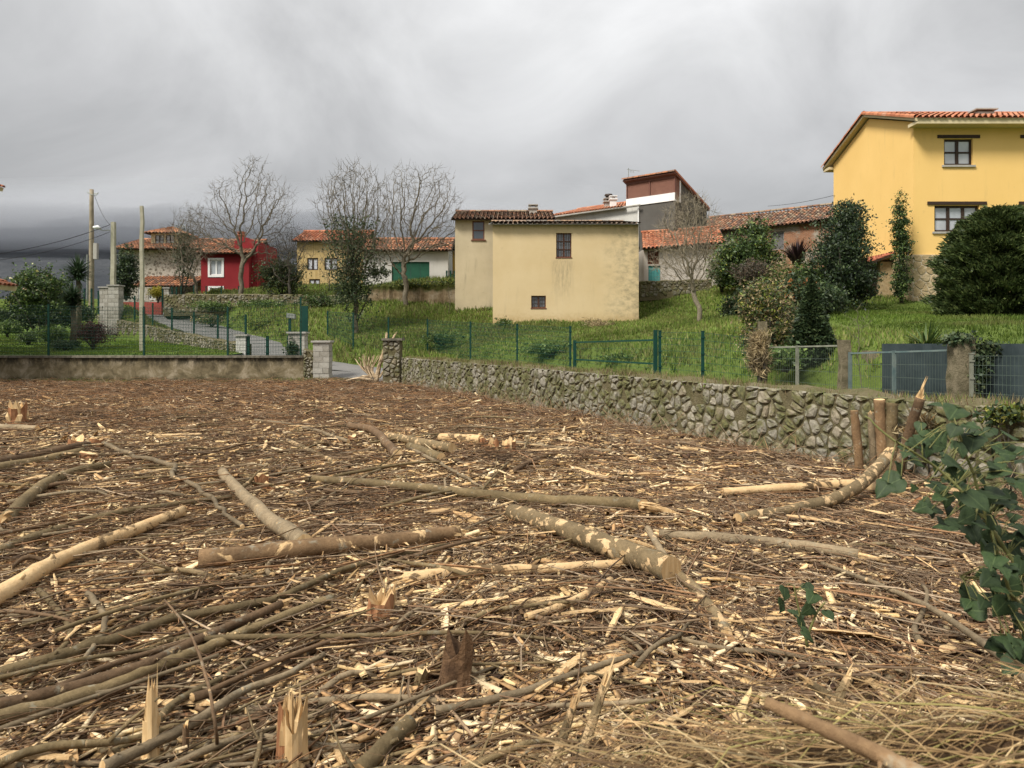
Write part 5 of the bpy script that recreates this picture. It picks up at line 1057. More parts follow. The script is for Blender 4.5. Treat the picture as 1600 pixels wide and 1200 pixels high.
# ---- right side planting
for i, (a, b, Y, prt, pl, lb) in enumerate([(1222, 470, 33, [(1222, 436, 26, 26, .8, 90, 32, .2, .5)], MIDGREEN + DRY, 'mixed olive shrub between the laurel and the flax plant'), (1150, 500, 31, [(1152, 480, 22, 22, .7, 70, 30, .16, .5)], DKGREEN + IVYC, 'dark leafy shrub low beside the purplish bush'), (1262, 470, 31, [(1262, 440, 22, 30, .8, 90, 32, .18, .5)], DKGREEN + MIDGREEN, 'leafy evergreen filling the gap under the flax plant'), (1128, 452, 40, [(1128, 418, 20, 34, .8, 90, 30, .2, .5)], MIDGREEN + YELGREEN, 'yellow green bush at the left flank of the laurel'), (1215, 545, 21, [(1222, 500, 20, 34, .6, 90, 30, .13, .5)], IVYC + DRY, 'ivy and bramble tangle between hedge and spruce')]):
    shrub('mixed_shrub', lb, a, b, Y, prt, pl, .12, 170 + i, 'shrub', stem=12, stemr=.03)
for i, (a, b, Y, prt, lb) in enumerate([(1580, 780, 8.0, [(1575, 648, 45, 12, .12, 40, 24, .045, .6)], 'creeper spilling over the near end of the rubble wall'), (830, 640, 18.6, [(838, 612, 8, 20, .1, 22, 24, .06, .6)], 'rusty dry creeper strip on the rubble wall'), (1450, 720, 8.9, [(1450, 670, 36, 26, .12, 46, 24, .05, .6)], 'dry bramble tangle behind the cut stems')]):
    shrub('wall_creeper', lb, a, b, Y - .12, prt, (IVYC + YELGREEN) if i == 0 else DRY + [(.16, .09, .03)], .06 if i != 2 else .12, 180 + i, 'creeper', stem=8, stemr=.008, aspect=.6 if i != 2 else .1)
shrub('laurel_bush', 'broad green laurel bush before the brick barn', 1165, 445, 39, [(1172, 400, 50, 38, 1.6, 260, 40, .22, .5), (1145, 425, 32, 28, 1.2, 110, 36, .2, .5), (1180, 362, 22, 18, .8, 40, 30, .18, .5)], MIDGREEN + DKGREEN, .15, 71, 'bush', extra=([(.3, .27, .04), (.2, .22, .03)], .14, 500))
shrub('brown_bush', 'purplish brown twiggy bush below the laurel', 1178, 447, 34, [(1178, 425, 34, 17, .9, 120, 32, .16, .5)], [(.06, .045, .035), (.09, .065, .045), (.05, .05, .03)], .09, 72, 'bush')
def spiky(label, px, pyb, Y, l, seed, pal, n=90, name='flax_plant', low=.2):
    rn = np.random.default_rng(seed); b = P(px, pyb, Y); vs_ = []; fs = []; cs = []
    for i in range(n):
        an = rn.uniform(0, 2 * math.pi); tl = rn.uniform(.05, .75) ; d = np.array([math.cos(an) * tl, math.sin(an) * tl, 1.0 if low < .5 else .35]); d /= np.linalg.norm(d); ll = l * rn.uniform(.6, 1.1); s = np.cross(d, [math.cos(an), math.sin(an), 0.01]); s /= np.linalg.norm(s) + 1e-9; p = np.array(b) + np.array([math.cos(an), math.sin(an), 0]) * .08; w = .035 * l; k = len(vs_)
        e = p + d * ll + np.array([math.cos(an), math.sin(an), -.6]) * ll * .16 * tl * 2; vs_ += [p - s * w, p + s * w, p + d * ll * .55 + s * w, p + d * ll * .55 - s * w, e]; fs += [(k, k + 1, k + 2), (k, k + 2, k + 3), (k + 3, k + 2, k + 4)]; cs += [tuple(np.array(pal[rn.integers(len(pal))]) * rn.uniform(.7, 1.3))] * 3
    o = np_obj(name, np.array(vs_) - np.array(b), np.array(fs), np.array(cs), M_LEAF); o.location = b; tag(o, label, 'plant'); return o
spiky('dark purple spiky flax plant against the brick barn', 1245, 418, 36, 1.5, 3, [(.035, .018, .022), (.055, .03, .03), (.025, .015, .018)], 110)
spiky('cycad like fan of green fronds behind the dark screen', 1447, 541, 16.2, .62, 4, MIDGREEN, 60, 'palm_plant', .9)
shrub('camellia_bush', 'tall dark glossy evergreen beside the yellow house', 1318, 486, 30.5, [(1316, 400, 42, 66, 1.3, 420, 44, .17, .5), (1325, 345, 26, 28, .8, 110, 36, .14, .5), (1335, 440, 36, 36, 1.0, 160, 36, .16, .5)], DKGREEN + [(.03, .04, .03)], .11, 73, 'tree', stemr=.07)
shrub('wall_climber', 'tall leafy climber growing up the yellow house corner', 1408, 468, 32.4, [(1408, 375, 14, 62, .25, 150, 36, .11, .6), (1408, 440, 13, 30, .25, 90, 34, .1, .6), (1408, 322, 10, 22, .2, 20, 20, .1, .7)], DKGREEN + MIDGREEN, .09, 74, 'climber')
def conifer(label, px, pyb, pyt, Y, rpx, seed, n, pal, name='conifer', roundish=False, size=.12):
    rn = np.random.default_rng(seed); b = P(px, pyb, Y); H_ = PZ(pyt, Y) - b.z; r = rpx / F * Y; t = thing(name, label, 'conifer', b); h = rn.random(n) ** (.8 if roundish else .75); prof = (np.sqrt(np.clip(1 - ((h - .38) / .64) ** 2, 0.02, 1)) if roundish else (1 - h) ** .85 * np.minimum(1, .55 + h * 4)); an = rn.uniform(0, 2 * np.pi, n)
    lump = 1 + .1 * np.sin(an * 7 + h * 23) + .08 * np.sin(an * 3 - h * 41) + .05 * np.sin(an * 17 + h * 60) + .3 * (hsh(an * 3, h * 14, 1.7, 3) - .5); rr = r * prof * lump * (.35 + .67 * rn.random(n) ** .35); c = np.c_[b.x + np.cos(an) * rr, b.y + np.sin(an) * rr, b.z + h * H_ + rn.normal(size=n) * .05]
    dirs = np.c_[np.cos(an), np.sin(an), (.5 if roundish else .1) + rn.normal(size=n) * .2]; v, f, col = leaves(c, size, rn, pal, .3, 0, dirs); np_obj('foliage', v, f, col, M_LEAF, t); mb = MB(); mb.tube([b - Vector((0, 0, .2)), b + Vector((0, 0, H_ * .9))], [.06 + r * .06, .02], 7); mb.build('trunk', M_BARKD, t); return t
conifer('small dark conical spruce behind the wire panel', 1268, 572, 437, 18, 40, 3, 15000, DKGREEN, 'spruce', size=.13)
conifer('huge rounded dark yew beside the yellow house', 1563, 530, 328, 25, 84, 4, 60000, [(.034, .052, .016), (.052, .074, .022), (.024, .038, .012), (.075, .095, .03)], 'yew', True, .2)
shrub('overgrown_hedge', 'untidy hedge smothered in dry vines and ivy by the wire panel', 1195, 590, 19, [(1190, 470, 34, 30, .8, 160, 34, .11, .5), (1200, 525, 40, 48, .8, 230, 34, .11, .5)], DRY + IVYC + YELGREEN, .08, 75, 'hedge', stem=14)
shrub('rust_plant', 'rust coloured seed heads above dark foliage behind the hedge', 1245, 470, 26, [(1245, 455, 26, 22, .6, 90, 30, .12, .5)], DKGREEN + IVYC, .13, 76, 'plant', extra=([(.2, .07, .02), (.26, .1, .03)], .22, 160))
shrub('dark_shrubs', 'shadowy undergrowth beneath the tall evergreen', 1290, 497, 28, [(1285, 470, 40, 26, 1.0, 150, 34, .15, .5)], DKGREEN, .11, 77, 'bush')
shrub('straw_bundle', 'dry straw coloured vine hanging on the weathered post', 1190, 612, 16.2, [(1186, 555, 12, 42, .2, 90, 34, .07, .6)], DRY, .16, 78, 'vine', aspect=.1)
shrub('post_ivy', 'ivy climbing the thick rotting gate post', 1522, 640, 12.4, [(1524, 580, 14, 48, .16, 90, 26, .06, .6), (1500, 530, 26, 8, .15, 40, 22, .05, .6), (1545, 545, 18, 12, .12, 30, 16, .06, .6)], IVYC, .055, 79, 'ivy', aspect=.85)
shrub('brush_heap', 'heap of dry cuttings and weeds against the cream house', 940, 532, 34.5, [(935, 512, 24, 13, .9, 70, 30, .12, .6)], DRY, .22, 80, 'brush heap', aspect=.08)
shrub('weed_patch', 'bright green weeds growing beside the brush heap', 968, 534, 33.5, [(972, 522, 30, 8, .6, 90, 30, .1, .6)], YELGREEN, .12, 81, 'weeds')
for i, (a, b, Y, rx, rz, lb) in enumerate([(785, 505, 37.2, 14, 8, 'leafy weeds at the left corner of the cream house'), (858, 507, 37.2, 14, 4, 'small leafy weeds at the foot of the cream house'), (860, 545, 29, 45, 10, 'lush green weeds behind the slope fence'), (1140, 505, 30, 40, 7, 'clump of broad weeds near the small fruit tree'), (1000, 560, 25, 60, 8, 'tall weeds behind the low green gate'), (690, 530, 35.5, 40, 8, 'dark weed clump on the slope by the left fence posts'), (1225, 560, 17.5, 30, 18, 'leafy growth behind the framed wire panel')]):
    shrub('slope_weeds', lb, a, b + rz * .6, Y, [(a, b, rx, rz, .7, int(rx * 1.8), 26, .11, .6)], MIDGREEN, .1, 90 + i, 'weeds')
shrub('pillar_ivy', 'ivy on the pale pillar of the low mesh gate', 455, 562, 30.3, [(456, 548, 8, 18, .1, 40, 22, .06, .6)], IVYC, .07, 98, 'ivy', aspect=.85)
# ---- grass on slope and lawns
def blades(n, region, zf, hgt, pal, seed, wid=.012, tuft=4):
    rn = np.random.default_rng(seed); k = n // tuft; xy = region(rn, k); xy = np.repeat(xy, tuft, 0) + rn.normal(size=(len(xy) * tuft, 2)) * .06; x, y = xy.T; z = zf(x, y); nn = len(x); h = hgt * rn.uniform(.4, 1.3, nn) * (.6 + 1.0 * hsh(x, y, .45, 4)); an = rn.uniform(0, 2 * np.pi, nn); lx, ly = np.cos(an), np.sin(an); w = wid * rn.uniform(.7, 1.5, nn) * (1 + y / 25); ln = h * rn.uniform(.1, .7, nn)
    a2 = rn.uniform(0, np.pi, nn); sx, sy = np.cos(a2) * w, np.sin(a2) * w
    v = np.stack([np.c_[x - sx, y - sy, z - .03], np.c_[x + sx, y + sy, z - .03], np.c_[x + lx * ln, y + ly * ln, z + h]], 1).reshape(-1, 3); pal = np.array(pal); tone = hsh(x, y, .35, 7)[:, None]; cols = pal[rn.integers(0, len(pal), nn)] * rn.uniform(.7, 1.3, nn)[:, None] * (.7 + .6 * tone); dd = ss(.55, .85, hsh(x, y, .8, 15))[:, None] * .3; cols = cols * (1 - dd) + np.array([.2, .16, .07]) * dd
    return v, np.arange(3 * nn).reshape(nn, 3), cols
GR = [(.115, .175, .028), (.16, .23, .04), (.2, .26, .055), (.24, .23, .085), (.09, .13, .028)]
def reg_slope(rn, k):
    y = 12 + 36 * rn.random(k * 3) ** .8; x = -16 + rn.random(k * 3) * 40; d, _ = lane_dist(x, y); ok = (x > FENCE_X(y) - .5) & (d > LW + .35) & ~((x > -1.2) & (x < 6.7) & (y > 37.9) & (y < 44.5)) & (x < 15 + (y - 12) * .0 + 9) & ~garden_side(x, y); ok &= ~((x > 10.0) & (y < 34) & (y < 33)); q = np.c_[x[ok], y[ok]]; return q[:k]
v, f, c = blades(130000, reg_slope, terr, .13, GR, 21); o = np_obj('slope_grass', v, f, c, M_GRASS, kind='stuff'); tag(o, 'rough long grass covering the slope below the cream house', 'grass')
def reg_lawn2(rn, k):
    y = 13.5 + 19.5 * rn.random(k * 2); x = 5 + 20 * rn.random(k * 2); ok = (x > FENCE_X(y) + .8) & (x > 9.5 + (y - 14) * .1); return np.c_[x[ok], y[ok]][:k]
v, f, c = blades(50000, reg_lawn2, terr, .09, [(.06, .1, .014), (.09, .14, .02), (.12, .17, .03)], 22); o = np_obj('lawn_grass', v, f, c, M_GRASS, kind='stuff'); tag(o, 'short mown grass sloping up to the yellow house', 'grass')
def reg_gard(rn, k):
    y = 28.5 + 13 * rn.random(k * 2); x = -30 + 20 * rn.random(k * 2); ok = garden_side(x, y); return np.c_[x[ok], y[ok]][:k]
v, f, c = blades(36000, reg_gard, garden_z, .06, [(.08, .13, .014), (.11, .17, .02), (.14, .19, .035)], 23); o = np_obj('garden_grass', v, f, c, M_GRASS, kind='stuff'); tag(o, 'short bright lawn grass behind the concrete wall', 'grass')
def reg_up(rn, k):
    y = 33 + 26 * rn.random(k * 3); x = -26 + 26 * rn.random(k * 3); d, _ = lane_dist(x, y); ok = (d > LW + .2) & ~garden_side(x, y) & (y > 33.5); return np.c_[x[ok], y[ok]][:k]
v, f, c = blades(50000, reg_up, terr, .2, GR + [(.12, .1, .05)], 24); o = np_obj('bank_grass', v, f, c, M_GRASS, kind='stuff'); tag(o, 'weedy grass on the banks above the lane', 'grass')
rn = np.random.default_rng(77)                                        # ragged growth along wall feet and wall tops
def reg_wt(rn, k):
    s = 5.4 + 21 * rn.random(k); return np.c_[WALL_X(s) + .2 + rn.uniform(-.15, .35, k), s + rn.uniform(0, .1, k)]
v, f, c = blades(15000, reg_wt, lambda x, y: np.full(len(x), .93), .12, GR + DRY + DRY + [(.12, .07, .04)], 25, .005); o = np_obj('wall_top_growth', v, f, c, M_GRASS, kind='stuff'); tag(o, 'dry grass and moss tufts on top of the rubble wall', 'grass')
def reg_cf(rn, k): return np.c_[-20 + 14.5 * rn.random(k), 27.95 - .6 * rn.random(k) ** 2]
v, f, c = blades(5000, reg_cf, field_z, .09, GR + DRY, 26, .006); o = np_obj('wall_foot_grass', v, f, c, M_GRASS, kind='stuff'); tag(o, 'thin grass strip at the foot of the concrete wall', 'grass')
# ------------------------------------------------------------------ felled wood in the clearing
def barkmat(name, c1, c2, peel=0.0, pc=((.42, .27, .13), (.62, .46, .27)), pscale=9):
    m = N(name); f = m.noise(38, 6, .72); g = m.noise(3.5, 4, .6); c = m.ramp(f, [(.28, c1), (.72, c2)])
    c = m.mix(1, c, m.ramp(g, [(.3, (.62, .6, .56)), (.7, (1.3, 1.24, 1.12))]), 'MULTIPLY')
    li = m.noise(9, 4, .7); c = m.mix(m.math('MULTIPLY', m.step(li, .56, .68), .5), c, (.26, .25, .19))
    ri = m.vor(42); c = m.mix(m.math('MULTIPLY', m.step(ri, .16, .04), .6), c, tuple(x * .35 for x in c1))
    c = m.mix(1, c, m.ramp(m.rand(), [(0, (.72,) * 3), (1, (1.28,) * 3)]), 'MULTIPLY'); h = m.math('ADD', f, m.math('MULTIPLY', g, 1.5))
    if peel:
        p = m.noise(pscale, 6, .62, dist=.5); k = m.step(p, 1 - peel - .025, 1 - peel + .025); w = m.noise(30, 5, .7); cw = m.mix(.5, m.ramp(w, [(.3, pc[0]), (.7, pc[1])]), m.ramp(m.noise(6, 4, .7), [(.3, (.33, .19, .085)), (.6, (.58, .42, .23))])); c = m.mix(k, c, cw); h = m.math('SUBTRACT', h, m.math('MULTIPLY', k, .8))
    m.bump(h, .9, .008); return m.done(c, .88, .15)
BK = {'grey': barkmat('grey_bark', (.14, .11, .072), (.27, .215, .145), .36), 'brown': barkmat('brown_bark', (.085, .056, .034), (.165, .11, .068), .35), 'olive': barkmat('olive_bark', (.115, .087, .046), (.215, .165, .095), .36),
      'half': barkmat('half_stripped_bark', (.12, .075, .042), (.21, .14, .08), .47, ((.5, .32, .15), (.66, .47, .25)), 3.2),
      'mott2': barkmat('russet_bark', (.13, .08, .045), (.24, .16, .09), .34, pscale=8),
      'mott': barkmat('mottled_bark', (.14, .105, .06), (.26, .2, .12), .46, pscale=11), 'peel': barkmat('peeled_wood', (.11, .075, .042), (.2, .14, .08), .56, ((.46, .29, .13), (.64, .46, .25)), 5)}
m = N('fresh_cut_wood'); f = m.noise(30, 4, .6, m.map((1, 1, .12))); M_CUT = m.done(m.mix(1, m.ramp(f, [(.25, (.4, .25, .11)), (.55, (.62, .45, .24)), (.8, (.74, .59, .37))]), m.ramp(m.rand(), [(0, (.7, .64, .58)), (1, (1.1, 1.08, 1.05))]), 'MULTIPLY'), .75, .25); m.bump(f, .5, .005)
m = N('reddish_stump_wood'); f = m.noise(26, 4, .65, m.map((1, 1, .15))); M_STUMP = m.done(m.ramp(f, [(.25, (.13, .055, .025)), (.5, (.3, .14, .065)), (.8, (.5, .28, .14))]), .85, .2); m.bump(f, .8, .012)
def log_pts(pix, lift=0.0, r=.04):
    o = []
    for q in pix:
        g = G(q[0], q[1], r + lift + (q[2] if len(q) > 2 else 0)); g.z += float(field_z(np.array([g.x]), np.array([g.y]))[0]) - .03; o.append(g)
    return o
def smooth_path(pts, k=5, wob=.0, rnd=R):
    if len(pts) == 2: pts = [pts[0], pts[0].lerp(pts[1], .35), pts[0].lerp(pts[1], .7), pts[1]]
    o = _catmull([np.array(p) for p in pts], k); L_ = (pts[0] - pts[-1]).length
    return [Vector(p) + Vector((rnd.uniform(-1, 1), rnd.uniform(-1, 1), rnd.uniform(-.5, .5))) * wob * L_ for p in o]
def splinter_end(mb, p, d, r, ln, n, rnd, mat=1):
    d = Vector(d).normalized(); a = d.orthogonal().normalized(); b = d.cross(a); ph = rnd.random() * 6.28
    for k in range(n + 3):
        an = ph + rnd.gauss(0, 1.5); o = (a * math.cos(an) + b * math.sin(an)); t = (b * math.cos(an) - a * math.sin(an)); l = ln * (.12 + 1.1 * rnd.random() ** 2.2); w = r * rnd.uniform(.15, .5); rr = r * rnd.uniform(.1, .8); q = p - d * r * 1.2 + o * rr; e = p + d * l + o * (rr + r * rnd.uniform(-.2, .5)) + t * r * rnd.uniform(-.4, .4); th = o * r * rnd.uniform(.1, .3); mid = q.lerp(e, .6) + t * r * rnd.uniform(-.15, .15); w2 = w * rnd.uniform(.5, .9)
        mb.add([tuple(q - t * w + th), tuple(q + t * w + th), tuple(q + t * w - th), tuple(q - t * w - th), tuple(mid - t * w2 + th), tuple(mid + t * w2 + th), tuple(mid + t * w2 - th), tuple(mid - t * w2 - th), tuple(e)], [(0, 1, 5, 4), (1, 2, 6, 5), (2, 3, 7, 6), (3, 0, 4, 7), (4, 5, 8), (5, 6, 8), (6, 7, 8), (7, 4, 8), (3, 2, 1, 0)], mat)
def log(label, pix, r0, r1, bark, lift=0.0, seed=0, knots=3, ends=(0, 0), wob=.004, name='log', cat='log', world=None, group=None, n=9):
    if pix and name == 'log' and pix[0][1] < 960 and max(q[1] for q in pix) < 960: r0 *= 1.38; r1 *= 1.38
    rnd = random.Random(seed or int(pix[0][0] * 7 + pix[0][1])); pts = world or log_pts(pix, lift + .03, max(r0, r1) * .95); path = smooth_path(pts, 5, wob, rnd); k = len(path); mb = MB(); rs = [(r0 + (r1 - r0) * i / (k - 1)) * (1 + rnd.uniform(-.05, .05)) for i in range(k)]
    mb.tube(path, rs, n, 0, 1, jit=.045, rnd=rnd)
    for q in range(knots):
        i = rnd.randrange(1, k - 1); d = (path[i + 1] - path[i]).normalized(); o = (d.orthogonal() + Vector((rnd.uniform(-1, 1), rnd.uniform(-1, 1), rnd.uniform(0, 1)))).normalized(); mb.tube([path[i] + o * rs[i] * .6, path[i] + o * rs[i] * rnd.uniform(1.15, 1.7) + d * rs[i] * .4], [rs[i] * .35, rs[i] * .22], 6, 0, 1)
    if ends[0]: splinter_end(mb, path[0], path[0] - path[1], r0, ends[0], 6, rnd)
    if ends[1]: splinter_end(mb, path[-1], path[-1] - path[-2], r1, ends[1], 6, rnd)
    o = mb.build(name, [BK[bark], M_CUT], smooth=True, loc=path[k // 2] - Vector((0, 0, max(r0, r1)))); me = o.data
    me.polygons.foreach_set('use_smooth', np.array([p.material_index == 0 for p in me.polygons])); tag(o, label, cat, group); return o
LG = 'felled logs and poles in the clearing'
log('thick brown sawn log with a peeled orange end, lying across the middle', [(312, 885), (500, 866), (620, 848), (714, 830)], .052, .044, 'half', .01, 1, 2, (0, .1))
log('straight smooth grey log pointing at the sawn end of the brown log', [(345, 742), (400, 790), (478, 858)], .04, .05, 'grey', .02, 2)
log('very long slim olive pole crossing the middle of the clearing', [(480, 742), (640, 758), (800, 772), (955, 790), (1005, 797)], .032, .045, 'olive', .03, 3, 5, (.05, .55))
log('heavy mottled log with flaking bark and a dark sawn end', [(800, 795), (880, 825), (970, 855), (1050, 886)], .055, .068, 'mott', .02, 4, 3, (.1, 0))
log('crooked mottled branch continuing from the heavy mottled log', [(1050, 888), (1090, 920), (1115, 955), (1136, 986)], .042, .034, 'mott', .0, 5, 2)
log('half peeled pole lying below the long olive pole', [(630, 905), (740, 893), (860, 884), (978, 874)], .034, .026, 'peel', .0, 6, 2, (.12, 0))
log('stout orange peeled log running to the left edge', [(-20, 938), (60, 895), (130, 858), (285, 800)], .045, .034, 'peel', .04, 7, 3, (0, .04))
log('long thin olive branch above the orange peeled log', [(-20, 862), (100, 824), (210, 805), (360, 778)], .03, .018, 'olive', .02, 8)
log('crooked grey branch with a sharp elbow', [(152, 690), (215, 710), (268, 726), (272, 745), (300, 765), (340, 790), (376, 816)], .036, .018, 'grey', .06, 9, 4, wob=.006, name='branch', cat='branch')
log('long brown pole, upper one of the parallel pair', [(-20, 1112), (135, 1062), (236, 1032), (317, 988), (440, 943)], .032, .024, 'brown', .05, 10, 4, (0, .08))
log('long olive pole, lower one of the parallel pair', [(-20, 1138), (135, 1079), (236, 1042), (304, 1015), (388, 981), (520, 932)], .037, .026, 'olive', .02, 11, 5)
log('long bent olive pole above the parallel pair', [(-20, 1056), (80, 1024), (169, 998), (270, 964), (405, 943), (449, 927), (560, 888), (700, 848)], .036, .016, 'olive', .03, 12, 4)
log('smooth grey branch rising from the lower left towards a side twig', [(160, 1200), (230, 1158), (297, 1127), (381, 1071), (440, 1050), (506, 1022)], .026, .014, 'grey', .07, 13, 4, name='branch', cat='branch')
log('pale peeled log lying in front of the cut stems by the wall', [(1130, 769), (1240, 765), (1330, 763), (1400, 770)], .032, .042, 'peel', .03, 14, 3, (.1, .12))
log('brown log propped up against the cut stems by the wall', None or [(1150, 815), (1260, 797), (1335, 768, .1), (1392, 712, .35)], .035, .05, 'mott', .0, 15, 2, (0, .08))
log('grey brown log with a split cream end right of the mottled log', [(1030, 832), (1130, 838), (1240, 848), (1345, 868)], .034, .03, 'grey', .01, 16, 2, (.16, .2))
log('short grey stick beside the sawn end of the mottled log', [(1012, 824), (1042, 872)], .03, .026, 'grey', .03, 17, 1, name='branch', cat='branch')
log('long smooth grey pole reaching towards the lower right corner', None or [(1285, 876), (1380, 912, .03), (1460, 952, .08), (1540, 1010, .16), (1612, 1080, .25)], .014, .022, 'grey', .02, 18, 1, wob=.002)
log('brown log at the left edge with pale splintered tip', [(-20, 726), (60, 712), (150, 693)], .05, .04, 'brown', .02, 19, 2, (0, .1))
log('olive log just below the brown log at the left edge', [(-20, 742), (50, 722), (130, 707)], .05, .042, 'olive', .0, 20, 2)
log('thin grey log above the reddish stumps', [(-20, 668), (30, 672), (58, 674)], .045, .04, 'grey', .0, 21, 1)
log('olive log slanting down to the left behind the crooked branch', [(7, 809), (84, 755), (169, 722)], .048, .034, 'olive', .02, 22, 2, (.15, 0))
log('curved brown log in the far group beside small stumps', [(545, 668), (580, 674), (605, 692), (622, 710)], .045, .05, 'brown', .03, 23, 1)
log('mottled log with peeled patch in the far group', [(605, 680), (650, 690), (706, 704)], .045, .05, 'mott', .05, 24, 1, (.1, 0))
log('short olive log under the mottled log of the far group', [(640, 698), (690, 718)], .05, .045, 'olive', .0, 25, 1)
log('pale peeled log leading up to the triple stump', [(688, 688), (752, 694)], .05, .055, 'peel', .0, 26, 1)
log('thin crooked branch leaving the far group of logs', [(642, 702), (680, 722), (720, 742), (757, 760)], .028, .014, 'grey', .03, 27, 2, name='branch', cat='branch')
log('slim brown pole lying beyond the triple stump', [(985, 690), (1040, 691), (1092, 693)], .028, .026, 'brown', .0, 28, 1, (0, .1))
log('slim grey pole lying behind the triple stump', [(800, 690), (870, 694), (955, 702)], .026, .02, 'grey', .02, 29, 1)
log('dark brown stick lying across the small chips right of the far stumps', [(865, 708), (835, 722), (800, 738)], .034, .03, 'brown', .03, 30, 1, name='branch', cat='branch')
log('olive branch running left from the far stumps', [(400, 655), (470, 668), (545, 690)], .03, .03, 'grey', .03, 31, 1, name='branch', cat='branch')
log('mottled branch with a split tip left of the far group', [(450, 690), (490, 705), (523, 722)], .036, .032, 'mott', .02, 32, 1, (0, .1), name='branch', cat='branch')
log('brown branch below the crooked elbow branch', [(150, 850), (260, 822), (345, 806), (440, 788), (560, 782)], .026, .02, 'brown', .02, 33, 2, name='branch', cat='branch')
log('gnarled grey stick bent like a knee at the left', [(136, 935), (158, 955), (163, 980), (146, 1005), (134, 1030)], .02, .012, 'grey', .05, 34, 2, wob=.01, name='branch', cat='branch')
log('olive stick ending near the rotten hollow stump', [(822, 968), (880, 945), (955, 902)], .022, .03, 'peel', .02, 35, 1, (0, .12), name='branch', cat='branch')
log('slim brown branch running right from the hollow stump', [(680, 1110), (800, 1085), (900, 1050), (1005, 1018)], .02, .014, 'grey', .04, 36, 2, name='branch', cat='branch')
log('olive stick with a side branch near the lower left stump', [(0, 905), (60, 925), (110, 985), (30, 1065)][1:], .02, .014, 'olive', .03, 37, 1, name='branch', cat='branch')
log('reddish thin whip arching over the poles on the left', None or [(212, 908), (262, 940, .12), (300, 990, .22), (322, 1050, .25), (335, 1120, .18), (342, 1172, .0)], .006, .008, 'brown', .0, 38, 0, wob=.001, name='branch', cat='branch', n=6)
log('broad broken olive limb at the bottom left', [(560, 1200), (600, 1160), (640, 1128)], .036, .04, 'olive', .02, 39, 1, (0, .16))
log('thick blurred brown limb poking up at the bottom right', None, .011, .017, 'mott2', .0, 40, 5, n=12, world=[P(1198, 1098, 1.36), P(1300, 1144, 1.28), P(1400, 1192, 1.2), P(1500, 1245, 1.12)])
# ---- stumps
def stump(label, px, py, h, r, seed, kind='cut', lean=(0, 0), mat=None, group=None):
    rnd = random.Random(seed); h *= .85; b = G(px, py); b.z = float(field_z(np.array([b.x]), np.array([b.y]))[0]) - .04; mb = MB(); n = 12; t = Vector((lean[0], lean[1], 1)) * h; lv = 5; vs_ = []; ph = rnd.random() * 6
    for k in range(lv + 1):
        s = k / lv; c = b + t * s; rr = r * (1.25 - .35 * min(1, s * 2.2))
        for j in range(n):
            an = 2 * math.pi * j / n; q = rr * (1 + .1 * math.sin(3 * an + ph) + rnd.uniform(-.05, .05)); dz = 0
            if k == lv: dz = (rnd.uniform(-.02, .02) + .25 * r * math.cos(an + ph)) if kind == 'cut' else h * (.25 * math.sin(an * 2 + ph) + rnd.uniform(-.25, .3))
            vs_.append((c.x + math.cos(an) * q, c.y + math.sin(an) * q, c.z + dz))
    cz_ = b + t * (1 if kind == 'cut' else .7); vs_.append(tuple(cz_)); mb.add(vs_, [(k * n + j, k * n + (j + 1) % n, (k + 1) * n + (j + 1) % n, (k + 1) * n + j) for k in range(lv) for j in range(n)]); k0 = len(mb.v) - len(vs_)
    for j in range(n): mb.f.append((k0 + lv * n + j, k0 + lv * n + (j + 1) % n, k0 + len(vs_) - 1)); mb.m.append(0 if kind == 'jag' else 1); mb.c.append((1, 1, 1))
    if kind == 'split': splinter_end(mb, b + t * .75, t, r * .95, h * .75, 9, rnd); splinter_end(mb, b + t * .6, t, r * .6, h * .6, 6, rnd)
    o = mb.build('stump', [mat or M_STUMP, M_CUT], loc=b); tag(o, label, 'stump', group); return o
stump('tall dark splintered stump near the left edge', 27, 667, .42, .17, 1, 'split')
stump('reddish chopped stump left of its twin behind the brown log', 118, 708, .22, .12, 2, 'split'); stump('reddish chopped stump beside its twin behind the brown log', 150, 706, .2, .11, 3)
stump('low chopped stump in front of the reddish pair', 140, 722, .17, .13, 12)
stump('double orange topped stump behind the straight grey log', 408, 766, .22, .085, 4); stump('lower half of the double orange stump', 422, 769, .15, .07, 5)
stump('small square stump left of the far log group', 551, 693, .13, .075, 6); stump('pale topped stump behind the mottled far log', 640, 680, .13, .09, 7); stump('tiny pale stump tip beside the curved far log', 609, 678, .11, .05, 8)
stump('left stump of the triple cluster', 757, 705, .17, .08, 9); stump('middle stump of the triple cluster with jagged top', 772, 709, .17, .085, 10, 'split'); stump('right darker stump of the triple cluster', 796, 708, .2, .1, 11, 'split')
stump('low stump just above the heavy mottled log', 966, 830, .09, .07, 13); stump('small squared stump right of the olive pole end', 1102, 818, .085, .05, 14); stump('thin split stub beside the squared stump', 1076, 818, .08, .03, 15, 'split')
stump('splintered stump below the half peeled pole', 590, 972, .19, .085, 16, 'split', (.12, 0))
stump('rotten hollow dark brown stump in the foreground', 708, 1088, .27, .08, 17, 'jag', (.12, .1), mat=dull('rotten_wood', (.05, .027, .014), (.2, .115, .058), 9, .95, .8, 50, .02))
stump('small leaning olive stump beside the rotten stump', 648, 1086, .16, .035, 18, 'cut', (.3, 0), mat=BK['olive'])
stump('pale broken stake at the bottom left', 236, 1196, .33, .034, 19, 'split', mat=M_CUT); stump('thin broken brown stake right of the pale stake', 290, 1192, .22, .014, 20, 'cut', mat=BK['brown'])
stump('torn stump with tall pale fibres near the bottom edge', 462, 1196, .3, .05, 21, 'split', mat=M_CUT); stump('upright splintered stem right of the bottom stakes', 445, 1190, .27, .035, 22, 'split')
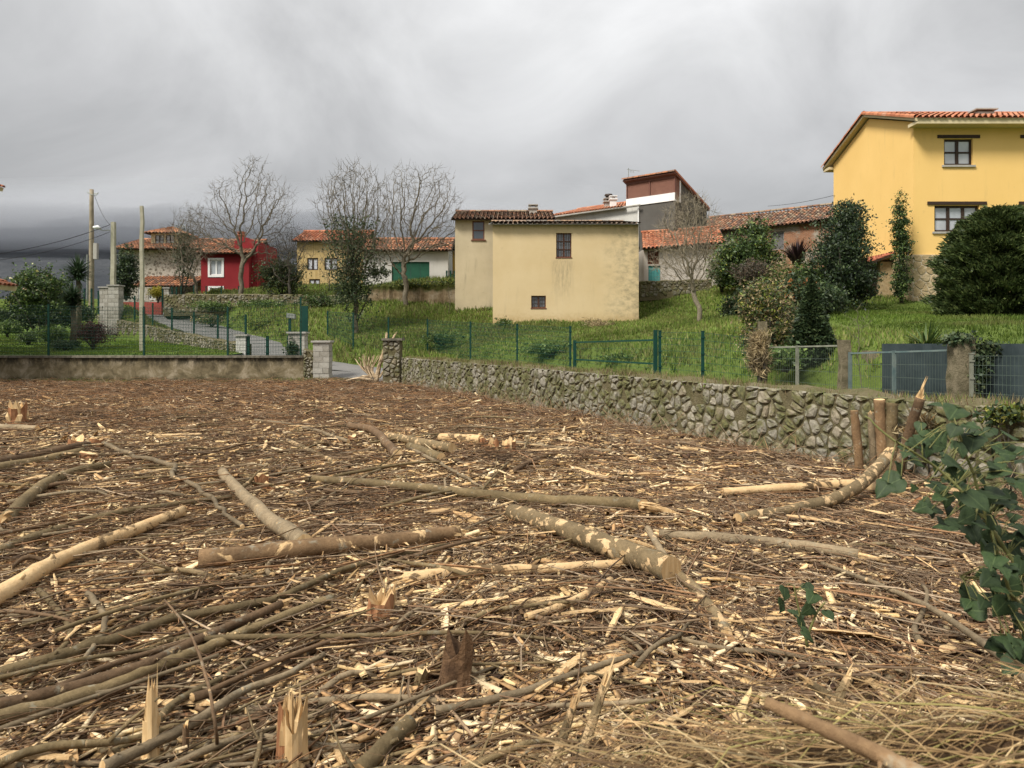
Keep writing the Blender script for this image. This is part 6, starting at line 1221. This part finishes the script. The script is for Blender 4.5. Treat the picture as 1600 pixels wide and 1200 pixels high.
stump('chewed orange stump remains under the ivy', 1178 + 260, 798, .12, .09, 23, 'split'); stump('shredded orange tuft near the olive branches', 330 + 270, 755, .08, .07, 24, 'split')
for i, (a, b, w) in enumerate(((322, 756, .05), (1240, 800, .04))): stump(['small shredded stub left of the straight grey log', 'small stub right of the grey brown log'][i], a, b, .08, w, 30 + i, 'split')
# ---- cut stems in front of the wall at the right
def stem(label, px, pyb, pyt, r, seed, dx=0, dY=0, bark='grey', ends=(0, 0), Y=None):
    b = G(px, pyb); Yb = Y or b.y; p = Vector((PX(px, Yb), Yb, 0)); t = P(px + dx, pyt, Yb + dY); log(label, None, r, r * .86, bark, 0, seed, 3, ends, .003, 'cut_stem', 'stem', [p - Vector((0, 0, .1)), p.lerp(t, .35) + Vector((.01, 0, 0)), p.lerp(t, .7), t])
stem('leftmost thin cut stem with torn bark by the wall', 1343, 746, 641, .055, 51, -8, 0, 'mott2'); stem('slim stem second in the coppiced clump by the wall', 1364, 742, 644, .045, 52, -3, .1, 'grey', (0, .03)); stem('tallest sawn stem with pale flat top in the clump', 1380, 748, 624, .075, 53, -6, 0, 'mott2'); stem('thick olive stem at the right of the coppiced clump', 1392, 752, 630, .075, 54, 2, .1, 'olive')
stem('leaning snapped stem with white splintered head against the wall', 1394, 740, 622, .062, 55, 44, -.25, 'brown', (0, .24), Y=8.75)
# ---- random poles, branches and splinters, each one a thing
rnd = random.Random(99)
def in_field(x, y): return y < 27.6 and x < WALL_X(y) - .25
def rnd_spot(y0, y1, p=1.0, xlo=-.74, xhi=.74):
    while True:
        y = y0 + (y1 - y0) * rnd.random() ** p; x = y * rnd.uniform(xlo, xhi)
        if in_field(x, y): return x, y
BV = []
for i, b in enumerate(('grey', 'olive', 'brown', 'mott', 'grey', 'olive', 'brown', 'olive', 'brown', 'grey')):
    mb = MB(); n = 10; bend = rnd.uniform(-.05, .05); b2 = rnd.uniform(-.025, .025); pts = [Vector((s - .5, bend * math.sin(math.pi * s) + b2 * math.sin(6 * s), .012 * math.sin(9 * s + i))) for s in [k / n for k in range(n + 1)]]; mb.tube(pts, [.0125 * (1 - .45 * k / n) for k in range(n + 1)], 7, 0, 1, jit=.08, rnd=rnd)
    if i % 2:
        p = pts[rnd.randrange(3, 7)]; mb.tube([p, p + Vector((.1, .05 * (-1) ** i, .02)), p + Vector((.2, .13 * (-1) ** i, .02))], [.007, .005, .003], 5, 0, 1)
    me = mb.mesh([BK[b], M_CUT], True, name='branch'); BV.append(me)
BNAME = ['grey', 'olive', 'brown', 'mottled', 'grey', 'olive', 'brown', 'olive', 'brown', 'grey']
MARKS = [(G(a, b), w) for a, b, w in ((520, 862, 'the sawn brown log'), (410, 800, 'the straight grey log'), (740, 768, 'the long olive pole'), (925, 842, 'the heavy mottled log'), (1092, 925, 'the crooked mottled branch'), (800, 888, 'the half peeled pole'), (110, 872, 'the orange peeled log'), (270, 740, 'the crooked elbow branch'), (236, 1036, 'the parallel pair of poles'), (300, 1120, 'the smooth grey branch'), (1260, 766, 'the pale log by the wall'), (1180, 845, 'the split cream ended log'), (1450, 945, 'the long grey pole'), (60, 720, 'the reddish stumps'), (650, 692, 'the far log group'), (780, 705, 'the triple stump'), (590, 968, 'the splintered stump'), (708, 1085, 'the rotten hollow stump'), (236, 1190, 'the pale broken stake'), (462, 1190, 'the torn fibrous stump'), (1255, 1000, 'the small ivy sprig'), (27, 665, 'the tall splintered stump'), (408, 764, 'the double orange stump'), (1370, 745, 'the coppiced stems'), (1000, 690, 'the slim pole beyond the stumps'), (400, 620, 'the concrete garden wall'), (900, 640, 'the rubble wall'), (950, 1010, 'the dry grass bank'))]
def near(x, y): return min(MARKS, key=lambda q: (q[0].x - x) ** 2 + (q[0].y - y) ** 2)[1]
for i in range(270):
    left = rnd.random() < .7; x, y = rnd_spot(2.7, 17, 1.35, -.74, .05 if left else .74); bi = rnd.randrange(10); o = bpy.data.objects.new('loose_branch', BV[bi]); L_ = rnd.uniform(.5, 1.9) * (1.1 if left else .6) * (1 + (y - 3) * .05); th = rnd.uniform(.5, 1.7) * (1 + .04 * y) / max(.6, L_) ** .2
    ang = rnd.gauss(.75, .5) if left else rnd.uniform(0, math.pi); o.location = (x, y, float(field_z(np.array([x]), np.array([y]))[0]) + rnd.uniform(.01, .06)); o.rotation_euler = (rnd.uniform(0, 6.28), rnd.gauss(0, .035), ang); o.scale = (L_, th * .9, th * .9); link(o); tag(o, f"{'long' if L_ > 1.3 else 'short' if L_ < .8 else 'medium'} {'thick' if th > 1.2 else 'thin'} {BNAME[bi]} branch{' with a side twig' if bi % 2 else ''} lying near {near(x, y)}", 'branch', 'loose branches in the clearing')
SV = []
for i in range(9):
    n = 6; vs_ = []; w0 = rnd.uniform(.05, .11); off = 0
    for k in range(n + 1):
        s = k / n; w = w0 * (math.sin(math.pi * (s * .86 + .07)) ** .6) * rnd.uniform(.75, 1.2); off += rnd.uniform(-.012, .012); z = .05 * math.sin(s * 2.5 + i) * (i % 3) * .5; th = .018 * rnd.uniform(.6, 1.2); vs_ += [(s - .5, off - w, z), (s - .5, off + w, z + .006), (s - .5, off + w * .8, z + th), (s - .5, off - w * .7, z + th * 1.2)]
    mb = MB(); mb.add(vs_, [(4 * k + j, 4 * k + (j + 1) % 4, 4 * k + 4 + (j + 1) % 4, 4 * k + 4 + j)[::-1] for k in range(n) for j in range(4)] + [(0, 1, 2, 3), tuple(4 * n + j for j in (3, 2, 1, 0))]); SV.append(mb.mesh([M_CUT], False, name='splinter'))
for i in range(290):
    x, y = rnd_spot(2.7, 15, 1.1); o = bpy.data.objects.new('wood_splinter', rnd.choice(SV)); L_ = rnd.uniform(.14, .52) * (1 + (y - 3) * .035); o.location = (x, y, float(field_z(np.array([x]), np.array([y]))[0]) + rnd.uniform(.015, .06)); o.rotation_euler = (rnd.gauss(0, .25), rnd.gauss(0, .12), rnd.uniform(0, 6.28) if rnd.random() < .5 else rnd.gauss(.3, .5)); o.scale = (L_, L_ * rnd.uniform(.35, .9), L_); link(o); tag(o, f"{'long' if L_ > .38 else 'small' if L_ < .24 else 'medium'} pale {'narrow' if o.scale[1] < .6 * L_ else 'broad'} wood splinter lying near {near(x, y)}", 'splinter', 'wood splinters in the clearing')
def sp(label, a, b, w, seed, lift=.03):
    p, q = G(*a, lift), G(*b, lift); o = bpy.data.objects.new('wood_slab', SV[seed % 9]); d = q - p; o.location = (p + q) / 2; o.rotation_euler = (0, 0, math.atan2(d.y, d.x)); L_ = d.length; o.scale = (L_, w / .08, .5); link(o); tag(o, label, 'slab')
sp('long white slab split from the olive pole', (920, 778), (1075, 806), .045, 1, .07); sp('cream slab beside the triple stump', (805, 708), (878, 698), .09, 2, .05); sp('pale slab below the grey brown log', (1270, 858), (1420, 878), .04, 3); sp('wavy bark slab right of the grey brown log', (1285, 878), (1395, 905), .035, 4); sp('cream slab left of the wall foot', (1000, 735), (1080, 752), .06, 5); sp('bright slab in front of the grey brown log', (1175, 872), (1250, 866), .03, 6)
sp('curved pale strip above the orange log', (160, 882), (272, 860), .03, 7); sp('pale board lying at the bottom right', (1330, 1050), (1400, 1095), .035, 8, .05); sp('yellow slab near the splintered stump', (735, 1040), (810, 1065), .03, 2); sp('orange slab beside the crooked branch', (198, 790), (255, 772), .05, 0); sp('upright pale slab by the long grey branch', (515, 1150), (535, 1195), .02, 4); sp('pale strip left of the lower pole pair', (105, 1143), (185, 1138), .025, 5)
# ---- the uncountable litter
PALC = np.array([(.64, .46, .23), (.74, .57, .33), (.56, .37, .17), (.42, .26, .12), (.72, .56, .34), (.34, .2, .09)])
PALT = np.array([(.18, .12, .07), (.13, .085, .05), (.25, .17, .1), (.29, .215, .14), (.1, .066, .042), (.25, .14, .07), (.17, .1, .055)])
PALB = np.array([(.09, .05, .026), (.05, .028, .016), (.16, .088, .042), (.26, .155, .075), (.07, .038, .024), (.13, .064, .03), (.06, .034, .02), (.36, .23, .12)])
def spots(n, y0, y1, p, rn, spread=.8, patch=False):
    y = y0 + (y1 - y0) * rn.random(n) ** p; x = y * rn.uniform(-spread, spread, n); ok = (x < WALL_X(y) - .05) & (y < 28)
    if patch: ok &= rn.random(n) < np.clip(.0 + 1.9 * hsh(x, y, .9, 31) * (.55 + .9 * hsh(x, y, 3.1, 33)), .1, 1) * (1 - .55 * ss(.05, .5, x / y))
    return x[ok], y[ok]
def chips(n, y0, y1, p, L0, L1, wr, seed, pal, zmax=.035, tilt=.16, grow=.03):
    rn = np.random.default_rng(seed); x, y = spots(n, y0, y1, p, rn, patch=pal is not PALB); n = len(x); l = rn.uniform(L0, L1, n) ** 1.0 * (1 + (y - 3) * grow); w = l * rn.uniform(wr[0], wr[1], n); t = w * rn.uniform(.15, .5, n); an = rn.uniform(0, np.pi, n); el = rn.normal(0, tilt, n); ro = rn.normal(0, .4, n); z = field_z(x, y) + rn.random(n) ** 2 * zmax
    d = np.c_[np.cos(an) * np.cos(el), np.sin(an) * np.cos(el), np.sin(el)]; s0 = np.c_[-np.sin(an), np.cos(an), 0 * an]; u0 = np.cross(d, s0); s = s0 * np.cos(ro)[:, None] + u0 * np.sin(ro)[:, None]; u = np.cross(d, s); c = np.c_[x, y, z]; ta, tb = rn.uniform(.1, .9, (2, n)); sh = rn.uniform(-.5, .5, n)
    V = []
    for e, tp in ((-1, ta), (1, tb)):
        for a, b in ((-1, -1), (1, -1), (1, 1), (-1, 1)): V.append(c + d * (l * .5 * e * (1 + .25 * sh * a))[:, None] + s * (w * .5 * a * tp)[:, None] + u * (t * .5 * b)[:, None])
    # belly ring
    B = [c + s * (w * .5 * a)[:, None] + u * (t * .5 * b)[:, None] for a, b in ((-1, -1), (1, -1), (1, 1), (-1, 1))]
    v = np.stack(V[:4] + B + V[4:], 1).reshape(-1, 3); q = np.array([(k * 4 + j, k * 4 + (j + 1) % 4, k * 4 + 4 + (j + 1) % 4, k * 4 + 4 + j) for k in (0, 1) for j in range(4)]); f = (np.arange(n)[:, None, None] * 12 + q[None]).reshape(-1, 4); col = pal[rn.integers(0, len(pal), n)] * rn.uniform(.65, 1.2, n)[:, None]; return v, f, np.repeat(col, 8, 0)
def sticks(n, y0, y1, p, L0, L1, r0, r1, seed, pal, zmax=.07, tilt=.12, grow=.03, bias=None, bend=.12):
    rn = np.random.default_rng(seed); x, y = spots(n, y0, y1, p, rn); n = len(x); l = rn.uniform(L0, L1, n) * (1 + (y - 3) * grow); r = rn.uniform(r0, r1, n) * (1 + (y - 3) * grow); an = rn.uniform(0, np.pi, n)
    if bias is not None: k = (rn.random(n) < .6) & (x < .1 * y); an[k] = rn.normal(bias, .4, k.sum())
    el = rn.normal(0, tilt, n); z = field_z(x, y) + .006 + rn.random(n) ** 1.6 * zmax; d = np.c_[np.cos(an) * np.cos(el), np.sin(an) * np.cos(el), np.sin(el)]; s = np.c_[-np.sin(an), np.cos(an), 0 * an]; u = np.cross(d, s); c = np.c_[x, y, z]; bd = rn.normal(0, bend, n); bz = rn.normal(0, bend * .3, n); V = []
    for e, q in ((-1, 1.0), (-.3, .95), (.35, .8), (1, .5)):
        cc = c + d * (l * .5 * e)[:, None] + s * (l * bd * (1 - e * e))[:, None] + u * (l * bz * (1 - e * e))[:, None]
        for j in range(3): a = 2.0944 * j; V.append(cc + (s * math.cos(a) + u * math.sin(a)) * (r * q)[:, None])
    v = np.stack(V, 1).reshape(-1, 3); q = np.array([(k * 3 + j, k * 3 + (j + 1) % 3, k * 3 + 3 + (j + 1) % 3, k * 3 + 3 + j) for k in range(3) for j in range(3)]); f = (np.arange(n)[:, None, None] * 12 + q[None]).reshape(-1, 4); col = pal[rn.integers(0, len(pal), n)] * rn.uniform(.65, 1.35, n)[:, None]; return v, f, np.repeat(col, 9, 0)
def stuff(name, label, cat, arrs, mat=M_DEBRIS):
    v = []; f = []; c = []; k = 0
    for a in arrs: v.append(a[0]); f.append(a[1] + k); c.append(a[2]); k += len(a[0])
    o = np_obj(name, np.concatenate(v), np.concatenate(f), np.concatenate(c), mat, kind='stuff'); tag(o, label, cat); return o
stuff('wood_chips', 'countless pale and brown wood chips strewn over the clearing', 'wood chips', [chips(20000, 2.5, 7.5, .8, .025, .1, (.1, .35), 1, PALC), chips(9000, 2.5, 10, .8, .1, .34, (.06, .16), 2, PALC), chips(3000, 8, 20, .8, .15, .4, (.05, .14), 14, PALC), chips(27000, 6, 15, .75, .04, .13, (.12, .4), 3, PALC), chips(14000, 12, 27.8, .9, .05, .14, (.1, .3), 4, np.concatenate([PALC[2:], PALB[:3]]))])
stuff('bark_litter', 'dark brown bark crumbs and leaf litter covering the soil', 'litter', [chips(17000, 2.5, 8, .75, .02, .06, (.3, .8), 5, PALB, .03, .5), chips(20000, 6, 16, .75, .03, .08, (.25, .7), 6, PALB, .03, .4), chips(16000, 13, 27.9, .85, .05, .14, (.1, .4), 7, np.concatenate([PALB, PALT]), .06)])
stuff('thin_twigs', 'tangle of thin brown twigs lying all over the clearing', 'twigs', [sticks(15000, 2.5, 8, .75, .08, .4, .0014, .0036, 8, PALT, .07, .12, bias=.8), sticks(2200, 2.5, 11, .75, .35, 1.1, .004, .009, 9, PALT, .08, .05, bias=.8, bend=.07), sticks(15000, 6, 16, .8, .12, .5, .0022, .005, 10, PALT, .08, .12, bias=.6), sticks(26000, 13, 28, .85, .15, .6, .002, .004, 11, np.concatenate([PALT, [(.32, .17, .075), (.36, .21, .1), (.28, .14, .065)]]), .1, .16)])
stuff('brush_twigs', 'fine brown brush piled along the foot of the rubble wall', 'brush', [(lambda a: a)(sticks(1, 3, 4, 1, .1, .2, .002, .003, 12, PALT))])
rn = np.random.default_rng(13); s_ = 7 + 19 * rn.random(2600); 
mb = MB()
for q in range(900):
    y = 7.5 + 18.5 * rn.random(); x = WALL_X(y) - .08 - abs(rn.normal(0, .35)); an = rn.uniform(0, 6.28); l = rn.uniform(.2, .8); p = Vector((x, y, .03)); d = Vector((math.cos(an) * .7, math.sin(an) * .7, rn.uniform(.05, .7))); c = PALT[rn.integers(len(PALT))] * rn.uniform(.8, 1.5); e = p + d * l
    if e.x > WALL_X(e.y) - .05: e.x = WALL_X(e.y) - .05
    mb.tube([p, p.lerp(e, .5) + Vector((rn.normal() * .05, rn.normal() * .05, .04)), e], [.004, .003, .0015], 3, 0, None, tuple(c))
bpy.data.objects.remove(bpy.data.objects['brush_twigs']); o = mb.build('brush_twigs', M_DEBRIS, kind='stuff'); tag(o, 'fine brown brush piled along the foot of the rubble wall', 'brush')
# ---- torn root stool at the gap
b = G(590, 599); t = thing('torn_stool', 'torn pale root stool with ripped limbs leaning on the mossy pillar', 'stump', (b.x, b.y, 0)); rr = random.Random(6)
def limb(name, pts, r0, r1, mat, e=.12): 
    path = smooth_path([P(a, c, Yq) for a, c, Yq in pts], 4, .01, rr); mb = MB(); n = len(path); mb.tube(path, [r0 + (r1 - r0) * i / (n - 1) for i in range(n)], 7, 0, 0, jit=.12, rnd=rr); splinter_end(mb, path[-1], path[-1] - path[-2], r1, e, 5, rr, 0); mb.build(name, mat, t, smooth=False)
M_TORN = dull('torn_pale_wood', (.3, .21, .12), (.52, .41, .27), 9, .85, .6, 40)
Yq = b.y - .2
for pts, r0, r1 in (([(588, 597, Yq), (592, 572, Yq), (600, 548, Yq), (604, 524, Yq)], .1, .04), ([(596, 565, Yq), (608, 540, Yq), (618, 522, Yq)], .06, .03), ([(592, 590, Yq), (606, 572, Yq), (622, 552, Yq)], .05, .025), ([(606, 562, Yq), (612, 568, Yq), (626, 564, Yq)], .04, .02), ([(586, 594, Yq), (560, 591, Yq), (530, 598, Yq)], .06, .03), ([(586, 588, Yq), (566, 588, Yq)], .05, .04)): limb('limb', pts, r0, r1, M_TORN)
for k in range(12): a = 560 + 3.2 * k; limb('shoot', [(582 + rr.uniform(-4, 6), 590, Yq + rr.uniform(-.2, .3)), (575 - 10 + k * 1.6, 575, Yq), (556 + k * 3.4 + rr.uniform(-3, 3), 560 - 6 * math.sin(k / 4) + rr.uniform(-4, 6), Yq + rr.uniform(-.3, .3))], .03, .014, M_TORN, .08)
# ---- ivy sprays on the right, near the camera
def ivy_leaf_mesh(seed, tri=False):
    q = random.Random(seed); out = [(0, .02), (.14, -.06), (.3, -.05), (.43, .06), (.47, .2), (.45, .35), (.37, .52), (.26, .68), (.13, .85), (0, 1.0)] if not tri else [(0, .03), (.16, -.08), (.36, -.07), (.52, .06), (.5, .18), (.4, .32), (.34, .46), (.26, .64), (.12, .84), (0, 1.0)]
    out = [(a * q.uniform(.9, 1.12), b) for a, b in out]; mb = MB(); vs_ = [(0, b, 0) for a, b in out]; n = len(out)
    for sgn in (-1, 1):
        for frac, dz in ((.55, .05), (1, .02)): vs_ += [(sgn * a * frac, b + (.01 if frac < 1 else 0), dz * 1.6 + .06 * math.sin(b * 5 + seed) * frac - .3 * (b ** 2) * .5) for a, b in out]
    vs_ = [(x, y, z if i >= n else -.3 * (y ** 2) * .5) for i, (x, y, z) in enumerate(vs_)]; fs = []
    for s_ in (0, 1):
        i0 = n + s_ * 2 * n; i1 = i0 + n
        for k in range(n - 1):
            A = [(k, k + 1, i0 + k + 1, i0 + k), (i0 + k, i0 + k + 1, i1 + k + 1, i1 + k)]; fs += [x[::-1] for x in A] if s_ == 0 else A
    mb.add(vs_, fs); return mb.mesh([M_IVY], True, name='ivy_leaf')
m = N('ivy_leaf'); xyz = m.sep(); vein = m.math('ABSOLUTE', m.math('SINE', m.math('MULTIPLY', m.math('ADD', m.math('ABSOLUTE', xyz[0]), m.math('MULTIPLY', xyz[1], .7)), 26.0))); c = m.mix(m.math('MULTIPLY', m.step(vein, .14, .02), .4), m.ramp(m.noise(5, 4), [(.3, (.016, .03, .011)), (.7, (.032, .052, .018))]), (.06, .09, .04)); mid = m.step(m.math('ABSOLUTE', xyz[0]), .02, .008); c = m.mix(m.math('MULTIPLY', mid, .6), c, (.08, .11, .045)); c = m.mix(1, c, m.ramp(m.rand(), [(0, (.7,) * 3), (1, (1.3, 1.3, 1.2))]), 'MULTIPLY'); M_IVY = m.done(c, .6, .2)
LEAFM = [ivy_leaf_mesh(i, i % 2) for i in range(6)]
M_VINE = dull('green_vine_stem', (.1, .11, .03), (.2, .19, .07), 20, .7, .2); rv = random.Random(17)
def ivy(label, stems, leafs, size, name='ivy_plant', Yb=2.0, density=1.0):
    b = P(*stems[0][0]); t = thing(name, label, 'ivy', b)
    for st in stems:
        path = smooth_path([P(*q) for q in st], 5, .004, rv); mb = MB(); n = len(path); mb.tube(path, [.007 * size / .075 * (1 - .6 * i / (n - 1)) for i in range(n)], 6); mb.build('vine', M_VINE, t, smooth=True)
    vp = [Vector(w) for st in stems for w in smooth_path([P(*q) for q in st], 5, 0, rv)]; pm = MB()
    for (a, c, Y, s, rot) in leafs:
        p = P(a, c, Y); o = bpy.data.objects.new('ivy_leaf', rv.choice(LEAFM)); o.location = p - Vector(b); k = size * s; o.scale = (k * 1.05, k, k)
        tilt = rv.uniform(.15, 1.35); o.rotation_mode = 'XYZ'; M_ = Matrix.Rotation(rv.uniform(-.9, .9), 3, 'Z') @ Matrix.Rotation(tilt, 3, 'X') @ Matrix.Rotation(math.radians(rot) + rv.uniform(-.4, .4), 3, 'Z'); o.rotation_euler = M_.to_euler(); link(o, t)
        w = min(vp, key=lambda k_: (k_ - p).length); pm.tube([w, w.lerp(p, .5) + Vector((0, 0, .012)), p], [.0018, .0014, .0012], 5)
    pm.build('leaf_stalks', M_VINE, t, smooth=True)
LF = []
for a, c in ((1405, 700), (1418, 722), (1412, 745), (1440, 690), (1452, 682), (1468, 712), (1476, 735), (1500, 695), (1512, 672), (1520, 690), (1530, 740), (1552, 690), (1560, 715), (1575, 735), (1590, 755), (1490, 760), (1478, 790), (1510, 780), (1525, 800), (1540, 775), (1560, 785), (1500, 815), (1520, 830), (1545, 815), (1570, 800), (1588, 790), (1462, 765), (1455, 800), (1538, 850), (1560, 845), (1580, 850), (1592, 825), (1556, 880), (1580, 895), (1545, 905), (1510, 930), (1525, 945), (1548, 925), (1570, 935), (1590, 920), (1598, 880), (1580, 960), (1575, 1005), (1596, 1000), (1560, 1010), (1590, 1030), (1494, 648), (1600, 700), (1610, 760), (1615, 850), (1610, 950)):
    LF.append((a + rv.uniform(-5, 5), c + rv.uniform(-12, 4), 2.0 + rv.uniform(-.22, .25), rv.uniform(.7, 1.15), 180 + rv.uniform(-70, 70)))
    for _q in range(2): LF.append((a + rv.uniform(-28, 28), c + rv.uniform(-22, 22), 2.0 + rv.uniform(-.25, .3), rv.uniform(.4, .85), 180 + rv.uniform(-90, 90)))
ivy('large glossy ivy spray hanging in at the right edge', [[(1640, 1080, 2.0), (1590, 960, 2.0), (1555, 850, 1.95), (1520, 740, 1.95), (1492, 665, 1.95), (1468, 622, 1.98)], [(1600, 900, 2.0), (1530, 800, 2.05), (1470, 735, 2.1), (1400, 690, 2.1), (1352, 650, 2.15)], [(1610, 960, 2.0), (1560, 915, 1.95), (1500, 900, 1.95)], [(1630, 1040, 2.05), (1590, 1000, 2.0), (1555, 990, 2.0)]], LF, .062)
LF2 = [(a, c, 3.1 + rv.uniform(-.1, .1), rv.uniform(.75, 1.1), 180 + rv.uniform(-80, 80)) for a, c in ((1226, 918), (1222, 938), (1240, 960), (1272, 928), (1268, 948), (1290, 955), (1258, 912), (1252, 985), (1248, 965))]
ivy('small ivy sprig standing alone among the chips', [[(1262, 1010, 3.1), (1250, 960, 3.1), (1240, 915, 3.1)], [(1260, 1000, 3.1), (1275, 960, 3.1), (1290, 940, 3.1)]], LF2, .07, 'ivy_sprig')
# ---- dry grass bank at the photographer's feet
def crest(x): return np.interp(x, [-2, -.6, -.12, .37, .97, 2.5], [.62, .7, .83, .95, 1.05, 1.12])
def bank_z(x, y): return crest(x) * ss(2.35, 1.35, y) * (1 - .25 * ss(1.2, .2, y)) + .04 * fbm(x, y, 5, 3, 12) - .02
xs = np.linspace(-3.5, 4, 70); ys = np.linspace(-3, 2.45, 50); o = bpy.data.objects.new('bank', grid_mesh(xs, ys, bank_z, [M_SOIL], 'bank')); link(o); tag(o, 'earth bank under dry grass at the near edge', 'bank', kind='structure')
STRAW = np.array([(.3, .2, .095), (.4, .28, .14), (.22, .14, .065), (.46, .35, .19), (.16, .095, .045), (.34, .23, .11), (.26, .22, .08), (.12, .075, .04)])
rn = np.random.default_rng(19); n = 4600; x = rn.uniform(-1.3, 1.9, n); x = np.where(rn.random(n) < .55, .1 + np.abs(x) * .95, x); y = 1.0 + rn.random(n) * 1.05; z = bank_z(x, y); an = rn.normal(.15, .8, n) + (rn.random(n) < .5) * math.pi; l = rn.uniform(.12, .55, n); r = rn.uniform(.0009, .0032, n); el = rn.uniform(.05, .75, n); K = 7; V = []
c0 = np.c_[x, y, z - .01]; d = np.c_[np.cos(an), np.sin(an) * .6, 0 * an]; s = np.c_[-np.sin(an), np.cos(an), 0 * an]; cur = rn.normal(0, .3, n)
for k in range(K):
    t = k / (K - 1); cc = c0 + d * (l * t)[:, None] + s * (l * cur * t * t)[:, None]; cc[:, 2] += l * (el * t - (el + .12) * 1.05 * t * t * rn.uniform(.75, 1.2)); 
    for j in range(3): a = 2.0944 * j; V.append(cc + (s * math.cos(a) + np.array([0, 0, 1.]) * math.sin(a)) * (r * (1 - .7 * t))[:, None])
v = np.stack(V, 1).reshape(-1, 3); q = np.array([(k * 3 + j, k * 3 + (j + 1) % 3, k * 3 + 3 + (j + 1) % 3, k * 3 + 3 + j) for k in range(K - 1) for j in range(3)]); f = (np.arange(n)[:, None, None] * (3 * K) + q[None]).reshape(-1, 4); col = np.repeat(STRAW[rn.integers(0, len(STRAW), n)] * rn.uniform(.7, 1.85, n)[:, None], len(q), 0)
o = np_obj('dry_grass', v, f, col, M_GRASS, kind='stuff'); tag(o, 'matted dry straw grass on the bank at the bottom edge', 'grass')
for i, (a, c, a2, c2, Y) in enumerate(((880, 1150, 905, 1075, 1.9), (930, 1115, 955, 1040, 2.0), (1290, 1085, 1240, 1050, 1.9), (1310, 1090, 1335, 1038, 1.95))):
    p, q = P(a, c, Y), P(a2, c2, Y); mb = MB(); mb.tube([p - (q - p) * .8, p, p.lerp(q, .6)], [.014, .013, .01], 7, 0, 1); splinter_end(mb, p.lerp(q, .55), q - p, .011, (q - p).length * .6, 6, rnd); o = mb.build('split_stake', [BK['mott'], M_CUT], loc=p); tag(o, ['torn stem with pale fibres rising from the dry grass', 'tall white split stem beside the torn stem', 'leaning torn stem before the pale board', 'upright pale split stem before the pale board'][i], 'stem')
# ------------------------------------------------------------------ low cloud resting on the mountain
def cloudmat(name, dens):
    m = N(name); pv = m.n('ShaderNodeVolumePrincipled'); pv.inputs['Color'].default_value = (.66, .68, .72, 1); pv.inputs['Density'].default_value = dens; pv.inputs['Anisotropy'].default_value = 0
    m.t.nodes.remove(m.b); m.l(pv.outputs[0], m.out.inputs['Volume']); return m.m
rc = random.Random(12)
def ellipsoid(mb, c, r, nu=28, nv=14):
    vs_ = [(c[0], c[1], c[2] - r[2])]; fs = []
    for j in range(1, nv):
        ph = -math.pi / 2 + math.pi * j / nv
        for i in range(nu): th = 2 * math.pi * i / nu; vs_.append((c[0] + r[0] * math.cos(ph) * math.cos(th), c[1] + r[1] * math.cos(ph) * math.sin(th), c[2] + r[2] * math.sin(ph)))
    vs_.append((c[0], c[1], c[2] + r[2])); t = len(vs_) - 1
    for i in range(nu): fs.append((0, 1 + (i + 1) % nu, 1 + i)); fs.append((t, t - nu + i, t - nu + (i + 1) % nu))
    for j in range(nv - 2):
        for i in range(nu): a = 1 + j * nu + i; b = 1 + j * nu + (i + 1) % nu; fs.append((a, b, b + nu, a + nu))
    mb.add(vs_, fs)
CMT = cloudmat('cloud_mist', .0017); CML = cloudmat('cloud_fringe', .0014); NC = 34
for i in range(NC):
    low = i % 2
    Y = 520 + rc.uniform(-50, 60); X = -800 + 800 * (i + .5) / NC + rc.uniform(-50, 50); rz = rc.uniform(7, 16) if low else rc.uniform(12, 24); z = Y * (rc.uniform(.132, .147) if low else rc.uniform(.144, .166)); mb = MB()
    ellipsoid(mb, (X, Y, z), (rc.uniform(120, 280), rc.uniform(70, 110), rz)); o = mb.build('low_cloud', CML if low else CMT, loc=(X, Y, z), smooth=True); tag(o, 'soft grey cloud mass resting on the mountain ridge', 'cloud', 'low clouds on the mountain', 'stuff')
